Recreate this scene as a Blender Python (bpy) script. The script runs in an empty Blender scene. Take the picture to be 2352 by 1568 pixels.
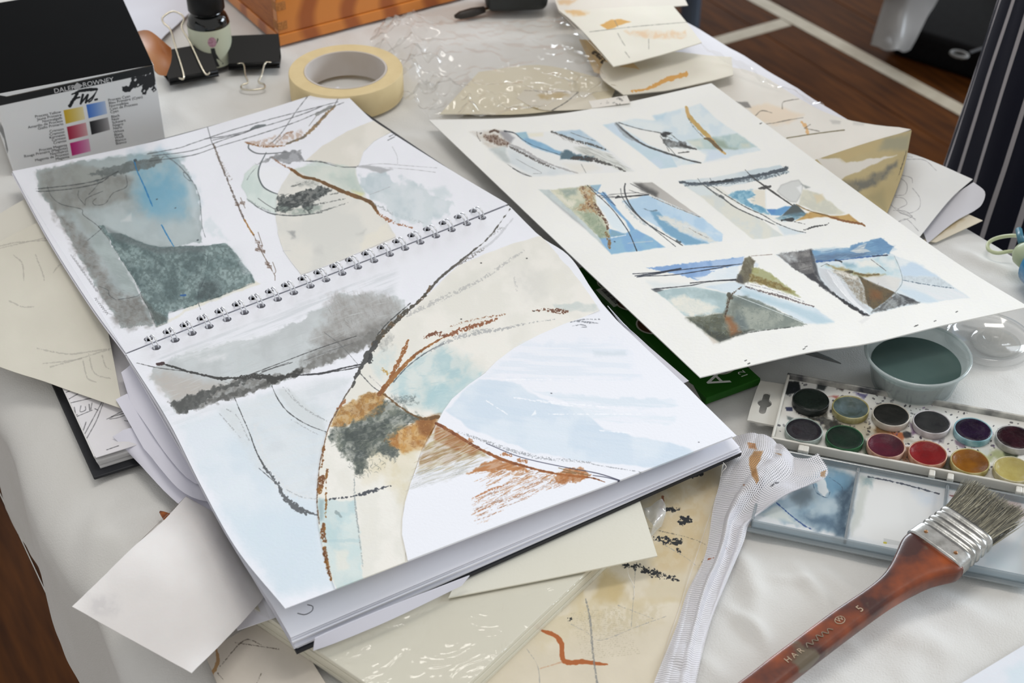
import bpy, bmesh, math, random
import numpy as np
from mathutils import Vector, Matrix

# ------------------------------------------------------------------ camera
T = 0.74                      # table top height
CH = 0.69                     # camera height above the table top
FPX = 3500.0                  # focal length in pixels of the 2352 x 1568 frame
PITCH = math.radians(37.0)
scene = bpy.context.scene
cam_d = bpy.data.cameras.new('camera')
cam_d.sensor_width = 36.0
cam_d.lens = FPX / 2352.0 * 36.0
cam_d.clip_start = 0.02
cam = bpy.data.objects.new('camera', cam_d)
scene.collection.objects.link(cam)
cam.location = (0, 0, T + CH)
cam.rotation_euler = (math.pi / 2 - PITCH, 0, 0)
cam_d.dof.use_dof = True
cam_d.dof.focus_distance = 1.04
cam_d.dof.aperture_fstop = 13.0
scene.camera = cam

# ------------------------------------------------------------------ light
def area(name, loc, target, sx, sy, power, col):
    d = bpy.data.lights.new(name, 'AREA')
    d.shape = 'RECTANGLE'; d.size = sx; d.size_y = sy
    d.energy = power; d.color = col
    o = bpy.data.objects.new(name, d)
    scene.collection.objects.link(o)
    o.location = loc
    v = Vector(target) - Vector(loc)
    o.rotation_euler = v.to_track_quat('-Z', 'Y').to_euler()
    return o

world = bpy.data.worlds.new('hall_daylight')
scene.world = world
world.use_nodes = True
bg = world.node_tree.nodes['Background']
bg.inputs[0].default_value = (1.0, 0.985, 0.965, 1)
bg.inputs[1].default_value = 0.66
# daylight through the hall windows and one ceiling lamp, all at the sides the highlights and shade point to
area('window_right_offscreen', (5.0, 2.8, 2.6), (0.0, 2.8, 2.6), 2.6, 1.4, 250, (0.80, 0.90, 1.0))
area('window_back_offscreen', (-0.6, 6.95, 2.3), (-0.6, 0.0, 2.3), 3.2, 1.5, 220, (0.86, 0.93, 1.0))
area('ceiling_lamp_offscreen', (0.3, 1.2, 3.6), (0.3, 1.2, T), 1.5, 0.5, 22, (1.0, 0.96, 0.90))
scene.view_settings.view_transform = 'Standard'
scene.view_settings.look = 'None'
scene.view_settings.exposure = -0.13
scene.view_settings.gamma = 1.0
scene.view_settings.use_curve_mapping = False
scene.cycles.max_bounces = 10
scene.cycles.transparent_max_bounces = 16

# ------------------------------------------------------------------ pixels and points
_ct, _st = math.cos(PITCH), math.sin(PITCH)
def ray(x, y):
    dx = (x - 1176.0) / FPX; dy = -(y - 784.0) / FPX
    return np.array([dx, _ct + dy * _st, -_st + dy * _ct])
def U(x, y, h=0.0):
    """the point at height h above the table seen at photo pixel x, y"""
    d = ray(x, y)
    s = (h - CH) / d[2]
    return np.array([0, 0, T + CH]) + s * d
def UF(x, y, h=0.0):
    return U(x, y, h - T)       # height above the floor
def proj(P):
    P = np.asarray(P, float) - [0, 0, T + CH]
    z = P[..., 1] * _ct - P[..., 2] * _st
    v = P[..., 1] * _st + P[..., 2] * _ct
    return 1176 + FPX * P[..., 0] / z, 784 - FPX * v / z
E1 = np.array([0.508, -0.861, 0]); E1 /= np.linalg.norm(E1)     # along the table
E2 = np.array([-E1[1], E1[0], 0])                                 # across it
UP = np.array([0, 0, 1.0])
def RW(x, y, w):
    """where the ray of a pixel meets the upright plane at distance w across the table"""
    d = ray(x, y); s = w / (d @ E2)
    return np.array([0, 0, T + CH]) + s * d

# ------------------------------------------------------------------ noise
_rng = np.random.RandomState(7)
_tab = _rng.rand(256, 256).astype(np.float32)
def vnoise(x, y, seed=0):
    x = x + seed * 37.31; y = y + seed * 17.77
    xi = np.floor(x).astype(np.int32); yi = np.floor(y).astype(np.int32)
    fx = (x - xi).astype(np.float32); fy = (y - yi).astype(np.float32)
    fx = fx * fx * (3 - 2 * fx); fy = fy * fy * (3 - 2 * fy)
    x0 = xi & 255; x1 = (xi + 1) & 255; y0 = yi & 255; y1 = (yi + 1) & 255
    a = _tab[y0, x0]; b = _tab[y0, x1]; c = _tab[y1, x0]; d = _tab[y1, x1]
    a = a + (b - a) * fx; c = c + (d - c) * fx
    return a + (c - a) * fy
def fbm(x, y, scale, octv=4, seed=0):
    x = np.asarray(x, np.float32) / scale; y = np.asarray(y, np.float32) / scale
    v = 0; amp = 0.5; tot = 0
    for o in range(octv):
        v = v + amp * vnoise(x, y, seed + o * 3.1)
        tot += amp; amp *= 0.5; x = x * 2.03; y = y * 2.03
    v = v / tot
    return np.clip((v - 0.5) * 1.7 + 0.5, 0, 1)
def sstep(a, b, x):
    t = np.clip((x - a) / (b - a + 1e-9), 0, 1)
    return t * t * (3 - 2 * t)

# ------------------------------------------------------------------ materials
def lin(c):
    out = []
    for v in c[:3]:
        v = v / 255.0
        out.append(v / 12.92 if v <= 0.04045 else ((v + 0.055) / 1.055) ** 2.4)
    return (*out, 1.0)
MATS = {}
def mat(name, col=(200, 200, 200), rough=0.6, metal=0.0, spec=0.5, col2=None, nscale=20.0, bump=0.0, bscale=300.0,
        coat=0.0, trans=0.0, ior=1.45, alpha=1.0, stretch=None, rand=0.0, sheen=0.0, detail=5.0, sss=0.0, coords='Object'):
    if name in MATS:
        return MATS[name]
    m = bpy.data.materials.new(name); m.use_nodes = True
    nt = m.node_tree; b = nt.nodes['Principled BSDF']
    b.inputs['Base Color'].default_value = lin(col)
    b.inputs['Roughness'].default_value = rough
    b.inputs['Metallic'].default_value = metal
    b.inputs['Specular IOR Level'].default_value = spec
    b.inputs['Coat Weight'].default_value = coat
    b.inputs['Coat Roughness'].default_value = 0.08
    b.inputs['Transmission Weight'].default_value = trans
    b.inputs['IOR'].default_value = ior
    b.inputs['Alpha'].default_value = alpha
    if sheen: b.inputs['Sheen Weight'].default_value = sheen
    if sss:
        b.inputs['Subsurface Weight'].default_value = sss
        b.inputs['Subsurface Radius'].default_value = (0.004, 0.004, 0.004)
        b.inputs['Subsurface Scale'].default_value = 1.0
    tc = nt.nodes.new('ShaderNodeTexCoord')
    vec = tc.outputs[coords]
    if stretch:
        mp = nt.nodes.new('ShaderNodeMapping')
        mp.inputs['Scale'].default_value = stretch[:3]
        if len(stretch) > 3: mp.inputs['Rotation'].default_value = (0, 0, stretch[3])
        nt.links.new(vec, mp.inputs['Vector']); vec = mp.outputs['Vector']
    colout = None
    if col2:
        n = nt.nodes.new('ShaderNodeTexNoise')
        n.inputs['Scale'].default_value = nscale; n.inputs['Detail'].default_value = detail
        nt.links.new(vec, n.inputs['Vector'])
        r = nt.nodes.new('ShaderNodeValToRGB')
        r.color_ramp.elements[0].position = 0.32; r.color_ramp.elements[1].position = 0.68
        r.color_ramp.elements[0].color = lin(col); r.color_ramp.elements[1].color = lin(col2)
        nt.links.new(n.outputs['Fac'], r.inputs['Fac']); colout = r.outputs['Color']
    if rand:
        oi = nt.nodes.new('ShaderNodeObjectInfo')
        hs = nt.nodes.new('ShaderNodeHueSaturation')
        mr = nt.nodes.new('ShaderNodeMapRange')
        mr.inputs['To Min'].default_value = 1 - rand; mr.inputs['To Max'].default_value = 1 + rand
        nt.links.new(oi.outputs['Random'], mr.inputs['Value'])
        nt.links.new(mr.outputs['Result'], hs.inputs['Value'])
        if colout: nt.links.new(colout, hs.inputs['Color'])
        else: hs.inputs['Color'].default_value = lin(col)
        colout = hs.outputs['Color']
    if colout: nt.links.new(colout, b.inputs['Base Color'])
    if bump:
        n2 = nt.nodes.new('ShaderNodeTexNoise')
        n2.inputs['Scale'].default_value = bscale; n2.inputs['Detail'].default_value = 4
        nt.links.new(vec, n2.inputs['Vector'])
        bp = nt.nodes.new('ShaderNodeBump')
        bp.inputs['Strength'].default_value = bump; bp.inputs['Distance'].default_value = 0.001
        nt.links.new(n2.outputs['Fac'], bp.inputs['Height'])
        nt.links.new(bp.outputs['Normal'], b.inputs['Normal'])
    MATS[name] = m
    return m

def clear_mat(name, tint=(255, 255, 255), gloss=0.10, rough=0.08, body=0.0, bodycol=(235, 238, 238), bump=0.0, bscale=60.0):
    """thin clear plastic: mostly see-through, with a glossy skin and a little milky body"""
    if name in MATS: return MATS[name]
    m = bpy.data.materials.new(name); m.use_nodes = True
    nt = m.node_tree; nt.nodes.clear()
    out = nt.nodes.new('ShaderNodeOutputMaterial')
    tr = nt.nodes.new('ShaderNodeBsdfTransparent'); tr.inputs[0].default_value = lin(tint)
    gl = nt.nodes.new('ShaderNodeBsdfGlossy'); gl.inputs['Roughness'].default_value = rough
    df = nt.nodes.new('ShaderNodeBsdfDiffuse'); df.inputs[0].default_value = lin(bodycol)
    fr = nt.nodes.new('ShaderNodeLayerWeight'); fr.inputs[0].default_value = 0.5
    pw_ = nt.nodes.new('ShaderNodeMath'); pw_.operation = 'POWER'; pw_.inputs[1].default_value = 4.0
    nt.links.new(fr.outputs['Facing'], pw_.inputs[0])
    ad = nt.nodes.new('ShaderNodeMath'); ad.operation = 'MULTIPLY_ADD'; ad.inputs[1].default_value = 0.30; ad.inputs[2].default_value = gloss; ad.use_clamp = True
    nt.links.new(pw_.outputs[0], ad.inputs[0])
    m1 = nt.nodes.new('ShaderNodeMixShader'); m1.inputs[0].default_value = body
    nt.links.new(tr.outputs[0], m1.inputs[1]); nt.links.new(df.outputs[0], m1.inputs[2])
    m2 = nt.nodes.new('ShaderNodeMixShader')
    nt.links.new(ad.outputs[0], m2.inputs[0]); nt.links.new(m1.outputs[0], m2.inputs[1]); nt.links.new(gl.outputs[0], m2.inputs[2])
    nt.links.new(m2.outputs[0], out.inputs[0])
    if bump:
        tc = nt.nodes.new('ShaderNodeTexCoord')
        n2 = nt.nodes.new('ShaderNodeTexNoise'); n2.inputs['Scale'].default_value = bscale
        n2.inputs['Detail'].default_value = 3; n2.inputs['Distortion'].default_value = 1.2
        nt.links.new(tc.outputs['Object'], n2.inputs['Vector'])
        bp = nt.nodes.new('ShaderNodeBump'); bp.inputs['Strength'].default_value = bump; bp.inputs['Distance'].default_value = 0.004
        nt.links.new(n2.outputs['Fac'], bp.inputs['Height'])
        nt.links.new(bp.outputs['Normal'], gl.inputs['Normal']); nt.links.new(bp.outputs['Normal'], fr.inputs['Normal'])
    MATS[name] = m
    return m

# ------------------------------------------------------------------ objects
BASE = {}
def tagp(o, label, cat, group=None):
    o['label'] = label; o['category'] = cat
    if group: o['group'] = group
    return o
def thing(name, label, cat, base, group=None):
    o = bpy.data.objects.new(name, None); scene.collection.objects.link(o)
    o.empty_display_size = 0.02
    o.location = Vector(base); BASE[o.name] = np.array(base, float)
    return tagp(o, label, cat, group)
def mk(name, V, F, material, parent=None, smooth=False, uv=None, label=None, kind=None):
    """one mesh object from world-space vertices"""
    V = np.asarray(V, float)
    if parent is not None: base = BASE[parent.name]
    else:
        base = np.array([(V[:, 0].min() + V[:, 0].max()) / 2, (V[:, 1].min() + V[:, 1].max()) / 2, V[:, 2].min()])
    me = bpy.data.meshes.new(name)
    me.from_pydata((V - base).tolist(), [], [tuple(int(i) for i in f) for f in F])
    if uv is not None:
        ul = me.uv_layers.new(name='UVMap')
        li = np.zeros(len(me.loops), np.int32); me.loops.foreach_get('vertex_index', li)
        ul.data.foreach_set('uv', np.asarray(uv, np.float32)[li].ravel())
    if material is not None: me.materials.append(material)
    if smooth: me.polygons.foreach_set('use_smooth', [True] * len(me.polygons))
    me.validate(); me.update()
    o = bpy.data.objects.new(name, me); scene.collection.objects.link(o)
    BASE[o.name] = base
    if parent is None: o.location = Vector(base)
    else: o.parent = parent
    if label: o['label'] = label
    if kind: o['kind'] = kind
    return o
def join(*parts):
    V = []; F = []; n = 0
    for v, f in parts:
        V.append(np.asarray(v, float)); F += [tuple(i + n for i in ff) for ff in f]; n += len(v)
    return np.concatenate(V), F
def rbox(c, ex, ey, ez, size, bev=0.0, seg=2):
    """box with bevelled edges, centre c, axes ex ey ez"""
    bm = bmesh.new(); bmesh.ops.create_cube(bm, size=1.0)
    for v in bm.verts: v.co = Vector((v.co.x * size[0], v.co.y * size[1], v.co.z * size[2]))
    if bev > 0: bmesh.ops.bevel(bm, geom=list(bm.edges), offset=bev, segments=seg, profile=0.5, affect='EDGES')
    bm.verts.ensure_lookup_table()
    V = np.array([v.co[:] for v in bm.verts]); F = [tuple(v.index for v in f.verts) for f in bm.faces]
    bm.free()
    M = np.array([ex, ey, ez], float)
    return V @ M + np.asarray(c, float), F
def lathe(prof, c, n=40, axis=UP, close=False):
    """turned shape: prof is a list of (radius, height)"""
    axis = np.asarray(axis, float); axis = axis / np.linalg.norm(axis)
    a = np.cross(axis, [0, 1, 0]) if abs(axis[1]) < 0.9 else np.cross(axis, [1, 0, 0])
    a /= np.linalg.norm(a); b = np.cross(axis, a)
    V = []; F = []
    th = np.linspace(0, 2 * np.pi, n, endpoint=False)
    for r, z in prof:
        r = max(r, 1e-5)
        V.append(np.asarray(c) + z * axis + r * (np.cos(th)[:, None] * a + np.sin(th)[:, None] * b))
    m = len(prof)
    for i in range(m if close else m - 1):
        i2 = (i + 1) % m
        for j in range(n):
            k = (j + 1) % n
            F.append((i * n + j, i * n + k, i2 * n + k, i2 * n + j))
    return np.concatenate(V), F
def catmull(P, k=8, closed=False):
    P = np.asarray(P, float)
    if len(P) < 3 and not closed:
        t = np.linspace(0, 1, k + 1)[:, None]
        return P[0] + (P[-1] - P[0]) * t
    if closed: Q = np.concatenate([P[-1:], P, P[:2]])
    else: Q = np.concatenate([2 * P[:1] - P[1:2], P, 2 * P[-1:] - P[-2:-1]])
    out = []
    t = np.linspace(0, 1, k, endpoint=False)[:, None]
    for i in range(len(Q) - 3):
        p0, p1, p2, p3 = Q[i:i + 4]
        out.append(0.5 * (2 * p1 + (p2 - p0) * t + (2 * p0 - 5 * p1 + 4 * p2 - p3) * t ** 2 + (3 * p1 - p0 - 3 * p2 + p3) * t ** 3))
    out = np.concatenate(out)
    if not closed: out = np.concatenate([out, P[-1:]])
    return out
def tube(P, r, n=8, caps=True, closed=False):
    P = np.asarray(P, float); m = len(P)
    r = np.full(m, r) if np.isscalar(r) else np.asarray(r, float)
    Tn = np.zeros_like(P)
    for i in range(m):
        a = P[(i - 1) % m] if (closed or i > 0) else P[i]
        b = P[(i + 1) % m] if (closed or i < m - 1) else P[i]
        Tn[i] = b - a
    Tn /= np.linalg.norm(Tn, axis=1)[:, None] + 1e-12
    ref = np.array([0, 0, 1.0]) if abs(Tn[0][2]) < 0.9 else np.array([1.0, 0, 0])
    V = []; F = []
    th = np.linspace(0, 2 * np.pi, n, endpoint=False)
    nrm = np.cross(Tn[0], ref); nrm /= np.linalg.norm(nrm)
    for i in range(m):
        nrm = nrm - Tn[i] * (nrm @ Tn[i]); nrm /= np.linalg.norm(nrm) + 1e-12
        b = np.cross(Tn[i], nrm)
        V.append(P[i] + r[i] * (np.cos(th)[:, None] * nrm + np.sin(th)[:, None] * b))
    for i in range(m if closed else m - 1):
        i2 = (i + 1) % m
        for j in range(n):
            k = (j + 1) % n
            F.append((i * n + j, i * n + k, i2 * n + k, i2 * n + j))
    if caps and not closed:
        F.append(tuple(range(n - 1, -1, -1))); F.append(tuple((m - 1) * n + j for j in range(n)))
    return np.concatenate(V), F
def loft(rings, caps=True):
    n = len(rings[0]); V = np.concatenate([np.asarray(r, float) for r in rings]); F = []
    for i in range(len(rings) - 1):
        for j in range(n):
            k = (j + 1) % n
            F.append((i * n + j, i * n + k, (i + 1) * n + k, (i + 1) * n + j))
    if caps:
        F.append(tuple(range(n - 1, -1, -1))); F.append(tuple((len(rings) - 1) * n + j for j in range(n)))
    return V, F

# ------------------------------------------------------------------ sheets of paper and cloth
def _edge(pts, n):
    P = np.array([U(*p) if len(p) == 3 and not isinstance(p, np.ndarray) else p for p in pts], float)
    if len(P) == 2: return P[0] + (P[1] - P[0]) * np.linspace(0, 1, n + 1)[:, None]
    C = catmull(P, 12)
    d = np.concatenate([[0], np.cumsum(np.linalg.norm(np.diff(C, axis=0), axis=1))])
    s = np.linspace(0, d[-1], n + 1)
    return np.stack([np.interp(s, d, C[:, k]) for k in range(3)], 1)
def coons(top, bottom, left, right, nu, nv):
    t = _edge(top, nu); b = _edge(bottom, nu); l = _edge(left, nv); r = _edge(right, nv)
    u = np.linspace(0, 1, nu + 1)[None, :, None]; v = np.linspace(0, 1, nv + 1)[:, None, None]
    S = (1 - v) * t[None] + v * b[None] + (1 - u) * l[:, None] + u * r[:, None]
    S -= (1 - u) * (1 - v) * t[0] + u * (1 - v) * t[-1] + (1 - u) * v * b[0] + u * v * b[-1]
    return S
def quadgrid(TL, TR, BR, BL, nu=20, nv=20):
    return coons([TL, TR], [BL, BR], [TL, BL], [TR, BR], nu, nv)
def bulge(S, amp, seed=0, scale=0.06):
    n = fbm(S[..., 0] , S[..., 1], scale, 3, seed) - 0.5
    S = S.copy(); S[..., 2] += amp * n
    return S
def sheet_mesh(S, thick):
    nv, nu = S.shape[0] - 1, S.shape[1] - 1
    du = np.gradient(S, axis=1); dv = np.gradient(S, axis=0)
    N = np.cross(dv, du); N /= np.linalg.norm(N, axis=2)[..., None] + 1e-12
    if N[..., 2].mean() < 0: N = -N
    top = S.reshape(-1, 3); bot = (S - N * thick).reshape(-1, 3)
    idx = np.arange((nv + 1) * (nu + 1)).reshape(nv + 1, nu + 1); m = idx.size
    a, b, c, d = idx[:-1, :-1].ravel(), idx[1:, :-1].ravel(), idx[1:, 1:].ravel(), idx[:-1, 1:].ravel()
    F = np.stack([a, b, c, d], 1).tolist() + (np.stack([d, c, b, a], 1) + m).tolist()
    rim = list(idx[0, :]) + list(idx[1:, -1]) + list(idx[-1, -2::-1]) + list(idx[-2:0, 0])
    for i in range(len(rim)):
        p, q = rim[i], rim[(i + 1) % len(rim)]
        F.append((p, q, q + m, p + m))
    uu, vv = np.meshgrid(np.linspace(0, 1, nu + 1), np.linspace(1, 0, nv + 1))
    uv = np.stack([uu.ravel(), vv.ravel()], 1)
    return np.concatenate([top, bot]), F, np.concatenate([uv, uv])
def sheet(name, S, thick, material, parent=None, label=None, cat=None, group=None, kind=None):
    V, F, uv = sheet_mesh(S, thick)
    o = mk(name, V, F, material, parent, True, uv)
    try:
        o.data.set_sharp_from_angle(angle=0.9)
    except Exception: pass
    if label and cat: tagp(o, label, cat, group)
    return o
# ------------------------------------------------------------------ painting: colour computed in code, laid on a sheet by its own UVs
def ZM(x0, y0, k):
    return lambda *pts: [(x0 + k * p[0], y0 + k * p[1]) for p in pts]
def _resize(A, h, w):
    H, W = A.shape
    yy = np.linspace(0, H - 1, h); xx = np.linspace(0, W - 1, w)
    y0 = np.clip(np.floor(yy).astype(int), 0, H - 2); x0 = np.clip(np.floor(xx).astype(int), 0, W - 2)
    fy = (yy - y0)[:, None]; fx = (xx - x0)[None]
    a = A[y0][:, x0]; b = A[y0][:, x0 + 1]; c = A[y0 + 1][:, x0]; d = A[y0 + 1][:, x0 + 1]
    return ((a * (1 - fx) + b * fx) * (1 - fy) + (c * (1 - fx) + d * fx) * fy).astype(np.float32)
class Canvas:
    def __init__(s, S, w, h, base, var=2.0, seed=1):
        px, py = proj(S)
        s.w, s.h = w, h
        s.X = _resize(px, h, w); s.Y = _resize(py, h, w)
        s.C = np.empty((h, w, 3), np.float32); s.C[:] = base
        if var: s.C += ((fbm(s.X, s.Y, 60, 4, seed) - 0.5) * 2 * var)[..., None]
        # projective fit pixel -> texel, used only to bound the work
        st = max(1, w // 12); sy = max(1, h // 12)
        jj, ii = np.meshgrid(np.arange(0, w, st), np.arange(0, h, sy))
        x = s.X[ii, jj].ravel().astype(float); y = s.Y[ii, jj].ravel().astype(float); u = jj.ravel(); v = ii.ravel()
        s.mx, s.my = x.mean(), y.mean(); x = (x - s.mx) / 500; y = (y - s.my) / 500
        A = []; B = []
        for xi, yi, ui, vi in zip(x, y, u / w, v / h):
            A.append([xi, yi, 1, 0, 0, 0, -ui * xi, -ui * yi]); B.append(ui)
            A.append([0, 0, 0, xi, yi, 1, -vi * xi, -vi * yi]); B.append(vi)
        s.Hm = np.append(np.linalg.lstsq(np.array(A), np.array(B), rcond=None)[0], 1).reshape(3, 3)
        gx = np.abs(np.gradient(s.X, axis=1)).mean() + np.abs(np.gradient(s.Y, axis=1)).mean()
        gy = np.abs(np.gradient(s.X, axis=0)).mean() + np.abs(np.gradient(s.Y, axis=0)).mean()
        s.tpp = 1.6 / max(1e-6, min(gx, gy))
        s.seed = 10; s.wk = .8; s.lk = .9
    def box(s, pts, pad):
        p = np.asarray(pts, float)
        x0, y0 = p.min(0) - pad; x1, y1 = p.max(0) + pad
        q = np.array([[x0, y0], [x1, y0], [x1, y1], [x0, y1]])
        q = np.stack([(q[:, 0] - s.mx) / 500, (q[:, 1] - s.my) / 500, np.ones(4)])
        r = s.Hm @ q; u = r[0] / r[2] * s.w; v = r[1] / r[2] * s.h
        m = 14
        a = int(max(0, u.min() - m)); b = int(min(s.w, u.max() + m)); c = int(max(0, v.min() - m)); d = int(min(s.h, v.max() + m))
        if b <= a or d <= c: return None
        return slice(c, d), slice(a, b)
    def fill(s, poly, col, a=0.9, soft=1.5, warp=0.0, ws=18, tex=0.0, ts=14, col2=None, cs=45, edge=0.0, smooth=False, streak=None, grad=None):
        s.seed += 5; sd = s.seed; warp = warp * s.wk
        p = np.asarray(poly, float)
        if smooth: p = catmull(p, 5, True)
        sl = s.box(p, warp + soft * 2 + 2)
        if sl is None: return
        X0, Y0 = s.X[sl], s.Y[sl]; X, Y = X0, Y0
        if warp:
            X = X0 + (fbm(X0, Y0, ws, 3, sd) - 0.5) * 2 * warp
            Y = Y0 + (fbm(X0, Y0, ws, 3, sd + 1.7) - 0.5) * 2 * warp
        inside = np.zeros(X.shape, bool)
        D = np.full(X.shape, soft * 2 + 6, np.float32)
        n = len(p)
        for i in range(n):
            x1, y1 = p[i]; x2, y2 = p[(i + 1) % n]
            if y1 != y2:
                c = ((y1 > Y) != (y2 > Y)) & (X < (x2 - x1) * (Y - y1) / (y2 - y1) + x1)
                inside ^= c
            es = s.box([p[i], p[(i + 1) % n]], warp + soft * 2 + 8)
            if es is None: continue
            r0 = max(es[0].start, sl[0].start) - sl[0].start; r1 = min(es[0].stop, sl[0].stop) - sl[0].start
            c0 = max(es[1].start, sl[1].start) - sl[1].start; c1 = min(es[1].stop, sl[1].stop) - sl[1].start
            if r1 <= r0 or c1 <= c0: continue
            xs, ys = X[r0:r1, c0:c1], Y[r0:r1, c0:c1]
            dx, dy = x2 - x1, y2 - y1
            t = np.clip(((xs - x1) * dx + (ys - y1) * dy) / (dx * dx + dy * dy + 1e-9), 0, 1)
            d = np.hypot(xs - x1 - t * dx, ys - y1 - t * dy)
            D[r0:r1, c0:c1] = np.minimum(D[r0:r1, c0:c1], d)
        sdf = np.where(inside, D, -D)
        m = sstep(-soft, soft, sdf) * a
        if tex:
            if streak:
                an, ln, wd = streak; ca, sa = math.cos(math.radians(an)), math.sin(math.radians(an))
                n_ = fbm((X0 * ca + Y0 * sa) / ln, (-X0 * sa + Y0 * ca) / wd, 1.0, 3, sd + 2)
            else: n_ = fbm(X0, Y0, ts, 4, sd + 2)
            m = m * (1 - tex * sstep(0.30, 0.70, n_))
        c = np.asarray(col, np.float32)
        if col2 is not None:
            if grad:
                gx, gy, gl = grad
                f = np.clip(((X0 - p[:, 0].min()) * gx + (Y0 - p[:, 1].min()) * gy) / gl, 0, 1)[..., None]
            else: f = sstep(0.25, 0.75, fbm(X0, Y0, cs, 4, sd + 3))[..., None]
            c = c * (1 - f) + np.asarray(col2, np.float32) * f
        if edge: c = c * (1 - edge * np.exp(-(sdf / 2.5) ** 2))[..., None]
        s.C[sl] = s.C[sl] * (1 - m[..., None]) + c * m[..., None]
    def line(s, pts, w, col, a=0.9, rough=0.0, rs=5.0, dry=0.0, ds=3.0, soft=0.8, smooth=True, col2=None, cs=20):
        s.seed += 5; sd = s.seed; rough = rough * s.wk
        w = w * s.lk if np.isscalar(w) else [q * s.lk for q in w]
        p = np.asarray(pts, float)
        ww = np.full(len(p), float(w)) if np.isscalar(w) else np.interp(np.linspace(0, 1, len(p)), np.linspace(0, 1, len(w)), w)
        if smooth and len(p) > 2:
            q = catmull(np.concatenate([p, ww[:, None]], 1), 5); p, ww = q[:, :2], np.maximum(q[:, 2], 0.3)
        pad = ww.max() / 2 + rough + soft * 2 + 2
        sl = s.box(p, pad)
        if sl is None: return
        X, Y = s.X[sl], s.Y[sl]
        D = np.full(X.shape, 50.0, np.float32)
        for i in range(len(p) - 1):
            es = s.box(p[i:i + 2], pad)
            if es is None: continue
            r0, r1 = max(es[0].start - sl[0].start, 0), min(es[0].stop, sl[0].stop) - sl[0].start
            c0, c1 = max(es[1].start - sl[1].start, 0), min(es[1].stop, sl[1].stop) - sl[1].start
            if r1 <= r0 or c1 <= c0: continue
            xs, ys = X[r0:r1, c0:c1], Y[r0:r1, c0:c1]
            x1, y1 = p[i]; dx, dy = p[i + 1] - p[i]
            t = np.clip(((xs - x1) * dx + (ys - y1) * dy) / (dx * dx + dy * dy + 1e-9), 0, 1)
            d = np.hypot(xs - x1 - t * dx, ys - y1 - t * dy) - (ww[i] + (ww[i + 1] - ww[i]) * t) / 2
            D[r0:r1, c0:c1] = np.minimum(D[r0:r1, c0:c1], d)
        if rough: D = D + (fbm(X, Y, rs, 2, sd) - 0.5) * 2 * rough
        m = sstep(soft, -soft, D) * a
        if dry: m = m * sstep(dry - 0.08, dry + 0.08, fbm(X, Y, ds, 3, sd + 1))
        c = np.asarray(col, np.float32)
        if col2 is not None:
            f = sstep(0.3, 0.7, fbm(X, Y, cs, 3, sd + 2))[..., None]; c = c * (1 - f) + np.asarray(col2, np.float32) * f
        s.C[sl] = s.C[sl] * (1 - m[..., None]) + c * m[..., None]
    def lines(s, lst, w, col, **k):
        for l in lst: s.line(l, w, col, **k)
    def spots(s, poly, n, r, col, a=0.8, seed=3):
        rr = random.Random(seed); p = np.asarray(poly, float)
        for _ in range(n):
            x = rr.uniform(p[:, 0].min(), p[:, 0].max()); y = rr.uniform(p[:, 1].min(), p[:, 1].max())
            q = r * rr.uniform(0.3, 1.2)
            s.line([(x, y), (x + rr.uniform(-q, q), y + rr.uniform(-q, q) * 0.6)], q, col, a=a * rr.uniform(0.4, 1), soft=0.8)
    def hatch(s, poly, n, length, ang, spread, w, col, a=.6, seed=1, dry=0.0, curve=0.0):
        rr_ = random.Random(seed); p = np.asarray(poly, float); k = 0; tries = 0
        while k < n and tries < n * 12:
            tries += 1
            x = rr_.uniform(p[:, 0].min(), p[:, 0].max()); y = rr_.uniform(p[:, 1].min(), p[:, 1].max())
            c_ = False; j = len(p) - 1
            for i in range(len(p)):
                if (p[i, 1] > y) != (p[j, 1] > y) and x < (p[j, 0] - p[i, 0]) * (y - p[i, 1]) / (p[j, 1] - p[i, 1]) + p[i, 0]: c_ = not c_
                j = i
            if not c_: continue
            k += 1; t = math.radians(ang + rr_.gauss(0, spread)); L = length * rr_.uniform(.4, 1.2); dx, dy = math.cos(t) * L / 2, math.sin(t) * L / 2
            q = rr_.gauss(0, curve)
            cc = col[rr_.randrange(len(col))] if isinstance(col, list) else col
            s.line([(x - dx, y - dy), (x - dy * q, y + dx * q), (x + dx, y + dy)], (w * .4, w * rr_.uniform(.6, 1.3), w * .3), cc, a * rr_.uniform(.5, 1), dry=dry, soft=.7)
    def material(s, name, rough=0.78, bump=0.12, bscale=500.0, coat=0.0, alpha=None, spec=0.4, sss=0.0):
        img = bpy.data.images.new(name, s.w, s.h, alpha=False)
        A = np.ones((s.h, s.w, 4), np.float32)
        gry = s.C.mean(2, keepdims=True)
        A[..., :3] = np.clip((gry + (s.C - gry) * .9)[::-1] / 255.0, 0, 1)
        img.pixels.foreach_set(A.ravel()); img.update()
        m = bpy.data.materials.new(name); m.use_nodes = True
        nt = m.node_tree; b = nt.nodes['Principled BSDF']
        tx = nt.nodes.new('ShaderNodeTexImage'); tx.image = img; tx.interpolation = 'Cubic'; tx.extension = 'EXTEND'
        uvn = nt.nodes.new('ShaderNodeUVMap'); uvn.uv_map = 'UVMap'
        nt.links.new(uvn.outputs[0], tx.inputs[0]); nt.links.new(tx.outputs[0], b.inputs['Base Color'])
        b.inputs['Roughness'].default_value = rough; b.inputs['Coat Weight'].default_value = coat
        b.inputs['Specular IOR Level'].default_value = spec
        if alpha is not None: b.inputs['Alpha'].default_value = alpha
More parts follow.
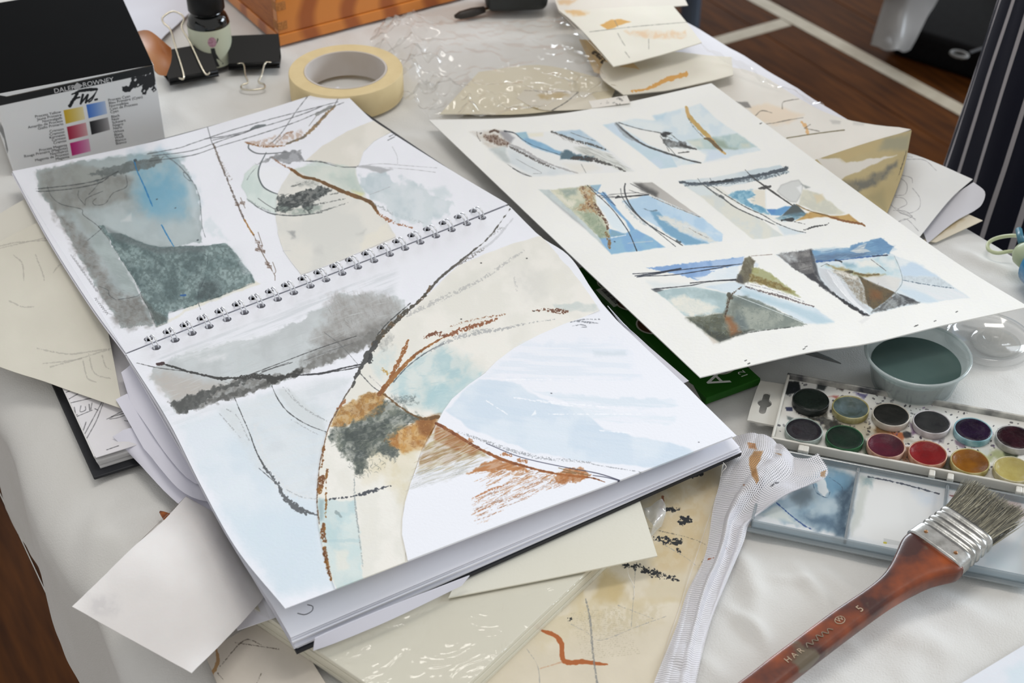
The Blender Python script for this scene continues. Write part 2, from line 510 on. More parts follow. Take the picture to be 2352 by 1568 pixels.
        if bump:
            tc = nt.nodes.new('ShaderNodeTexCoord')
            n2 = nt.nodes.new('ShaderNodeTexNoise'); n2.inputs['Scale'].default_value = bscale; n2.inputs['Detail'].default_value = 3
            nt.links.new(tc.outputs['Object'], n2.inputs['Vector'])
            bp = nt.nodes.new('ShaderNodeBump'); bp.inputs['Strength'].default_value = bump; bp.inputs['Distance'].default_value = 0.0006
            nt.links.new(n2.outputs['Fac'], bp.inputs['Height']); nt.links.new(bp.outputs['Normal'], b.inputs['Normal'])
        return m
def surf_at(S, pts):
    """points of sheet S (and its UV) seen at the given pixels"""
    px, py = proj(S); nv, nu = px.shape
    out = []; uvs = []
    for x, y in pts:
        k = np.argmin((px - x) ** 2 + (py - y) ** 2); i, j = divmod(k, nu)
        u, v = float(j), float(i)
        for _ in range(12):
            i0 = int(min(max(math.floor(v), 0), nv - 2)); j0 = int(min(max(math.floor(u), 0), nu - 2)); fu, fv = u - j0, v - i0
            def bl(A): return (A[i0, j0] * (1 - fu) + A[i0, j0 + 1] * fu) * (1 - fv) + (A[i0 + 1, j0] * (1 - fu) + A[i0 + 1, j0 + 1] * fu) * fv
            ex, ey = x - bl(px), y - bl(py)
            a = (px[i0, j0 + 1] - px[i0, j0]) * (1 - fv) + (px[i0 + 1, j0 + 1] - px[i0 + 1, j0]) * fv
            c = (py[i0, j0 + 1] - py[i0, j0]) * (1 - fv) + (py[i0 + 1, j0 + 1] - py[i0 + 1, j0]) * fv
            b = (px[i0 + 1, j0] - px[i0, j0]) * (1 - fu) + (px[i0 + 1, j0 + 1] - px[i0, j0 + 1]) * fu
            d = (py[i0 + 1, j0] - py[i0, j0]) * (1 - fu) + (py[i0 + 1, j0 + 1] - py[i0, j0 + 1]) * fu
            det = a * d - b * c
            u += (d * ex - b * ey) / det; v += (-c * ex + a * ey) / det
            u = min(max(u, 0), nu - 1); v = min(max(v, 0), nv - 1)
        i0 = int(min(max(math.floor(v), 0), nv - 2)); j0 = int(min(max(math.floor(u), 0), nu - 2)); fu, fv = u - j0, v - i0
        out.append((S[i0, j0] * (1 - fu) + S[i0, j0 + 1] * fu) * (1 - fv) + (S[i0 + 1, j0] * (1 - fu) + S[i0 + 1, j0 + 1] * fu) * fv)
        uvs.append((u / (nu - 1), 1 - v / (nv - 1)))
    return np.array(out), np.array(uvs)
def glued_piece(name, poly, S, material, parent, lift=0.00035, step=34):
    """a cut piece of paper lying on sheet S, with an edge of its own"""
    p = np.asarray(poly, float); pts = []
    for i in range(len(p)):
        a, b = p[i], p[(i + 1) % len(p)]; n = max(1, int(np.hypot(*(b - a)) / step))
        for k in range(n): pts.append(a + (b - a) * k / n)
    pts = np.array(pts); nb = len(pts)
    inner = []
    for gx in np.arange(p[:, 0].min() + step / 2, p[:, 0].max(), step):
        for gy in np.arange(p[:, 1].min() + step / 2, p[:, 1].max(), step):
            c = False; j = len(p) - 1; dmin = 1e9
            for i in range(len(p)):
                if (p[i, 1] > gy) != (p[j, 1] > gy) and gx < (p[j, 0] - p[i, 0]) * (gy - p[i, 1]) / (p[j, 1] - p[i, 1]) + p[i, 0]: c = not c
                j = i
            if c and np.hypot(pts[:, 0] - gx, pts[:, 1] - gy).min() > step * 0.5: inner.append((gx, gy))
    from mathutils.geometry import delaunay_2d_cdt
    allp = [Vector((float(a), float(b))) for a, b in list(pts) + inner]
    vo, _, fo, *_ = delaunay_2d_cdt(allp, [(i, (i + 1) % nb) for i in range(nb)], [], 1, 1e-4)
    W, uv = surf_at(S, [(v.x, v.y) for v in vo])
    W = W + UP * lift
    n = len(W); F = [tuple(f) for f in fo]
    # thin skirt down to the page
    cnt = {}
    for f in F:
        for i in range(len(f)):
            e = (f[i], f[(i + 1) % len(f)]); cnt[e] = 1
    rim = [e for e in cnt if (e[1], e[0]) not in cnt]
    V2 = np.concatenate([W, W - UP * lift * 1.1])
    F += [(b, a, a + n, b + n) for a, b in rim]
    return mk(name, V2, F, material, parent, False, np.concatenate([uv, uv]))
_fontobj = []
def text_part(body, origin, ex, ey, size, material, parent, align='LEFT', name='lettering', lead=1.0, shear=0.0):
    cu = bpy.data.curves.new(name, 'FONT'); cu.body = body; cu.size = size; cu.align_x = align; cu.space_line = lead; cu.shear = shear
    cu.resolution_u = 3
    ob = bpy.data.objects.new('tmp_text', cu); scene.collection.objects.link(ob)
    dg = bpy.context.evaluated_depsgraph_get(); dg.update()
    me0 = bpy.data.meshes.new_from_object(ob.evaluated_get(dg))
    V = np.array([v.co[:] for v in me0.vertices]) if len(me0.vertices) else np.zeros((0, 3))
    F = [tuple(q.vertices) for q in me0.polygons]
    bpy.data.objects.remove(ob); bpy.data.curves.remove(cu); bpy.data.meshes.remove(me0)
    W = np.asarray(origin) + V[:, :1] * np.asarray(ex) + V[:, 1:2] * np.asarray(ey)
    return mk(name, W, F, material, parent)
# ================================================================== SETTING
# floor: brown boards with white court lines
m_floor = mat('floor_wood', (84, 47, 16), 0.55, spec=0.08, col2=(54, 28, 9), nscale=7, stretch=(1.0, 9.0, 1.0), rand=0.16, bump=0.05, bscale=120, detail=6)
m_sub = mat('floor_underside', (58, 32, 14), 0.8)
fl = mk('floor', *rbox((0.6, 2.6, -0.02), (1, 0, 0), (0, 1, 0), UP, (9, 9, 0.02)), m_sub); fl['kind'] = 'structure'
def hall_wall(name, c, sx, sy):
    o = mk(name, *rbox(c, (1, 0, 0), (0, 1, 0), UP, (sx, sy, 3.2)), mat('hall_plaster', (214, 206, 192), 0.9, col2=(206, 198, 184), nscale=2)); o['kind'] = 'structure'
hall_wall('wall_back', (0.6, 7.05, 1.59), 9.0, 0.1)
BD = E1.copy(); BW = E2.copy()           # boards run along the table
bv, bf = rbox((0, 0, 0), (1, 0, 0), (0, 1, 0), UP, (3.0, 0.1185, 0.012), 0.0008, 1)
bme = bpy.data.meshes.new('floor_board'); bme.from_pydata(bv.tolist(), [], bf); bme.materials.append(m_floor)
ang = math.atan2(BD[1], BD[0])
rr = random.Random(5)
floor_base = BASE[fl.name]
for i in range(-30, 64):
    w = i * 0.12
    off = rr.uniform(-1.0, 1.0)
    for j in range(-4, 5):
        s = -2.2 + off + j * 3.002
        p = BD * s + BW * w
        if p[1] > 6.2 or p[1] < -1.0 or p[0] < -3.2 or p[0] > 4.3: continue
        o = bpy.data.objects.new('floor_board', bme); scene.collection.objects.link(o)
        o.parent = fl
        o.location = Vector((p[0], p[1], -0.006)) - Vector(floor_base)
        o.rotation_euler = (0, 0, ang)
m_line = mat('court_line_paint', (178, 168, 150), 0.5, col2=(164, 153, 134), nscale=30)
def strip(a, b, w):
    a = np.array(a, float); b = np.array(b, float); d = (b - a) / np.linalg.norm(b - a); n = np.array([-d[1], d[0], 0])
    return rbox((a + b) / 2 + UP * 0.0008, d, n, UP, (np.linalg.norm(b - a), w, 0.0016))
La, Lb = UF(1735, -2), UF(2215, 258); ld = (Lb - La) / np.linalg.norm(Lb - La)
Lj = UF(1822, 47)
mk('floor_line', *strip(La - ld * 1.5, Lb + ld * 1.6, 0.036), m_line, fl)
ln = UF(1640, 98) - Lj; ln /= np.linalg.norm(ln)
mk('floor_line', *strip(Lj + ln * 0.019, Lj + ln * 1.6, 0.036), m_line, fl)

# work table under the cloth
def TW(s, w, z=0.0): return E1 * s + E2 * w + UP * (T + z)
W0, W1, S0, S1 = 0.152, 0.862, -2.02, -0.2
tb = thing('work_table', 'long trestle table hidden under the white cloth', 'table', TW((S0 + S1) / 2, (W0 + W1) / 2, -T))
mk('table_top', *rbox(TW((S0 + S1) / 2, (W0 + W1) / 2, -0.024), E1, E2, UP, (S1 - S0, W1 - W0, 0.03), 0.003), mat('table_laminate', (150, 140, 125), 0.5, col2=(140, 130, 116)), tb)
for s in (S0 + 0.12, S1 - 0.12):
    for w in (W0 + 0.08, W1 - 0.08):
        mk('leg', *tube([TW(s, w, -T), TW(s, w, -0.036)], 0.016, 12), mat('table_steel', (90, 95, 100), 0.4, metal=0.8), tb)

# white cloth
def cloth_crease(X, Y):
    """creases given by their course in the picture: (x1,y1,x2,y2,height,width)"""
    z = np.zeros_like(X)
    for x1, y1, x2, y2, a, wd in CREASES:
        p = U(x1, y1); q = U(x2, y2); d = (q - p)[:2]; L = np.hypot(*d) ; d = d / L
        t = (X - p[0]) * d[0] + (Y - p[1]) * d[1]; n = -(X - p[0]) * d[1] + (Y - p[1]) * d[0]
        n = n + 0.006 * (fbm(t + 3, n * 0 + x1 * 0.01, 0.03, 2, 3) - 0.5)
        z += a * np.exp(-(n / wd) ** 2) * sstep(-0.01, 0.03, t) * sstep(L + 0.01, L - 0.03, t)
    return z
CREASES = [(1830, 1280, 1960, 1480, .0022, .005), (1660, 1370, 1790, 1515, .0024, .005), (1700, 1230, 1760, 1460, .0022, .007), (1750, 1320, 1870, 1330, .0018, .004),
           (1580, 1500, 1680, 1568, .002, .006), (1990, 1430, 2250, 1520, .0014, .01), (2100, 1480, 2060, 1600, .0014, .008), (1880, 1280, 1960, 1380, .0016, .006),
           (120, 640, 250, 1010, .0015, .02), (230, 1180, 330, 1330, .003, .012), (300, 1180, 420, 1150, .002, .008), (250, 1120, 180, 1300, .003, .012),
           (560, 240, 480, 330, .002, .012), (400, 230, 460, 300, .002, .010), (880, 300, 1180, 470, .0015, .01), (2150, 1350, 2300, 1450, .0012, .009), (2180, 560, 2352, 640, .0016, .006)]
ns, nw = 540, 420
pw = np.linspace(0, 1, nw + 1)
prof = []
for k in pw:                       # profile across the table: hang, roll off, flat, roll off, hang
    if k < 0.12:
        q = k / 0.12; prof.append((0.106 + 0.002 * q, -0.155 + q * 0.12))
    elif k < 0.25:
        q = (k - 0.12) / 0.13; a = q * math.pi / 2; prof.append((0.108 + 0.055 * (1 - math.cos(a)), -0.035 + 0.035 * math.sin(a)))
    elif k < 0.80:
        q = (k - 0.25) / 0.55; prof.append((0.163 + q * (0.862 - 0.163), 0.0))
    elif k < 0.87:
        q = (k - 0.80) / 0.07; a = q * math.pi / 2; prof.append((0.862 + 0.040 * math.sin(a), -0.045 * (1 - math.cos(a))))
    else:
        q = (k - 0.87) / 0.13; prof.append((0.902 + 0.01 * q, -0.045 - 0.28 * q))
prof = np.array(prof)
ss = np.linspace(S0 - 0.03, S1 + 0.03, ns + 1)
SS, WW = np.meshgrid(ss, prof[:, 0], indexing='ij'); ZZ = np.meshgrid(ss, prof[:, 1], indexing='ij')[1]
hang = sstep(-0.005, -0.05, ZZ)
fold = np.sin(SS * 38 + 2.0 * fbm(SS, SS * 0, 0.12, 2, 4)) * 0.5 + (fbm(SS * 1.0, SS * 0 + 2, 0.07, 3, 9) - 0.5) * 1.6
side = np.where(WW < 0.4, -1.0, 1.0)
WW = WW + side * hang * fold * np.where(WW < 0.4, 0.006, 0.004)
CX = E1[0] * SS + E2[0] * WW; CY = E1[1] * SS + E2[1] * WW
CZ = T + ZZ + (1 - hang) * ((fbm(CX, CY, 0.11, 3, 2) - 0.5) * 0.0022 + (fbm(CX, CY, 0.022, 3, 5) - 0.5) * 0.0010 - np.abs(fbm(CX, CY, 0.09, 3, 15) - 0.5) * 0.0028 + 1.7 * cloth_crease(CX, CY)) - 0.0015
m_cloth = mat('cotton_cloth', (224, 224, 222), 0.85, col2=(216, 215, 211), nscale=9, bump=0.35, bscale=900, spec=0.2)
cl = sheet('table_cloth', np.stack([CX, CY, CZ], 2), 0.0008, m_cloth, label='creased white cotton cloth covering the whole work table', cat='tablecloth')

# things in the hall behind the table
m_steel = mat('grey_steel', (72, 82, 96), 0.45, metal=0.4)
lp = UF(1583, 72)
bt = thing('folding_table', 'folding table further back with grey steel legs', 'table', lp)
for dx, dy in ((0, 0), (0.62, 0.36), (-0.85, 1.45), (-0.23, 1.81)):
    mk('leg', *tube([lp + [dx, dy, 0], lp + [dx, dy, 0.71]], 0.021, 14), m_steel, bt)
bd = np.array([-0.85, 1.45, 0]); bd /= np.linalg.norm(bd); bn = np.array([bd[1], -bd[0], 0])
mk('table_top', *rbox(lp + np.array([-0.115, 0.905, 0.725]), bd, bn, UP, (1.85, 0.82, 0.03), 0.004), mat('back_table_top', (190, 186, 178), 0.5, col2=(180, 176, 168)), bt)
# black case on the floor with a pale emblem
A = UF(2062, 132, 0.0); B = UF(2216, 182, 0.0)
ex = (B - A) / np.linalg.norm(B - A); ey = np.array([-ex[1], ex[0], 0])
case = thing('carrying_case', 'black padded case with small pale emblem lying on the wooden floor', 'case', A)
mk('body', *rbox(A + ex * 0.21 + ey * 0.26 + UP * 0.035, ex, ey, UP, (0.46, 0.52, 0.07), 0.014, 3), mat('black_nylon', (10, 10, 11), 0.7, spec=0.08, col2=(15, 15, 16), nscale=90, bump=0.3, bscale=700), case, True)
m_emb = mat('pale_print', (118, 118, 116), 0.6, col2=(84, 84, 84), nscale=60)
ec = UF(2203, 126, 0.07); th = np.linspace(0, 2 * np.pi, 25)[:-1]
mk('emblem', *tube([ec + ex * 0.017 * math.cos(t) + ey * 0.012 * math.sin(t) + UP * 0.0012 for t in th], 0.0034, 6, closed=True), m_emb, case)
mk('emblem_stem', *tube([ec + ex * 0.012 + ey * 0.02 + UP * 0.001, ec + ex * 0.026 + ey * 0.065 + UP * 0.001], 0.003, 6), mat('grey_print', (46, 46, 48), 0.6), case)
mk('handle', *tube(catmull([A + ex * 0.02 + UP * 0.03, A - ex * 0.03 + ey * 0.0 + UP * 0.02, A - ex * 0.03 + ey * 0.10 + UP * 0.02, A + ex * 0.0 + ey * 0.12 + UP * 0.03], 6), 0.007, 8), MATS['black_nylon'], case)
S = coons([UF(2075, -95, .30), UF(2130, -95, .26), UF(2205, -95, .22)], [UF(1998, 108, .10), UF(2050, 112, .13), UF(2092, 110, .10)],
          [UF(2075, -95, .30), UF(2030, 10, .16), UF(1998, 108, .10)], [UF(2205, -95, .22), UF(2150, 15, .14), UF(2092, 110, .10)], 20, 24)
sheet('plastic_carrier_bag', bulge(S, 0.03, 4, 0.10), 0.001, mat('grey_film', (132, 130, 128), 0.35, col2=(112, 110, 108), nscale=6, spec=0.4), label='crumpled grey-white plastic carrier bag beside the black case', cat='bag')

# person in a striped apron
PS, PW = -0.804, 1.213
foot = E1 * PS + E2 * PW
person = thing('person', 'person in a navy apron with thin white stripes standing beside the table', 'person', foot)
fwd = -E2; sidev = E1
def PB(s, f, z): return foot + sidev * s + fwd * f + UP * z
jn = dict(pelvis=PB(0, 0, 0.93), waist=PB(0, 0.01, 1.08), chest=PB(0, 0, 1.31), neckb=PB(0, -0.02, 1.42), neck=PB(0, 0, 1.49), head0=PB(0, 0.015, 1.56), head1=PB(0, 0.02, 1.63), head2=PB(0, 0.005, 1.70))
rad = dict(pelvis=(.135, .105), waist=(.125, .095), chest=(.13, .10), neckb=(.085, .07), neck=(.052, .055), head0=(.062, .075), head1=(.072, .09), head2=(.045, .055))
bones = [('pelvis', 'waist'), ('waist', 'chest'), ('chest', 'neckb'), ('neckb', 'neck'), ('neck', 'head0'), ('head0', 'head1'), ('head1', 'head2')]
for k, sg in (('a', 1), ('b', -1)):
    jn.update({'hip' + k: PB(sg * .095, 0, .86), 'knee' + k: PB(sg * .105, .015, .48), 'ank' + k: PB(sg * .11, -.02, .085), 'toe' + k: PB(sg * .125, .15, .035),
               'sh' + k: PB(sg * .175, -.005, 1.37), 'elb' + k: PB(sg * .27, .0, 1.12), 'wri' + k: PB(sg * .15, .21, 1.13), 'palm' + k: PB(sg * .115, .245, 1.145)})
    rad.update({'hip' + k: (.075, .085), 'knee' + k: (.062, .066), 'ank' + k: (.043, .048), 'toe' + k: (.042, .03), 'sh' + k: (.062, .06), 'elb' + k: (.044, .044), 'wri' + k: (.028, .028), 'palm' + k: (.03, .022)})
    bones += [('pelvis', 'hip' + k), ('hip' + k, 'knee' + k), ('knee' + k, 'ank' + k), ('ank' + k, 'toe' + k), ('chest', 'sh' + k), ('sh' + k, 'elb' + k), ('elb' + k, 'wri' + k), ('wri' + k, 'palm' + k)]
    for q in range(5):
        o1 = PB(sg * .085, .262 + (0 if q else -.02), 1.172 - q * .013); o2 = o1 - sidev * sg * (.034 if q else .016) + fwd * .008; o3 = o2 - sidev * sg * .016 - fwd * (.020 if q else .006)
        for nm, pt in (('f%d%s1' % (q, k), o1), ('f%d%s2' % (q, k), o2), ('f%d%s3' % (q, k), o3)): jn[nm] = pt; rad[nm] = (.0088, .0088)
        bones += [('palm' + k, 'f%d%s1' % (q, k)), ('f%d%s1' % (q, k), 'f%d%s2' % (q, k)), ('f%d%s2' % (q, k), 'f%d%s3' % (q, k))]
names = list(jn); ix = {n: i for i, n in enumerate(names)}
me = bpy.data.meshes.new('body'); me.from_pydata([tuple(jn[n] - foot) for n in names], [(ix[a], ix[b]) for a, b in bones], [])
body = bpy.data.objects.new('body', me); scene.collection.objects.link(body); body.parent = person
sk = body.modifiers.new('skin', 'SKIN')
for n in names: me.skin_vertices[0].data[ix[n]].radius = rad[n]; me.skin_vertices[0].data[ix[n]].use_root = (n == 'pelvis')
body.modifiers.new('sub', 'SUBSURF').levels = 2; body.modifiers['sub'].render_levels = 2
m_body = mat('person_clothes', (30, 32, 40), 0.85, col2=(24, 25, 32), nscale=40)
nt = m_body.node_tree                                   # dark clothes, skin above the collar and at the wrists
tc = nt.nodes.new('ShaderNodeTexCoord'); sx = nt.nodes.new('ShaderNodeSeparateXYZ'); nt.links.new(tc.outputs['Object'], sx.inputs[0])
cmpn = nt.nodes.new('ShaderNodeMath'); cmpn.operation = 'GREATER_THAN'; cmpn.inputs[1].default_value = 1.455; nt.links.new(sx.outputs['Z'], cmpn.inputs[0])
vd = nt.nodes.new('ShaderNodeVectorMath'); vd.operation = 'DOT_PRODUCT'; vd.inputs[1].default_value = tuple(fwd); nt.links.new(tc.outputs['Object'], vd.inputs[0])
def cmp_(sock, op, v):
    n_ = nt.nodes.new('ShaderNodeMath'); n_.operation = op; n_.inputs[1].default_value = v; nt.links.new(sock, n_.inputs[0]); return n_.outputs[0]
def mul_(a_, b_, op='MULTIPLY'):
    n_ = nt.nodes.new('ShaderNodeMath'); n_.operation = op; nt.links.new(a_, n_.inputs[0]); nt.links.new(b_, n_.inputs[1]); return n_.outputs[0]
hand = mul_(mul_(cmp_(vd.outputs['Value'], 'GREATER_THAN', 0.205), cmp_(sx.outputs['Z'], 'GREATER_THAN', 0.6)), cmp_(sx.outputs['Z'], 'LESS_THAN', 1.4))
skinf = mul_(cmpn.outputs[0], hand, 'MAXIMUM')
mx = nt.nodes.new('ShaderNodeMix'); mx.data_type = 'RGBA'; nt.links.new(skinf, mx.inputs[0])
old = nt.nodes['Principled BSDF'].inputs['Base Color'].links[0].from_socket
nt.links.new(old, mx.inputs[6]); mx.inputs[7].default_value = lin((205, 160, 135)); nt.links.new(mx.outputs[2], nt.nodes['Principled BSDF'].inputs['Base Color'])
me.materials.append(m_body)
hv, hf = lathe([(0.0, .10), (.05, .092), (.085, .06), (.098, .01), (.095, -.05), (.085, -.09), (.08, -.085), (.088, -.04), (.088, .01), (.076, .055), (.045, .083), (0, .09)], PB(0, -.012, 1.655), 28)
fr_ = (hv - PB(0, -.012, 1.655)) @ fwd; keep = []
for f in hf:
    c = np.mean([fr_[i] for i in f]); zc = np.mean([hv[i][2] for i in f])
    if not (c > 0.03 and zc < 1.69): keep.append(f)
mk('hair', hv, keep, mat('brown_hair', (58, 42, 32), 0.6, col2=(40, 28, 20), nscale=60, stretch=(6, 6, 1)), person, True)
m_eye = mat('eye', (40, 34, 30), 0.3)
for sg in (1, -1): mk('eye', *lathe([(0, .009), (.006, .007), (.009, 0), (.006, -.007), (0, -.009)], PB(sg * .031, .098, 1.625), 10), m_eye, person, True)
mk('nose', *loft([[PB(-.006, .10, 1.63), PB(.006, .10, 1.63), PB(0, .112, 1.63)], [PB(-.014, .10, 1.592), PB(.014, .10, 1.592), PB(0, .128, 1.595)]]), mat('skin', (205, 160, 135), 0.6), person, True)
mk('mouth', *rbox(PB(0, .092, 1.568), sidev, fwd, UP, (.044, .012, .009), .004), mat('lips', (165, 95, 88), 0.5), person, True)
for sg in (1, -1): mk('ear', *rbox(PB(sg * .082, 0.0, 1.61), sidev, fwd, UP, (.014, .03, .055), .006, 3), MATS['skin'], person, True)
# apron: pixel rows down the visible edge, pushed round the body
def apron_grid(z0, z1, half, n, m):
    out = []
    for z in np.linspace(z1, z0, m):
        r = .18 + .10 * max(-.12, min(.80 - z, .45)); row = []
        for k, f in enumerate(np.linspace(-half, half, n)):
            q = r + .007 * math.sin(f * 7 + z * 3) * (1.05 - z) + .006 * (float(fbm(np.array([f * 2.0]), np.array([z * 2.0]), 0.5, 3, 8)[0]) - .5)
            row.append(foot + sidev * q * math.sin(f) + fwd * q * math.cos(f) + UP * z)
        out.append(row)
    return np.array(out)
fine = apron_grid(.36, 1.03, math.radians(118), 90, 40)
m_ap = mat('apron_cloth', (12, 14, 28), 0.8, bump=0.3, bscale=900, spec=0.2)
nt = m_ap.node_tree; uvn = nt.nodes.new('ShaderNodeUVMap'); uvn.uv_map = 'UVMap'
sx = nt.nodes.new('ShaderNodeSeparateXYZ'); nt.links.new(uvn.outputs[0], sx.inputs[0])
ml = nt.nodes.new('ShaderNodeMath'); ml.operation = 'MULTIPLY_ADD'; ml.inputs[1].default_value = 21.0; ml.inputs[2].default_value = 0.30; nt.links.new(sx.outputs['X'], ml.inputs[0])
fr = nt.nodes.new('ShaderNodeMath'); fr.operation = 'FRACT'; nt.links.new(ml.outputs[0], fr.inputs[0])
lt = nt.nodes.new('ShaderNodeMath'); lt.operation = 'LESS_THAN'; lt.inputs[1].default_value = 0.17; nt.links.new(fr.outputs[0], lt.inputs[0])
mx = nt.nodes.new('ShaderNodeMix'); mx.data_type = 'RGBA'; nt.links.new(lt.outputs[0], mx.inputs[0])
mx.inputs[6].default_value = lin((13, 15, 30)); mx.inputs[7].default_value = lin((158, 154, 156)); nt.links.new(mx.outputs[2], nt.nodes['Principled BSDF'].inputs['Base Color'])
sheet('apron_bib', apron_grid(1.02, 1.32, math.radians(48), 30, 16), 0.0012, m_ap, person)
sheet('apron', fine, 0.0012, m_ap, person)['label'] = 'navy apron with thin white stripes'
# ================================================================== PAPERS LYING UNDER THE SKETCHBOOK
m_white = mat('white_paper', (232, 233, 240), 0.8, col2=(228, 228, 236), nscale=8, bump=0.05, bscale=400, spec=0.25)
m_cream = mat('cream_paper', (228, 225, 210), 0.8, col2=(222, 218, 203), nscale=8, bump=0.06, bscale=400, spec=0.25)
m_black = mat('black_board', (24, 26, 32), 0.55, col2=(30, 32, 38), nscale=40, bump=0.15, bscale=600)
# printed sheet, right
S = bulge(coons([(1235, 1030, .003), (1660, 1062, .004)], [(1010, 1760, .003), (1440, 1760, .003)], [(1235, 1030, .003), (1010, 1760, .003)], [(1660, 1062, .004), (1622, 1270, .004), (1560, 1430, .004), (1440, 1760, .003)], 24, 30), .0012, 3)
c = Canvas(S, 900, 1100, (218, 207, 184), 4)
c.fill([(1400, 1060), (1670, 1060), (1620, 1280), (1560, 1420), (1400, 1420), (1240, 1500), (1300, 1300)], (214, 198, 160), .8, 40, 20, 40, tex=.5, ts=40, col2=(228, 218, 196))
c.fill([(1500, 1100), (1640, 1080), (1610, 1300), (1500, 1330)], (206, 180, 132), .6, 25, 15, 30, tex=.4)
c.fill([(1380, 1310), (1440, 1330), (1420, 1390), (1360, 1380)], (196, 170, 110), .6, 14, 8, 20)
for pts in ([(1300, 1440), (1400, 1380), (1520, 1400), (1480, 1450), (1350, 1460)],): c.fill(pts, (200, 186, 150), .5, 20, 10, 20, tex=.8, ts=6)
for pts, w in (([(1435, 1298), (1462, 1300)], 16), ([(1475, 1306), (1510, 1318), (1556, 1330)], (14, 18, 5)), ([(1510, 1238), (1560, 1245)], 16), ([(1566, 1196), (1580, 1194)], 18), ([(1302, 1418), (1310, 1422)], 7), ([(1520, 1172), (1560, 1170)], 9), ([(1590, 1090), (1610, 1086)], 10), ([(1555, 1260), (1562, 1268)], 5), ([(1342, 1420), (1350, 1421)], 4)):
    c.line(pts, w, (38, 40, 44), .95, 5, 6, dry=.32, ds=4)
c.line([(1245, 1448), (1275, 1460), (1290, 1480), (1295, 1518), (1340, 1520), (1395, 1526)], (8, 12, 12, 11, 13, 3), (178, 92, 40), .95, 1.5, 8)
c.line([(1290, 1520), (1265, 1528), (1240, 1535)], (5, 3, 2), (200, 150, 115), .6, 1)
c.line([(1522, 1140), (1520, 1170), (1510, 1195)], (8, 7, 4), (140, 70, 40), .8, 2)
c.line([(1345, 1375), (1355, 1420), (1362, 1500), (1375, 1590)], (3, 5, 5, 5), (128, 130, 130), .75, 1, 4, dry=.2)
c.lines([[(1305, 1430), (1345, 1450), (1380, 1470), (1460, 1440), (1530, 1415)], [(1210, 1490), (1235, 1530), (1240, 1580)], [(1420, 1390), (1500, 1420)], [(1500, 1235), (1600, 1300), (1590, 1350)], [(1460, 1300), (1450, 1440)]], 1.4, (150, 150, 148), a=.7, rough=.8, dry=.25)
c.line([(1480, 1210), (1620, 1250), (1600, 1310)], 1.5, (90, 86, 76), .7, 1, dry=.3)
for i in range(26):
    y = 1395 + i * 4.2
    c.line([(1310 + i * 1.2, y + 14), (1420 + i * 2, y)], 1.2, (176, 166, 136), .5, 1, 3, dry=.5, ds=3)
sheet('printed_art_sheet', S, .0005, c.material('printed_tan'), label='tan printed paper with black flecks and a rust orange forked stroke', cat='paper')
# printed sheet, left corner
S = bulge(quadgrid((470, 1500, .003), (640, 1395, .004), (830, 1700, .003), (560, 1720, .003), 16, 16), .0012, 5)
c = Canvas(S, 400, 400, (212, 204, 192), 4)
c.line([(484, 1548), (500, 1520), (495, 1480)], (12, 8, 4), (168, 122, 70), .8, 2, 6)
c.lines([[(505, 1530), (560, 1470), (600, 1480)], [(590, 1568), (600, 1545)], [(540, 1475), (640, 1490)], [(500, 1545), (512, 1560)]], 2, (90, 80, 70), a=.7, rough=1, dry=.25)
sheet('printed_art_sheet', S, .0005, c.material('printed_grey'), label='grey printed paper with ochre and black flecks beneath the curled blank sheet', cat='paper')
# shrink-wrapped pad
PH = .0165
N_, R_, L_ = U(978, 1662, PH), U(1402, 1262, PH), U(556, 1385, PH)
ea = R_ - N_; la = np.linalg.norm(ea); ea /= la; eb = np.array([-ea[1], ea[0], 0]); lb = min(.36, (L_ - N_) @ eb)
padc = N_ + ea * la / 2 + eb * lb / 2
pad = thing('wrapped_paper_pad', 'thick cream paper pad in shiny clear shrink wrap', 'paper pad', padc - UP * (PH - .0025))
m_pad = mat('pad_cream', (224, 221, 205), 0.7, col2=(219, 215, 198), nscale=7)
for i in range(4):
    z0 = .0028 + i * .0033
    mk('sheet_stack', *rbox(padc + UP * (z0 + .0016 - PH), ea, eb, UP, (la - .0012 * (i % 2), lb - .0012 * (i % 2), .0032), .0003, 1), m_pad, pad)
m_wrap = clear_mat('shrink_wrap', gloss=.05, rough=.10, body=.10, bodycol=(235, 233, 222), bump=.9, bscale=38)
mk('plastic_wrap', *rbox(padc + UP * (.0094 - PH), ea, eb, UP, (la + .0016, lb + .0016, .0145), .0012, 3), m_wrap, pad, True)
cr = coons([(1478, 1165, .012), (1520, 1145, .014)], [(1492, 1230, .006), (1520, 1205, .006)], [(1478, 1165, .012), (1500, 1200, .016), (1492, 1230, .006)], [(1520, 1145, .014), (1530, 1170, .016), (1520, 1205, .006)], 16, 20)
sheet('plastic_crumple', bulge(cr, .008, 9, .012), .0003, clear_mat('wrap_crumple', gloss=.12, rough=.08, body=.35), pad)
# single cream sheet on the pad
S = coons([(1150, 1120, .0185), (1470, 1150, .0195)], [(1030, 1372, .0185), (1290, 1322, .0185), (1510, 1276, .0195)], [(1150, 1120, .0185), (1030, 1372, .0185)], [(1470, 1150, .0195), (1510, 1276, .0195)], 14, 12)
sheet('cream_card', S, .0009, mat('cream_card', (231, 229, 216), .8, col2=(226, 223, 208), nscale=10, bump=.1, bscale=500), label='smooth cream card poking out under the sketchbook corner', cat='card')
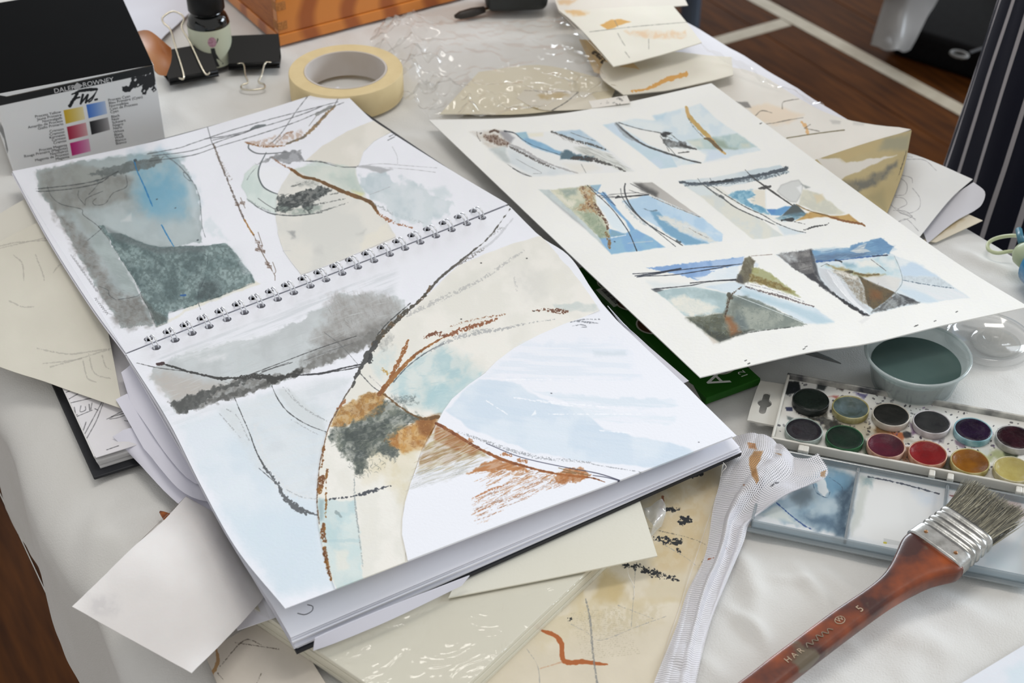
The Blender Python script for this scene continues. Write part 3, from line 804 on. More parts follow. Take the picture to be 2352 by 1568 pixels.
# small black sketchbook on the left
BH = .0135
c0, c1, c2 = U(216, 1100, .003), U(82, 868, .003), U(330, 1064, .003)
ex = (c2 - c0); ex /= np.linalg.norm(ex); ey = np.array([-ex[1], ex[0], 0])
sb = thing('small_sketchbook', 'small black-covered sketchbook with pen sketches under the tracing paper', 'sketchbook', c0 + ex * .09 + ey * .11 - UP * .001)
mk('back_cover', *rbox(c0 + ex * .09 + ey * .115, ex, ey, UP, (.18, .23, .0024), .0008), m_black, sb)
m_edge = mat('page_edges', (226, 226, 226), .8, col2=(216, 214, 214), nscale=8)
for i in range(7):
    off = .0022 * ((i * 3) % 4) / 3
    mk('page', *rbox(c0 + ex * (.0945 - i * .0004) + ey * (.118 + off) + UP * (.0018 + i * .00155), ex, ey, UP, (.176, .222, .0012), .0001, 1), m_edge, sb)
o_ = c0 + UP * (BH - .0015)
S = quadgrid(o_ + ex * .005 + ey * .23, o_ + ex * .18 + ey * .23, o_ + ex * .18 + ey * .0065, o_ + ex * .005 + ey * .0065, 12, 12)
c = Canvas(S, 500, 600, (224, 222, 226), 3)
z4 = ZM(0, 500, .34014)
c.lines([z4((420, 1250), (540, 1180)), z4((440, 1260), (520, 1240), (630, 1215)), z4((470, 1270), (490, 1340), (520, 1330)), z4((500, 1350), (620, 1300)), z4((500, 1280), (510, 1330)), z4((545, 1270), (540, 1310), (575, 1300), (575, 1275)), z4((600, 1260), (605, 1300)), z4((620, 1250), (612, 1295)), z4((555, 1490), (620, 1370), (690, 1240)), z4((585, 1490), (650, 1370), (700, 1240)), z4((550, 1470), (580, 1380)), z4((720, 1360), (770, 1340), (840, 1320)), z4((740, 1360), (800, 1350), (850, 1330)), z4((750, 1345), (820, 1310), (850, 1300)), z4((840, 1370), (880, 1380), (885, 1410)), z4((415, 1190), (470, 1170)), z4((660, 1300), (640, 1290)), z4((720, 1568), (800, 1540))], 1.6, (50, 50, 54), a=.8, rough=.3)
sheet('drawn_page', S, .0003, c.material('pen_page'), sb)
# tracing paper
S = bulge(coons([(-70, 590, .018), (40, 532, .018), (175, 470, .02)], [(-120, 800, .014), (0, 842, .0155), (130, 885, .0165), (282, 938, .02)], [(-70, 590, .018), (-120, 800, .014)], [(175, 470, .02), (235, 700, .022), (282, 938, .02)], 20, 24), .002, 6, .08)
c = Canvas(S, 700, 700, (222, 218, 203), 3)
c.lines([z4((0, 205), (150, 170), (330, 130)), z4((0, 190), (120, 165), (330, 150)), z4((240, 880), (450, 920), (600, 905), (830, 870)), z4((280, 985), (500, 960), (700, 900), (840, 870)), z4((330, 1010), (550, 950)), z4((560, 960), (590, 1080), (650, 1110)), z4((600, 920), (640, 1050), (760, 1090)), z4((690, 930), (720, 1010), (800, 1030)), z4((240, 250), (290, 380), (300, 420)), z4((360, 370), (400, 320), (470, 300)), z4((60, 560), (150, 600), (230, 600)), z4((90, 250), (150, 310), (160, 420))], 3.2, (158, 154, 146), a=.42, rough=1, dry=.15)
sheet('tracing_paper', S, .0003, c.material('tracing', .6, alpha=.9), label='cream tracing paper with faint pencil marks over the small sketchbook', cat='paper')
S = bulge(coons([(-120, 560, .012), (60, 455, .014), (160, 400, .016)], [(-160, 700, .012), (230, 640, .016)], [(-120, 560, .012), (-160, 700, .012)], [(160, 400, .016), (230, 640, .016)], 14, 14), .002, 12, .08)
sheet('tracing_paper', S, .0003, mat('plain_tracing', (219, 216, 205), .7, col2=(222, 219, 208), nscale=14, alpha=.95), label='plain unmarked tracing paper lying beneath the pencil-marked tracing paper', cat='paper')
# loose white sheets between
for k, (nm, lab, tp, bt_) in enumerate((
    ('folded_paper', 'folded white sheet whose pointed corner pokes out beside the coil spine', [(278, 854, .024), (330, 830, .026), (420, 900, .026)], [(300, 925, .022), (420, 1090, .022), (500, 1120, .024)]),
    ('folded_paper', 'folded white sheet with a turned-up tip halfway down the sketchbook edge', [(266, 918, .021), (310, 905, .022), (420, 960, .023)], [(330, 1030, .018), (420, 1130, .019), (520, 1160, .02)]),
    ('folded_paper', 'lowest folded white sheet with a long creased edge beside the sketchbook', [(259, 1003, .017), (310, 985, .017), (440, 1020, .018)], [(300, 1045, .009), (418, 1160, .013), (540, 1200, .015)]))):
    S = coons(tp, bt_, [tp[0], bt_[0]], [tp[-1], bt_[-1]], 14, 10)
    sheet(nm, bulge(S, .002, 20 + k, .03), .0004, mat('lilac_white_paper', (226, 226, 238), .8, col2=(220, 220, 232), nscale=7, spec=.25), label=lab, cat='paper')
# orange crayon tip
a = U(368, 1175, .006); b = U(420, 1215, .006); d = (b - a) / np.linalg.norm(b - a)
cr_ = thing('orange_crayon', 'orange crayon with a dark tip poking out under the curled blank sheet', 'crayon', U(400, 1200, .001))
mk('barrel', *tube([a + d * .012, b + d * .05], .0042, 14), mat('orange_wax', (222, 140, 20), .45, col2=(230, 158, 40), nscale=80), cr_, True)
mk('tip', *tube([a, a + d * .003, a + d * .012], [.0008, .0018, .0042], 14), mat('crayon_tip', (170, 92, 20), .5, col2=(110, 50, 14), nscale=200), cr_, True)
# small sheet beneath the curled one
S = quadgrid((520, 1380, .012), (600, 1330, .018), (690, 1398, .020), (545, 1447, .013), 8, 8)
sheet('loose_note_sheet', S, .0004, m_white, label='small plain white sheet tucked beside the curled blank sheet', cat='paper')
# curled blank sheet
S = coons([(428, 1138, .0165), (500, 1185, .0175), (545, 1255, .0185), (607, 1370, .0192)], [(165, 1391, .030), (300, 1467, .030), (440, 1546, .028)],
          [(428, 1138, .0165), (375, 1195, .026), (290, 1272, .034), (165, 1391, .030)], [(607, 1370, .0192), (530, 1455, .026), (440, 1546, .028)], 30, 30)
uu, vv = np.meshgrid(np.linspace(0, 1, 31), np.linspace(0, 1, 31))
S[..., 2] += .010 * np.sin(np.pi * vv) * np.sin(np.pi * uu) ** .7
c = Canvas(bulge(S, .0015, 31, .03), 500, 500, (233, 230, 229), 2)
c.fill([(200, 1370), (270, 1370), (275, 1410), (220, 1405)], (205, 203, 206), .5, 14, 8, 20, tex=.6)
sheet('curled_paper', bulge(S, .0015, 31, .03), .0005, c.material('curled_blank'), label='curled blank off-white sheet hanging toward the table edge', cat='paper')

# ================================================================== SKETCHBOOK
skb = thing('spiral_sketchbook', 'large open wire-bound sketchbook with abstract watercolour and ink collages', 'sketchbook', U(900, 900, .0205))
NU, NV = 48, 45
sp_b = [(290, 813, .035), (510, 726, .0355), (732, 642, .036), (954, 556, .0365), (1168, 471.5, .037)]
sp_t = [(289, 810, .035), (509, 723, .0355), (731, 639, .036), (953, 553, .0365), (1166, 468, .037)]
fr_b = [(655, 1397, .0560), (900, 1303, .0520), (1173, 1198, .0475), (1440, 1098, .0430), (1692, 1000, .0395)]
SB = coons(sp_b, fr_b, [sp_b[0], (386, 965, .042), (462, 1115, .051), (545, 1262, .0565), fr_b[0]], [sp_b[-1], (1239, 541, .0375), (1311, 592, .038), (1385, 702, .0385), (1480, 798, .039), (1582, 893, .0395), fr_b[-1]], NU, NV)
ST = coons([(28, 393, .020), (200, 358, .020), (381, 318, .021), (590, 258, .022), (777, 199, .024)], sp_t, [(28, 393, .020), (110, 545, .025), (205, 695, .030), sp_t[0]],
           [(777, 199, .024), (847, 268, .026), (892, 300, .028), (1025, 384, .033), sp_t[-1]], NU, NV)
# black covers
def cover(name, pts, z_off=0.0, th=.0024):
    P = [U(*p) for p in pts]
    V = np.array(P + [p - UP * th for p in P]); n = len(P)
    F = [tuple(range(n)), tuple(range(2 * n - 1, n - 1, -1))] + [(i + n, (i + 1) % n + n, (i + 1) % n, i) for i in range(n)]
    return mk(name, V, F, m_black, skb)
sp_dir = U(1168, 476, .036) - U(291, 814, .036); sp_dir /= np.linalg.norm(sp_dir)
cover('back_cover', [(1703, 1040, .0225), (1178, 488, .0235), (300, 832, .0235), (681, 1496, .0225)])
cover('front_cover', [(1160, 474, .0190), (770, 212, .0177), (40, 408, .0177), (296, 818, .0190)])
# pages below the top one on the near side, fanned open at the near edge
SC = coons([(300, 832, .0236), (1178, 488, .0236)], [(679, 1490, .0232), (1702, 1038, .0232)], [(300, 832, .0236), (679, 1490, .0232)], [(1178, 488, .0236), (1702, 1038, .0232)], NU, NV)
vv = np.linspace(0, 1, NV + 1)[:, None, None]
NP = 13
for i in range(1, NP):
    ta = .03 + .93 * i / NP; tb_ = (.68 if i == 1 else .70 + .28 * (i - 1) / (NP - 2)); tt = ta * .85 + (tb_ - ta * .85) * vv ** (9 if i == 1 else 5)
    S = SB * (1 - tt) + SC * tt
    S = S + sp_dir * rr.uniform(-.0012, .0012) + np.array([0, 0, -.0006]) + (np.array([sp_dir[1], -sp_dir[0], 0]) * (rr.uniform(-.0016, .0008) if i > 1 else 0)) * vv
    sheet('page', S[::3, ::4], .0004, m_white, skb)
sheet('page', coons([(1395, 702, .034), (1432, 745, .035)], [(1560, 884, .030), (1582, 874, .033)], [(1395, 702, .034), (1470, 800, .032), (1560, 884, .030)], [(1432, 745, .035), (1512, 814, .034), (1582, 874, .033)], 4, 10), .0004, m_white, skb)
# loose folded sheet slipped into the near edge
S = coons([(724, 1466, .0330), (776, 1442, .0335), (900, 1391, .0330), (1079, 1322, .0290)], [(720, 1494, .0246), (776, 1474, .0246), (900, 1422, .0246), (1060, 1345, .0250)], [(724, 1466, .0330), (720, 1494, .0246)], [(1079, 1322, .0290), (1060, 1345, .0250)], 14, 6)
sheet('slipped_in_sheet', S, .0008, mat('lilac_white_paper'), skb)
# page mark on the second page
c = None

def paint_top():
    c = Canvas(ST, 1250, 950, (230, 232, 240), 2, 3)
    z = ZM(60, 320, .2934)
    c.fill(z((330, 190), (700, 130), (1040, 85), (1190, 140), (1130, 200), (800, 240), (450, 300), (330, 260)), (170, 186, 190), .9, 4, 3, tex=.3)
    c.fill(z((1060, 90), (1260, 140), (1240, 180), (1100, 190)), (160, 180, 184), .6, 5, 4)
    c.fill(z((75, 245), (330, 190), (700, 140), (1060, 90), (1180, 150), (1290, 280), (1352, 450), (1365, 600), (1368, 800), (1150, 842), (1000, 842), (850, 792), (700, 742), (640, 760), (900, 1240), (1005, 1450), (860, 1465), (740, 1475), (430, 945), (215, 560), (105, 400)), (160, 172, 174), .97, 2, 5, 12, col2=(150, 162, 164), tex=.1, ts=20)
    c.fill(z((80, 245), (340, 200), (640, 240), (830, 310), (820, 460), (560, 530), (330, 560), (215, 540), (110, 410)), (122, 122, 117), .75, 9, 6, 20, col2=(136, 137, 132), cs=20, tex=.15, ts=8)
    c.fill(z((340, 200), (620, 240), (600, 320), (380, 340)), (152, 158, 154), .6, 10)
    c.fill(z((215, 560), (330, 640), (470, 790), (570, 960), (650, 1130), (760, 1230), (900, 1240), (1000, 1450), (740, 1475), (580, 1190), (430, 945)), (112, 109, 104), .85, 13, 10, 14, col2=(132, 130, 126), cs=18, tex=.3, ts=7)
    c.fill(z((480, 640), (600, 740), (740, 960), (860, 1130), (870, 1200), (760, 1180), (650, 1010), (520, 830)), (166, 180, 180), .85, 9, 5, col2=(150, 163, 163))
    c.fill(z((380, 560), (480, 600), (560, 720), (470, 740)), (148, 155, 152), .7, 9)
    c.fill(z((855, 175), (1060, 105), (1200, 210), (1290, 440), (1280, 570), (1200, 640), (960, 640), (860, 520), (850, 340)), (110, 168, 196), .68, 34, 24, 30, col2=(146, 184, 200), cs=40)
    c.fill(z((900, 250), (1120, 280), (1180, 420), (1000, 560), (900, 420)), (88, 158, 192), .42, 28, 18)
    c.fill(z((540, 560), (900, 600), (1330, 640), (1355, 800), (1150, 835), (980, 830), (820, 770), (660, 720)), (166, 180, 184), .75, 16, 6, col2=(176, 190, 193))
    c.fill(z((740, 640), (820, 580), (820, 640)), (198, 204, 206), .7, 4, 2)
    c.fill(z((1200, 200), (1340, 400), (1355, 700), (1300, 600), (1250, 350)), (190, 202, 208), .6, 8, 5)
    # lower dark collage
    teal = z((566, 680), (605, 672), (640, 735), (740, 738), (830, 778), (950, 828), (1080, 847), (1250, 836), (1420, 835), (1560, 812), (1640, 890), (1700, 980), (1765, 1060), (1790, 1120), (1520, 1225), (1300, 1300), (1110, 1360), (1105, 1435), (1020, 1468), (960, 1320), (900, 1220), (860, 1110), (760, 960), (690, 850), (640, 770))
    c.fill(z((1000, 1470), (1105, 1420), (1300, 1300), (1530, 1215), (1780, 1110), (1838, 1130), (1700, 1185), (1450, 1270), (1240, 1360), (1105, 1445)), (226, 223, 210), .95, 2, 3, tex=.3)
    c.fill(teal, (98, 122, 123), .97, 1.5, 3, 8, col2=(132, 154, 154), cs=26)
    c.fill(teal, (74, 94, 96), .7, 2, 2, 8, tex=.9, ts=34)
    c.fill(teal, (156, 176, 176), .42, 6, 2, tex=1.0, ts=30)
    c.fill(teal, (66, 84, 84), .45, 2, 2, tex=1.0, ts=5)
    c.fill(z((610, 680), (740, 740), (950, 832), (1080, 850), (1420, 838), (1400, 880), (1050, 900), (800, 820), (700, 790)), (96, 106, 108), .6, 6, 2)
    c.fill(z((1360, 1100), (1500, 1130), (1520, 1225), (1400, 1260), (1330, 1260)), (58, 70, 72), .7, 8, 6, 10, tex=.4, ts=6)
    c.fill(z((900, 1220), (1000, 1330), (1105, 1410), (1020, 1465), (960, 1330)), (72, 78, 74), .7, 6, 4)
    c.fill(z((1620, 840), (1700, 900), (1760, 1060), (1700, 1060), (1630, 900)), (206, 216, 220), .5, 6, 5, tex=.5)
    c.line(z((1210, 1225), (1245, 1222)), 5, (30, 84, 150), .9, 1)
    c.lines([z((1425, 880), (1420, 980)), z((1420, 920), (1390, 900)), z((1360, 1130), (1345, 1260), (1365, 1330)), z((1400, 1080), (1360, 1180))], 1.3, (50, 66, 70), a=.8, rough=.6)
    c.hatch(teal, 260, 14, -15, 50, 1.6, [(70, 88, 88), (128, 152, 152), (58, 76, 78), (110, 134, 136)], .5, 3, curve=.25)
    c.hatch(z((215, 560), (470, 790), (650, 1130), (900, 1240), (1000, 1450), (740, 1475), (430, 945)), 160, 16, 15, 12, 1.6, [(96, 93, 88), (140, 140, 136), (120, 116, 112)], .4, 5)
    c.hatch(z((480, 640), (740, 960), (870, 1200), (650, 1010)), 60, 18, 15, 10, 2, [(178, 190, 190), (146, 158, 158)], .35, 6)
    # top smear and lines
    c.fill(z((480, 270), (640, 222), (740, 195), (840, 160), (900, 170), (1080, 130), (1060, 170), (940, 242), (840, 240), (760, 270), (660, 280), (560, 335), (500, 350), (620, 285)), (96, 104, 104), .88, 2, 5, 9, tex=.2, ts=8)
    pen = (58, 62, 64)
    c.lines([z((50, 395), (110, 385), (400, 352), (600, 308), (720, 250)), z((60, 400), (110, 408), (350, 387), (560, 345), (640, 300)), z((50, 390), (75, 405), (110, 408))], 2.0, pen, a=.8, rough=.5)
    c.lines([z((165, 370), (200, 450), (280, 510), (430, 545), (445, 590), (540, 660), (585, 705)), z((410, 402), (408, 450), (460, 515)), z((600, 405), (475, 460), (460, 515)), z((548, 460), (520, 490), (545, 515), (620, 500), (680, 420), (785, 370), (780, 280)), z((600, 300), (530, 390), (490, 430)), z((590, 700), (480, 790)), z((570, 1150), (640, 1180), (650, 1220), (705, 1258)), z((720, 1255), (860, 1230), (900, 1200))], 1.4, pen, a=.65, rough=.4)
    c.line(z((845, 165), (870, 250), (925, 370), (988, 522)), 3.2, (28, 116, 178), .9, .6)
    c.line(z((1060, 670), (1100, 745), (1155, 838)), 3.0, (28, 116, 178), .9, .6)
    c.lines([z((1075, 110), (1180, 190), (1290, 310), (1350, 430), (1368, 560), (1378, 680), (1402, 765)), z((1090, 130), (1200, 210), (1300, 330)), z((1230, 255), (1240, 290), (1285, 325), (1270, 280), (1230, 255))], 1.5, (84, 92, 96), a=.7, rough=.5)
    c.fill(z((1390, 640), (1450, 620), (1560, 760), (1600, 800), (1480, 770), (1400, 720)), (206, 218, 224), .6, 5, 6, tex=.6, ts=14)
    for q in ((850, 165, 7), (1020, 470, 3), (1165, 538, 2.4), (1340, 790, 4)): c.line(z((q[0], q[1]), (q[0] + 6, q[1] - 3)), q[2], (60, 70, 76), .8)
    # ragged edge and handwriting at the left side
    for i in range(16):
        t = i / 15; x = 350 + 190 * t; y = 905 + 270 * t
        c.line(z((x, y), (x + 8, y + 14), (x + 16, y + 6), (x + 20, y + 20)), 1.2, (110, 110, 114), .6, .5)
    for i in range(9):
        x = 535 + i * 11; y = 1245 + i * 14
        c.line(z((x, y), (x + 14, y - 2), (x + 8, y + 16)), 1.2, (90, 90, 94), .65, .4)
    c.line(z((600, 1350), (670, 1372)), 1, (120, 120, 124), .6)
    for i in range(14): c.line(z((740 + i * 18, 1475 - i * 2), (745 + i * 19, 1440)), 3, (140, 142, 140), .6, 1)
    # right-hand half
    z = ZM(440, 190, .29969); pen = (62, 64, 67)
    up_c = z((870, 602), (1000, 488), (1200, 370), (1400, 288), (1470, 310), (1545, 372), (1400, 448), (1320, 530), (1285, 630), (1255, 652), (1180, 650), (1050, 612))
    lo_c = z((772, 668), (690, 780), (655, 870), (643, 1000), (660, 1150), (705, 1290), (760, 1370), (842, 1472), (1100, 1382), (1350, 1275), (1565, 1182), (1500, 1065), (1400, 960), (1320, 850), (1270, 740), (1255, 655), (1050, 640), (880, 640))
    c.fill(up_c, (225, 221, 211), .95, 1.2, 1, col2=(218, 214, 203), cs=40)
    c.fill(z((1250, 430), (1330, 430), (1330, 500), (1270, 500)), (206, 204, 196), .4, 12)
    c.fill(lo_c, (222, 220, 212), .97, 1.2, 1, col2=(212, 212, 206), cs=60)
    c.fill(z((1500, 1070), (1565, 1182), (1300, 1300), (1320, 1190)), (228, 223, 209), .8, 6, 6)
    c.fill(z((780, 670), (880, 620), (960, 600), (1060, 625), (1255, 655), (1275, 740), (1335, 860), (1200, 850), (1030, 760), (900, 720)), (192, 206, 198), .9, 4, 4, col2=(206, 214, 206), tex=.2)
    c.fill(z((1060, 720), (1240, 720), (1310, 830), (1200, 830)), (170, 188, 182), .6, 10, 6, tex=.4)
    c.fill(z((1230, 830), (1320, 850), (1300, 880)), (214, 210, 120), .6, 6)
    c.fill(z((490, 625), (405, 695), (384, 790), (425, 893), (525, 962), (655, 1012), (652, 855), (560, 808), (515, 720), (525, 640)), (197, 213, 208), .92, 2, 3, col2=(210, 222, 217), edge=.05)
    c.fill(z((530, 640), (520, 720), (560, 800), (655, 845), (700, 770), (750, 690), (650, 640)), (232, 234, 240), .95, 2)
    c.fill(z((655, 860), (720, 885), (800, 850), (880, 828), (1000, 800), (1085, 812), (1020, 870), (940, 915), (920, 1000), (880, 1000), (850, 945), (780, 955), (740, 990), (690, 1005), (648, 970)), (48, 54, 54), .93, 2, 6, 8, tex=.35, ts=6)
    c.fill(z((670, 940), (760, 960), (850, 960), (1000, 930), (980, 1000), (800, 1015), (680, 1000)), (130, 146, 138), .7, 4, 5, tex=.5, ts=8)
    c.fill(z((800, 760), (1000, 740), (960, 790), (820, 800)), (120, 126, 122), .5, 4, 5, tex=.7, ts=6)
    for d in ((940, 940, 1180, 890), (960, 1000, 1200, 920), (760, 800, 880, 760), (1060, 860, 1200, 830)): c.line(z(d[:2], d[2:]), (4, 1.5), (90, 94, 92), .7, 1.5, 4, dry=.35)
    c.hatch(z((660, 860), (860, 830), (1080, 812), (940, 915), (920, 1000), (850, 945), (690, 1005)), 70, 16, -22, 10, 2, [(36, 42, 42), (90, 100, 98), (28, 32, 32)], .7, 8)
    c.line(z((425, 890), (530, 968), (645, 1010), (800, 1020), (1000, 998)), (1.5, 2, 2.5, 3, 1), (70, 76, 78), .8, .6)
    c.line(z((440, 900), (520, 950), (600, 985)), 4, (130, 140, 140), .4, 2, dry=.4)
    c.line(z((510, 885), (580, 935), (645, 972)), 1.6, pen, .8)
    c.line(z((495, 650), (450, 700), (425, 745)), 1.6, (110, 120, 122), .7, .6)
    c.line(z((572, 535), (525, 630), (512, 710), (545, 790), (600, 830), (660, 853)), (2, 3, 3.5, 3.5, 3, 2), (66, 76, 80), .9)
    c.line(z((438, 470), (440, 505), (500, 540), (600, 542), (730, 530)), (3, 3.5, 3, 2.5, 2), (76, 80, 84), .85)
    c.fill(z((480, 620), (560, 580), (690, 535), (850, 510), (835, 540), (862, 602), (770, 615), (700, 615), (600, 590)), (112, 114, 117), .82, 2, 5, 10, tex=.3, ts=10)
    c.line(z((855, 600), (980, 605), (1060, 625), (1150, 648), (1260, 648)), 2, (96, 100, 102), .8, .6)
    # rust branch
    c.line(z((610, 568), (690, 625), (770, 665)), (3, 4, 3), (150, 108, 80), .85, 1.5, 4, dry=.3)
    c.line(z((765, 665), (850, 722), (950, 742), (1060, 790), (1190, 848), (1320, 893), (1385, 930), (1430, 1000)), (7, 8, 6, 9, 10, 9, 11, 6), (118, 76, 22), .97, 1.2, 8, col2=(104, 68, 22))
    c.line(z((1430, 1000), (1500, 1050), (1590, 1085), (1695, 1110)), (6, 9, 6, 3), (150, 88, 48), .85, 2, 4, dry=.42, ds=3)
    c.line(z((1390, 920), (1550, 1000), (1780, 1075)), (3, 10, 4), (150, 158, 160), .6, 2, 4, dry=.45, ds=3)
    # clouds of grey-blue on the right
    c.fill(z((1290, 690), (1450, 690), (1600, 740), (1760, 780), (1880, 870), (2035, 945), (1900, 1030), (1830, 1110), (1620, 1050), (1450, 960), (1340, 860)), (182, 198, 205), .9, 5, 16, 22, col2=(202, 213, 218), tex=.25, ts=26)
    c.fill(z((1820, 830), (1950, 800), (1990, 860), (1880, 880)), (196, 210, 215), .7, 7, 8)
    c.fill(z((1260, 646), (1340, 632), (1430, 640), (1540, 668), (1450, 690), (1350, 662)), (164, 166, 170), .85, 2.5, 2)
    c.lines([z((1270, 640), (1450, 620), (1650, 635), (1880, 652)), z((1480, 648), (1700, 665), (1870, 686)), z((1370, 855), (1440, 830), (1525, 795)), z((1580, 620), (1575, 560), (1540, 490))], 1.2, (160, 160, 164), a=.7, rough=.5)
    c.lines([z((1505, 440), (1555, 415)), z((1515, 412), (1570, 385)), z((1560, 405), (1600, 390))], 2.2, (110, 112, 118), a=.8, rough=.5)
    # fan of pencil lines and the boat
    c.lines([z((-340, 545), (-100, 500), (0, 466), (300, 365), (560, 290), (800, 228), (1120, 146)), z((-300, 560), (0, 520), (250, 435), (440, 370), (530, 325)), z((-320, 600), (0, 556), (200, 490), (500, 400), (800, 300), (960, 232), (1168, 150)), z((100, 430), (300, 400), (600, 320), (850, 240), (1000, 180)), z((160, 440), (400, 385), (470, 350))], (1.8, 1.6), pen, a=.78, rough=.4)
    c.line(z((440, 365), (500, 335), (565, 325)), (2, 7, 4), (98, 106, 110), .85, 1)
    c.line(z((912, 76), (800, 220), (700, 370), (620, 460)), 1.6, pen, .8, .4)
    c.line(z((1145, 80), (1100, 165), (1085, 195)), 1.6, pen, .8)
    c.fill(z((415, 455), (600, 420), (760, 380), (840, 360), (860, 410), (730, 470), (580, 490), (480, 475)), (186, 158, 140), .75, 3, 3, tex=.85, ts=6)
    c.line(z((412, 454), (480, 476), (580, 490), (720, 480)), (4, 5, 5, 2), (140, 92, 50), .85, 1.5, 4, dry=.25)
    c.line(z((720, 475), (850, 418), (930, 350), (1010, 265), (1095, 182)), (3, 6, 8, 8, 5), (98, 86, 68), .85, 2, 5, col2=(140, 110, 70))
    c.line(z((960, 240), (1050, 195), (1100, 175)), (8, 9, 3), (120, 122, 118), .7, 1.5)
    c.lines([z((900, 330), (960, 250)), z((600, 470), (680, 400)), z((640, 470), (720, 390))], 1.3, (90, 84, 78), a=.7)
    c.line(z((730, 385), (770, 375)), 5, (150, 108, 80), .7, 2)
    # stitched twig line
    c.line(z((122, 340), (150, 440), (165, 480)), 1.6, pen, .8)
    c.line(z((165, 465), (220, 610), (285, 770), (350, 930), (410, 1060)), (3, 3.5, 3.5, 4, 3), (86, 72, 62), .85, 1.5, 4, dry=.15)
    c.line(z((190, 530), (240, 640), (300, 740)), 7, (130, 118, 108), .6, 2, 4, dry=.5, ds=2.5)
    c.line(z((405, 1050), (440, 1110), (475, 1165)), 4, (158, 104, 36), .9, 1)
    c.line(z((475, 1165), (540, 1300), (640, 1480)), 1.6, (92, 70, 52), .85, .6)
    for (x, y) in ((500, 1220), (520, 1255), (540, 1290), (575, 1385), (590, 1410), (345, 930), (385, 920), (500, 1280)):
        c.lines([z((x - 10, y - 14 + 7 * q), (x + 22, y - 6 + 7 * q)) for q in range(4)], 1.6, (90, 62, 44), a=.75, rough=.8)
    c.lines([z((510, 1145), (545, 1250)), z((622, 1375), (645, 1440), (635, 1465)), z((375, 880), (410, 960)), z((640, 1480), (640, 1515))], 1.5, (92, 70, 52), a=.8)
    # blots
    c.fill(z((735, 1140), (800, 1150), (800, 1190), (765, 1190)), (150, 152, 152), .8, 5, 4, 10)
    c.fill(z((930, 1280), (1000, 1260), (1000, 1320), (940, 1310)), (200, 200, 196), .7, 8, 5)
    c.fill(z((1260, 1160), (1340, 1130), (1320, 1160)), (188, 188, 184), .7, 5, 4)
    c.line(z((700, 1290), (760, 1290)), 1.5, (190, 192, 196), .6)
    return c, up_c, lo_c, teal
cT, up_c, lo_c, teal = paint_top()
mT = cT.material('painted_left_page', bump=.18)
pgT = sheet('page', ST, .0004, mT, skb); pgT['label'] = 'far page painted with grey, teal and blue washes'
sheet('page', ST - UP * .0016 + np.array([-.0006, -.0008, 0]), .0004, m_white, skb)
glued_piece('collage_piece', lo_c, ST, mT, pgT)
glued_piece('collage_piece', up_c, ST, mT, pgT)
glued_piece('collage_piece', teal, ST, mT, pgT)

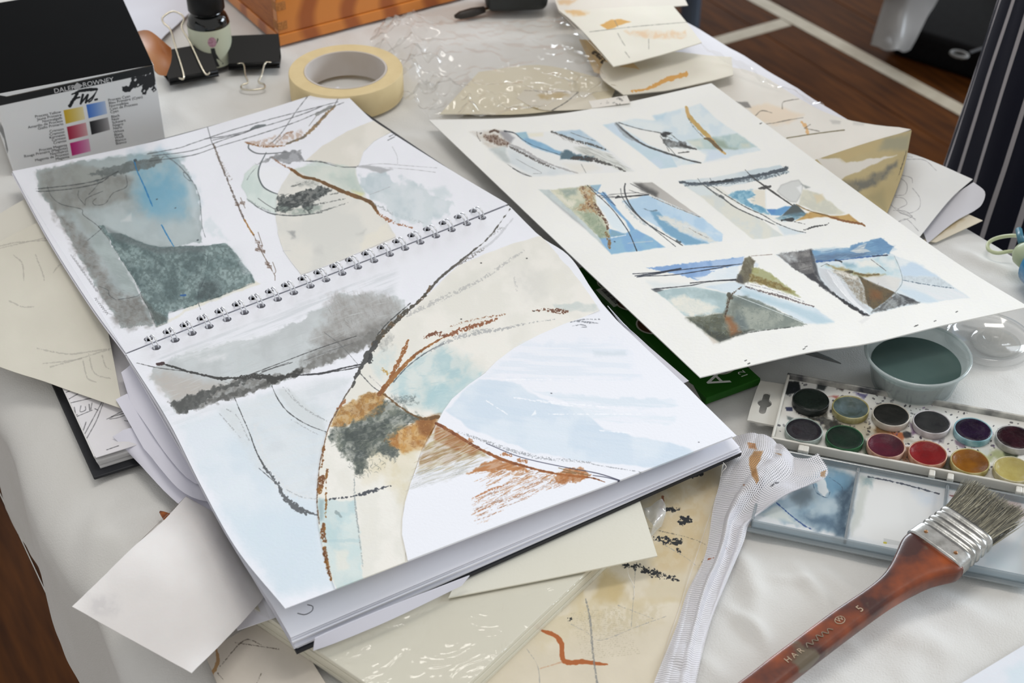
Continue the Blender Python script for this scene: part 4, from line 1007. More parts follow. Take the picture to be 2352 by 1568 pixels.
def paint_bottom():
    c = Canvas(SB, 1450, 1250, (230, 232, 240), 2, 5)
    z = ZM(290, 620, .28067)
    # pale streaks below the spine
    c.fill(z((230, 700), (700, 540), (1300, 330), (1800, 120), (2209, 0), (2209, 200), (1650, 300), (1250, 450), (800, 600), (300, 800)), (206, 211, 217), .8, 10, 6, tex=.85, streak=(-21, 90, 5))
    c.fill(z((60, 1000), (350, 1120), (900, 1090), (900, 1250), (400, 1300), (100, 1200)), (214, 219, 225), .7, 12, 6, tex=.7, streak=(-18, 90, 6))
    gw = z((205, 900), (230, 790), (380, 720), (620, 640), (820, 600), (1080, 560), (1250, 490), (1420, 410), (1640, 290), (1720, 190), (1900, 200), (2150, 215), (2260, 260), (2300, 380), (2100, 560), (1800, 690), (1500, 810), (1200, 925), (900, 1035), (640, 1095), (430, 1165), (370, 1110), (300, 990))
    c.fill(gw, (192, 199, 201), .95, 3, 9, 16, col2=(182, 188, 190), cs=60, tex=.08, ts=30)
    c.fill(z((210, 880), (300, 830), (600, 900), (900, 930), (700, 1010), (400, 1090), (290, 990)), (182, 175, 168), .8, 14, 8)
    c.fill(z((550, 700), (820, 680), (780, 740), (620, 750)), (222, 224, 228), .7, 8, 8, tex=.5, streak=(-18, 40, 5))
    c.fill(z((500, 640), (1000, 540), (1260, 480), (1220, 540), (800, 640), (400, 740)), (216, 220, 224), .65, 6, 5, tex=.6, streak=(-20, 60, 4))
    c.fill(z((1640, 260), (1730, 180), (1850, 230), (1960, 180), (2080, 230), (2160, 215), (2240, 300), (2150, 420), (2060, 500), (1820, 620), (1600, 640), (1500, 560), (1640, 430)), (148, 145, 141), .85, 16, 12, 12, col2=(164, 162, 160), cs=24, tex=.25, ts=8)
    c.fill(z((1500, 640), (1800, 540), (2050, 440), (2180, 400), (2060, 580), (1850, 660), (1600, 750), (1420, 790)), (112, 110, 106), .75, 14, 10, 12, tex=.25, ts=8)
    for i in range(30):
        x = 1680 + i * 18; y = 200 + (i * 37 % 60)
        c.line(z((x, y), (x + 30, y + 90)), 2, (170, 168, 166), .4, 1)
    c.hatch(z((1640, 260), (1730, 180), (1960, 180), (2160, 215), (2240, 300), (2060, 500), (1820, 620), (1600, 640), (1640, 430)), 240, 16, 68, 22, 1.5, [(128, 125, 121), (180, 178, 176), (150, 147, 144)], .4, 9)
    c.hatch(gw, 200, 34, -20, 5, 2.2, [(204, 209, 211), (176, 183, 185), (186, 190, 190)], .4, 10)
    # dark band
    db = z((345, 1095), (420, 1070), (600, 1000), (800, 940), (960, 870), (1150, 865), (1300, 850), (1450, 800), (1600, 710), (1850, 590), (2050, 490), (2080, 570), (1930, 650), (1700, 740), (1450, 850), (1330, 890), (1200, 935), (1000, 1010), (820, 1060), (640, 1110), (480, 1172), (420, 1165))
    c.fill(db, (112, 111, 107), .85, 3, 7, 10, tex=.35, ts=9)
    c.fill(z((350, 1095), (600, 1000), (900, 900), (1060, 870), (900, 950), (700, 1010), (640, 1090), (480, 1172), (420, 1165)), (74, 76, 74), .95, 2, 7, 9, tex=.22, ts=7)
    c.fill(z((640, 1080), (820, 1010), (1000, 960), (1190, 900), (1440, 800), (1450, 830), (1300, 890), (1160, 945), (900, 1040), (700, 1090)), (80, 80, 77), .85, 2.5, 6, 9, tex=.35, ts=8)
    c.fill(z((1150, 890), (1320, 850), (1460, 798), (1430, 840), (1300, 885), (1220, 925), (1160, 930)), (52, 52, 48), .95, 2, 5, 7)
    c.line(z((255, 771), (300, 764)), 8, (58, 34, 34), .95, 1)
    c.line(z((300, 766), (500, 828), (700, 874), (780, 890)), (4, 5, 5, 8), (48, 48, 46), .95, 1.2, 5)
    c.line(z((760, 885), (900, 882), (1060, 870), (1250, 880), (1400, 862)), (7, 9, 14, 9, 5), (52, 52, 49), .95, 3, 6, dry=.12)
    c.line(z((1380, 862), (1600, 845), (1780, 800), (1915, 772)), (3, 5, 3.5, 3), (48, 48, 52), .95, .8)
    c.line(z((1600, 840), (1800, 815), (1900, 790)), 2.5, (60, 60, 62), .9, .8)
    c.lines([z((80, 758), (260, 800), (510, 830)), z((1000, 860), (1300, 745), (1600, 632), (1880, 540)), z((1110, 830), (1360, 755)), z((1000, 890), (1200, 800), (1330, 755))], 1.8, (66, 66, 66), a=.85, rough=.5)
    c.lines([z((1450, 740), (1700, 650), (1850, 600)), z((880, 1040), (870, 970)), z((1620, 510), (1760, 620), (1920, 800)), z((370, 1090), (440, 1075), (390, 1115))], 1.3, (90, 92, 94), a=.7, rough=.4)
    # left lower washes
    z5 = ZM(400, 860, .34444)
    c.fill(z5((30, 330), (300, 250), (640, 120), (1000, 200), (1010, 430), (950, 700), (950, 900), (1000, 1250), (1070, 1420), (700, 1480), (560, 1250), (380, 1000), (200, 700), (80, 480)), (216, 225, 233), .92, 14, 8, 20, col2=(206, 219, 229), cs=90)
    c.fill(z5((300, 900), (940, 950), (1060, 1400), (720, 1470), (560, 1280)), (204, 219, 230), .7, 30, 10)
    c.fill(z5((280, 240), (640, 120), (1000, 30), (1180, 30), (1040, 330), (960, 620), (950, 820), (760, 790), (600, 600), (520, 420), (380, 360)), (214, 220, 224), .8, 10, 8, col2=(206, 213, 218), tex=.3, streak=(-14, 70, 8))
    c.fill(z5((690, 100), (760, 90), (1000, 300), (1010, 390), (850, 320), (740, 200)), (204, 210, 213), .8, 5, 4)
    c.fill(z5((300, 230), (400, 210), (620, 640), (560, 640)), (205, 211, 214), .55, 12, 6, tex=.4)
    c.line(z5((540, 340), (600, 600), (760, 780), (950, 830)), (14, 22, 18, 8), (216, 219, 221), .5, 4, dry=.3)
    c.line(z5((400, 150), (450, 270), (500, 385), (550, 520), (610, 630)), (1.5, 2, 2.2, 3, 5), (66, 68, 70), .9, .8, 3)
    c.line(z5((600, 620), (680, 720), (740, 820), (800, 880), (880, 930)), (5, 8, 11, 16, 6), (84, 87, 91), .92, 4, 5, dry=.12)
    c.line(z5((840, 890), (900, 920), (958, 938)), (7, 5, 3), (84, 87, 91), .92, 2, 4)
    c.line(z5((565, 625), (640, 690), (700, 740)), 1.8, (84, 87, 91), .9, .6)
    c.lines([z5((650, 75), (690, 160), (760, 250), (880, 330), (1020, 385))], (2, 2.4, 2.2, 1.8), (74, 76, 78), a=.9, rough=.7)
    c.lines([z5((720, 80), (800, 170), (900, 250), (1020, 310)), z5((740, 70), (840, 200), (1000, 300)), z5((780, 300), (900, 370), (960, 400)), z5((350, 230), (420, 280), (500, 440)), z5((300, 260), (380, 350), (440, 420)), z5((750, 770), (860, 820), (950, 830))], 2.6, (150, 153, 156), a=.6, rough=1, rs=3, dry=.45, ds=2.5)
    # cream collage
    zd = ZM(700, 460, .31891); zf = ZM(880, 700, .39548)
    cream = zd((430, 1150), (520, 1020), (640, 900), (760, 800), (870, 700), (1000, 570), (1110, 470), (1290, 390), (1500, 312), (1702, 256), (1760, 318), (1900, 480), (2030, 650), (2125, 792), (1880, 905), (1650, 1010), (1480, 1100), (1290, 1250), (1180, 1330), (1080, 1420), (985, 1565)) + z5((1720, 370), (1650, 500), (1580, 720), (1530, 900), (1520, 1050), (1570, 1290), (1265, 1395), (1085, 1445), (1040, 1340), (1000, 1200), (962, 1000), (953, 860), (957, 700), (985, 500), (1020, 380), (1090, 230), (1180, 90))
    c.fill(cream, (231, 228, 220), .97, 1.3, 1.5, col2=(224, 222, 213), cs=50)
    c.fill(zd((700, 830), (900, 690), (1500, 380), (1650, 330), (1700, 420), (1300, 560), (900, 780)), (216, 215, 206), .5, 12, 6, tex=.5, ts=20)
    c.fill(zd((1480, 480), (1600, 460), (1750, 560), (1740, 680), (1600, 720), (1520, 620)), (212, 211, 205), .6, 18, 8, tex=.4)
    c.fill(zd((1780, 760), (1960, 735), (2100, 750), (2120, 795), (1950, 800), (1820, 800)), (196, 205, 202), .85, 3, 4, tex=.3)
    # teal clouds
    tl = zd((590, 1330), (700, 1220), (860, 1100), (1000, 1060), (1180, 1140), (1290, 1250), (1080, 1425), (985, 1560), (800, 1490), (640, 1400))
    c.fill(tl, (180, 206, 210), .85, 14, 10, 20, tex=.55, ts=34, col2=(160, 194, 201))
    c.fill(zd((860, 1350), (1290, 1250), (1080, 1425), (985, 1560), (900, 1480)), (168, 200, 206), .7, 10, 8, tex=.4, ts=24)
    c.fill(zd((480, 1120), (640, 1060), (620, 1200), (540, 1300), (500, 1240)), (196, 212, 212), .7, 10, 8, tex=.4)
    lt = z5((960, 820), (1030, 835), (1205, 850), (1235, 1050), (1255, 1290), (1265, 1390), (1090, 1440), (1045, 1330), (1000, 1200), (965, 1000))
    c.fill(lt, (182, 207, 211), .92, 3, 4, 10, tex=.3, ts=26, col2=(196, 216, 217))
    c.fill(z5((1070, 1170), (1160, 1180), (1160, 1300), (1080, 1310)), (222, 222, 212), .8, 6, 5)
    c.line(z5((1040, 1110), (1230, 1110)), 8, (172, 200, 206), .5, 2)
    c.fill(z5((960, 830), (1000, 840), (1000, 960), (965, 980)), (140, 164, 168), .6, 5, 4)
    # warm and dark centre
    c.fill(z5((1300, 500), (1640, 480), (1600, 700), (1540, 880), (1400, 700), (1250, 680)), (210, 196, 156), .6, 26, 14, 30, tex=.35, ts=30)
    c.fill(z5((1040, 350), (1090, 235), (1180, 180), (1300, 130), (1395, 105), (1410, 190), (1390, 270), (1250, 310), (1130, 350)), (160, 108, 40), .93, 4, 5, 10, tex=.28, ts=9, col2=(186, 138, 66), cs=14)
    c.fill(z5((1400, 440), (1480, 370), (1640, 300), (1765, 280), (1730, 370), (1660, 480), (1560, 530), (1450, 500)), (168, 106, 36), .92, 7, 6, 12, tex=.25, ts=10, col2=(196, 142, 66), cs=16)
    c.fill(z5((1600, 300), (1770, 270), (1740, 340), (1690, 420), (1640, 400)), (136, 78, 24), .8, 7, 5)
    dk = z5((1030, 380), (1120, 345), (1280, 290), (1390, 190), (1420, 160), (1520, 225), (1650, 295), (1520, 370), (1420, 430), (1500, 510), (1470, 560), (1350, 520), (1290, 560), (1260, 670), (1220, 680), (1190, 590), (1120, 520), (1050, 440))
    c.fill(dk, (74, 84, 78), .9, 5, 10, 10, tex=.4, ts=10, col2=(96, 104, 92), cs=16)
    c.fill(z5((1100, 400), (1300, 330), (1450, 300), (1400, 400), (1300, 470), (1200, 470)), (58, 66, 63), .8, 9, 8, 10, tex=.35, ts=8)
    c.fill(z5((1180, 480), (1300, 480), (1290, 590), (1240, 690), (1200, 600)), (66, 74, 72), .75, 6, 10, 7, tex=.55, ts=5)
    c.fill(z5((1370, 490), (1500, 510), (1480, 570), (1380, 540)), (72, 80, 78), .75, 4, 8, 6, tex=.5, ts=5)
    c.fill(z5((1440, 150), (1600, 150), (1620, 190), (1500, 200)), (96, 108, 108), .6, 5, 9, 6, tex=.7, ts=5)
    for d in ((1250, 360, 1480, 250), (1200, 420, 1560, 300), (1300, 300, 1500, 230)): c.line(z5(d[:2], d[2:]), 2.5, (120, 128, 116), .5, 1.5)
    c.line(z5((1395, 130), (1520, 228), (1650, 296), (1760, 285)), (5, 4, 7, 10), (100, 66, 26), .85, 1.5, 5)
    c.line(z5((1245, 0), (1320, 80), (1370, 115)), 2.4, (70, 72, 74), .85, .6)
    c.line(z5((1300, 10), (1390, 95)), 2.6, (150, 150, 150), .6, 1, dry=.4)
    c.hatch(dk, 190, 20, -24, 16, 1.7, [(52, 60, 58), (104, 112, 98), (62, 70, 66), (130, 136, 120)], .55, 11)
    c.hatch(z5((1100, 470), (1500, 480), (1500, 570), (1290, 700), (1200, 690)), 120, 9, 70, 50, 1.3, (62, 70, 68), .6, 12, curve=.3)
    c.hatch(z5((1040, 350), (1090, 235), (1300, 130), (1395, 105), (1390, 270), (1130, 350)), 130, 9, 40, 60, 1.4, [(120, 76, 28), (192, 146, 76), (104, 70, 34)], .55, 13, curve=.35)
    c.hatch(z5((1400, 440), (1640, 300), (1765, 280), (1660, 480), (1450, 500)), 130, 9, 30, 60, 1.4, [(126, 76, 26), (206, 156, 84), (150, 92, 34)], .55, 14, curve=.35)
    c.hatch(z5((1440, 140), (1600, 150), (1640, 200), (1500, 220)), 50, 8, 40, 60, 1.2, (84, 96, 96), .55, 15, curve=.3)
    c.hatch(tl, 80, 26, -20, 18, 3, [(196, 217, 220), (158, 190, 197), (206, 220, 220)], .35, 16)
    # orange twigs
    c.line(zd((1010, 985), (900, 1045), (780, 1130), (690, 1220), (600, 1320), (535, 1400)), (3, 5, 7, 10, 13, 11), (134, 76, 24), .96, 1.6, 6, dry=.05, col2=(160, 100, 38))
    c.line(zd((745, 1010), (710, 1090), (670, 1180), (620, 1270)), (5, 10, 11, 9), (146, 80, 24), .9, 3, 5, dry=.2)
    c.line(zd((560, 1220), (600, 1250)), 7, (186, 142, 56), .8, 3, 4, dry=.3)
    c.line(zd((640, 1310), (740, 1200), (880, 1095), (1000, 1035)), (3, 2.4, 2, 2), (70, 80, 88), .8, .8)
    # rust scumbles
    c.line(zd((865, 992), (940, 960), (1010, 975)), (5, 12, 10), (110, 56, 28), .9, 3, 4, dry=.4, ds=3)
    c.line(zd((1010, 985), (1130, 935), (1250, 900), (1380, 860)), (7, 12, 9, 5), (134, 70, 32), .9, 3, 4, dry=.33, ds=4)
    c.line(zd((1050, 910), (1200, 865), (1440, 825)), 4, (130, 76, 42), .7, 2, 3, dry=.5, ds=2.5)
    c.line(zd((1640, 802), (1740, 790), (1800, 800), (1890, 802)), (2, 5, 12, 10), (100, 56, 34), .9, 3, 4, dry=.36, ds=3)
    # pencil arcs
    c.line(zd((740, 830), (950, 725), (1130, 645), (1300, 555), (1450, 450), (1580, 365)), (8, 12, 10, 9, 8, 5), (168, 168, 168), .6, 2, 4, dry=.45, ds=3)
    c.line(zd((900, 1090), (1050, 1010), (1250, 950), (1420, 930), (1600, 890), (1800, 860)), (5, 9, 12, 7, 4, 3), (150, 152, 155), .65, 2, 4, dry=.42, ds=3)
    c.line(zd((1530, 650), (1510, 560)), 5, (180, 180, 178), .5, 2, dry=.4)
    # the long dark arc
    c.line(zd((1478, 62), (1330, 262), (1200, 372), (1090, 462), (960, 572), (860, 690)), (1.6, 2.6, 4, 5, 6, 5), (72, 68, 60), .93, 1.5, 6)
    c.line(zd((1090, 470), (1200, 400), (1290, 345)), (8, 10, 6), (100, 92, 84), .7, 2, 3, dry=.48, ds=2.5)
    c.line(zd((1330, 260), (1400, 210), (1440, 200)), (4, 10, 3), (150, 150, 150), .6, 2, 3, dry=.5)
    c.line(zd((1200, 390), (1360, 290), (1500, 130)), (3, 6, 3), (196, 198, 204), .7, 1)
    c.line(zd((900, 620), (860, 690), (730, 805), (600, 920), (500, 1040)), (6, 7, 10, 14, 14), (66, 60, 48), .93, 3, 7, dry=.08, col2=(96, 72, 44))
    c.line(zd((760, 740), (600, 880), (520, 970)), 2.5, (58, 58, 56), .9, 1)
    c.line(zd((510, 1030), (440, 1140), (385, 1240), (340, 1340)), (15, 15, 10, 5), (64, 64, 62), .93, 3, 7)
    c.line(zd((480, 1120), (470, 1160)), 10, (48, 50, 50), .9, 3)
    c.line(zd((345, 1330), (280, 1430), (215, 1560)), (4, 2.5, 2), (96, 86, 74), .9, 1)
    c.line(zd((240, 1500), (290, 1445)), 6, (150, 90, 44), .85, 2)
    c.fill(zd((520, 1040), (620, 960), (640, 1010), (560, 1100)), (150, 152, 150), .6, 5, 7, 6, tex=.5, ts=5)
    c.line(z5((1090, 232), (1035, 340), (1000, 470), (975, 580), (960, 700), (953, 860), (968, 1000)), 2.2, (96, 62, 36), .9, 1, 4)
    for pts, w in ((z5((1000, 480), (990, 560), (985, 620)), 5), (z5((985, 690), (975, 750), (965, 790)), (13, 14, 9)), (z5((1012, 760), (1012, 850), (1010, 950)), 3), (z5((1000, 1000), (992, 1060), (1002, 1110)), (6, 13, 11)), (z5((1000, 1160), (1018, 1260), (1048, 1370)), (8, 9, 5)), (z5((1020, 640), (1010, 720)), 4)):
        c.line(pts, w, (138, 84, 22), .93, 2.5, 5, dry=.12, col2=(112, 62, 20))
    c.line(z5((1030, 836), (1130, 825), (1220, 810), (1320, 780), (1440, 745)), (1.5, 3, 5, 7, 2), (60, 64, 72), .92, 3, 4)
    c.line(z5((1200, 690), (1205, 850), (1230, 1050), (1258, 1280)), (3, 4, 3, 3), (140, 148, 150), .75, 1.5, 3, dry=.3)
    c.line(z5((1080, 920), (1110, 950)), 6, (120, 136, 138), .6, 3)
    for q in ((1265, 455), (1598, 420), (1125, 858), (1650, 800)): c.line(zd(q, (q[0] + 4, q[1])), 3, (50, 46, 44), .9)
    # white flap on the right with blue streaks
    flap = zf((1292, 38), (1180, 70), (1050, 115), (900, 180), (760, 255), (660, 330), (590, 402), (500, 465), (400, 550), (350, 620), (310, 695), (260, 800), (210, 905), (160, 1040), (128, 1150), (112, 1250), (110, 1340), (150, 1498), (700, 1290), (1400, 1030), (2030, 770), (1700, 400), (1420, 140))
    c.fill(flap, (231, 233, 241), .98, 1.2, 0)
    c.fill(zf((370, 620), (470, 500), (560, 430), (800, 468), (860, 520), (1000, 585), (1150, 610), (1200, 660), (1280, 730), (1550, 782), (1750, 830), (1835, 872), (1700, 940), (1500, 945), (1200, 912), (900, 872), (700, 800), (500, 720)), (198, 214, 229), .9, 3, 4, 30, col2=(210, 222, 233), cs=70, tex=.12, streak=(8, 90, 8))
    c.fill(zf((560, 420), (820, 240), (1400, 200), (1450, 340), (1500, 430), (1000, 440)), (216, 225, 236), .75, 12, 10, tex=.75, streak=(2, 110, 7))
    c.fill(zf((850, 500), (1300, 540), (1700, 560), (1710, 590), (1500, 610), (1100, 580)), (208, 221, 232), .75, 4, 5, tex=.6, streak=(4, 90, 5))
    c.fill(zf((1000, 580), (1400, 620), (1700, 650), (1700, 700), (1300, 690), (1150, 640)), (216, 226, 235), .7, 4, 5, tex=.65, streak=(5, 90, 5))
    for d in ((700, 440, 1180, 436), (760, 545, 1300, 600), (960, 640, 1500, 640), (1260, 735, 1460, 752), (850, 560, 1100, 590), (600, 560, 720, 640)): c.line(zf(d[:2], d[2:]), (2, 4, 1.5), (238, 240, 246), .8, 1.5)
    c.fill(zf((1220, 275), (1400, 275), (1410, 295), (1230, 300)), (196, 208, 216), .5, 6, 3)
    c.fill(zf((860, 650), (885, 615), (890, 640)), (236, 240, 245), .9, 1.5)
    # olive and rust below the arc
    c.fill(zf((310, 705), (480, 790), (620, 880), (500, 900), (330, 940), (200, 960), (230, 850)), (178, 158, 106), .8, 5, 6, tex=.55, streak=(-22, 40, 4), col2=(150, 112, 62), cs=30)
    c.fill(zf((200, 960), (560, 880), (620, 930), (400, 1010), (170, 1060)), (196, 196, 188), .75, 6, 6, tex=.75, streak=(-18, 50, 4))
    c.fill(zf((310, 700), (430, 760), (560, 840), (520, 880), (400, 840), (290, 790)), (158, 92, 38), .75, 4, 4, tex=.35, streak=(-24, 30, 4))
    c.fill(zf((640, 900), (800, 945), (870, 965), (800, 975), (700, 965), (560, 975), (480, 990), (580, 930)), (176, 102, 40), .85, 2.5, 5, 8, tex=.3, streak=(-20, 30, 4))
    c.line(zf((308, 692), (420, 756), (540, 830), (690, 902), (850, 950), (1000, 985), (1150, 1003), (1220, 1012), (1290, 1035)), (7, 8, 7, 8, 6, 5, 5, 3, 1), (120, 60, 22), .97, 1.2, 6, col2=(146, 80, 30))
    c.fill(zf((1000, 1000), (1060, 955), (1150, 955), (1215, 990), (1140, 1030), (1010, 1042)), (170, 96, 36), .9, 2.5, 5, 7, tex=.25, ts=7)
    for d in ((690, 870, 740, 880), (780, 905, 830, 915), (500, 790, 520, 800)): c.line(zf(d[:2], d[2:]), 7, (166, 96, 44), .8, 3, 4, dry=.25)
    c.hatch(zf((520, 1140), (700, 1050), (860, 1000), (1010, 1010), (1130, 1030), (960, 1080), (760, 1160), (640, 1240), (560, 1290)), 150, 40, -24, 5, 2.4, [(176, 108, 60), (196, 140, 96), (150, 86, 44), (172, 150, 140)], .8, 17, dry=.42)
    c.hatch(zf((560, 960), (700, 960), (1000, 1000), (900, 1030), (620, 1050), (500, 1010)), 60, 34, -24, 6, 2.4, [(170, 100, 48), (190, 128, 74)], .75, 18, dry=.35)
    c.hatch(zf((310, 705), (620, 880), (500, 960), (200, 990), (230, 850)), 130, 36, -24, 6, 2, [(150, 118, 66), (206, 198, 170), (168, 150, 110), (226, 226, 228)], .6, 19)
    c.hatch(zf((180, 980), (560, 900), (600, 940), (300, 1050), (160, 1080)), 90, 40, -20, 5, 1.6, [(170, 172, 170), (200, 202, 204), (150, 150, 140)], .5, 20, dry=.3)
    c.hatch(zf((640, 900), (870, 965), (1000, 990), (1200, 1000), (1010, 1042), (560, 975)), 80, 16, -20, 20, 2, [(140, 76, 28), (190, 122, 58)], .6, 21)
    c.line(zf((520, 1130), (620, 1080), (700, 1055)), (2, 5, 2), (180, 110, 62), .85, 1.5, 3, dry=.2)
    c.lines([zf((600, 810), (800, 890), (1050, 947), (1250, 985), (1405, 1035)), zf((1220, 996), (1300, 1008), (1405, 1036))], (1.8, 2, 2.6), (56, 56, 78), a=.92)
    c.lines([zf((1020, 952), (1100, 975), (1200, 995)), zf((1040, 975), (1120, 985))], 2, (110, 88, 50), a=.8)
    c.line(zf((440, 745), (600, 800), (740, 850), (900, 890), (1050, 905), (1200, 922)), (4, 8, 8, 8, 6, 4), (140, 144, 150), .7, 2, 3, dry=.5, ds=2.5)
    c.line(zf((1150, 915), (1300, 945), (1560, 985)), 2, (130, 134, 140), .7, 1, 3, dry=.35)
    c.lines([zf((1090, 105), (1160, 90), (1275, 88)), zf((1120, 100), (1200, 110), (1260, 120)), zf((1100, 128), (1150, 120), (1190, 132), (1150, 135)), zf((1130, 95), (1250, 112))], 2, (104, 108, 116), a=.75, rough=.8, dry=.2)
    c.line(zf((975, 518), (980, 519)), 2.4, (60, 60, 70), .8); c.line(zf((1832, 803), (1836, 803)), 2.4, (90, 90, 96), .8)
    return c, cream, flap
cB, cream, flap = paint_bottom()
mB = cB.material('painted_right_page', bump=.18)
pgB = sheet('page', SB, .0004, mB, skb); pgB['label'] = 'near page with cream collage, rust strokes and a pale blue sail shape'
glued_piece('collage_piece', cream, SB, mB, pgB, .0004)
glued_piece('collage_piece', flap, SB, mB, pgB, .0008)
# twin-wire rings
m_wire = mat('ring_wire', (222, 224, 228), .32, metal=.85)
sp = U(1097, 492, .0365) - U(350, 787, .0352); sp /= np.linalg.norm(sp); across = np.array([sp[1], -sp[0], 0]); across /= np.linalg.norm(across)
arc = [np.array([0, .0066 * math.cos(a), -.0012 + .0066 * math.sin(a)]) for a in np.linspace(-.25, math.pi + .25, 15)]
lv = []
for dx in (-.0016, .0016): lv.append(tube([p + [dx, 0, 0] for p in arc], .00058, 7))
rv, rf = join(*lv)
rme = bpy.data.meshes.new('ring'); rme.from_pydata(rv.tolist(), [], rf); rme.materials.append(m_wire)
rme.polygons.foreach_set('use_smooth', [True] * len(rme.polygons))
cutB, cutT = [], []
rot = math.atan2(sp[1], sp[0])
ringx = [350, 393, 432, 471, 512, 552, 590, 628, 665, 703, 739, 776, 812, 849, 885, 920, 955, 991, 1027, 1062, 1097]
for i, x in enumerate(ringx):
    y = 788 + (492 - 788) * (x - 350) / (1097 - 350)
    p = U(x, y, .0362 + .0014 * i / 20)
    o = bpy.data.objects.new('ring', rme); scene.collection.objects.link(o); o.parent = skb
    o.location = Vector(p - BASE[skb.name]); o.rotation_euler = (0, 0, rot)
    for sg, Sx in ((1, SB), (-1, ST)):
        q = p + across * .0064 * sg
        hx, hy = proj(q); w_, _ = surf_at(Sx, [(hx, hy)])
        (cutB if sg > 0 else cutT).append(lathe([(0, -.022), (.0033, -.022), (.0033, .006), (0, .006)], w_[0], 18))
# punch the holes right through the leaves
def punch(objs, cut):
    V, F = join(*cut); me = bpy.data.meshes.new('punch'); me.from_pydata(V.tolist(), [], F)
    bm = bmesh.new(); bm.from_mesh(me); bmesh.ops.remove_doubles(bm, verts=bm.verts, dist=2e-5); bmesh.ops.recalc_face_normals(bm, faces=bm.faces); bm.to_mesh(me); bm.free()
    co = bpy.data.objects.new('punch', me); scene.collection.objects.link(co)
    for o in objs:
        bm = bmesh.new(); bm.from_mesh(o.data); bmesh.ops.recalc_face_normals(bm, faces=bm.faces); bm.to_mesh(o.data); bm.free()
        md = o.modifiers.new('punch', 'BOOLEAN'); md.operation = 'DIFFERENCE'; md.solver = 'EXACT'; md.object = co
    dg = bpy.context.evaluated_depsgraph_get(); dg.update()
    new = [(o, bpy.data.meshes.new_from_object(o.evaluated_get(dg))) for o in objs]
    for o, m in new:
        o.modifiers.clear()
        if len(m.polygons) >= len(o.data.polygons) * .8: o.data = m
    bpy.data.objects.remove(co); bpy.data.meshes.remove(me)
pages = [o for o in scene.objects if o.parent == skb and o.name.split('.')[0] == 'page']
def far_side(o):
    c_ = np.mean([v.co[:] for v in o.data.vertices], 0) + BASE[skb.name] - U(733, 643, .036)
    return c_ @ across < 0
punch([o for o in pages if far_side(o)], cutT)
punch([o for o in pages if not far_side(o)], cutB)
# pencilled mark on the second page
P_ = surf_at(SB * .5 + SC * .5, [(682, 1404), (700, 1410), (716, 1402), (718, 1390), (704, 1383)])[0]
mk('pencil_mark', *tube(catmull([U(x, y, .0500) for x, y in ((683, 1408), (700, 1411), (716, 1403), (718, 1392), (706, 1388))], 6), .0003, 5), mat('graphite', (70, 70, 78), .6), skb)
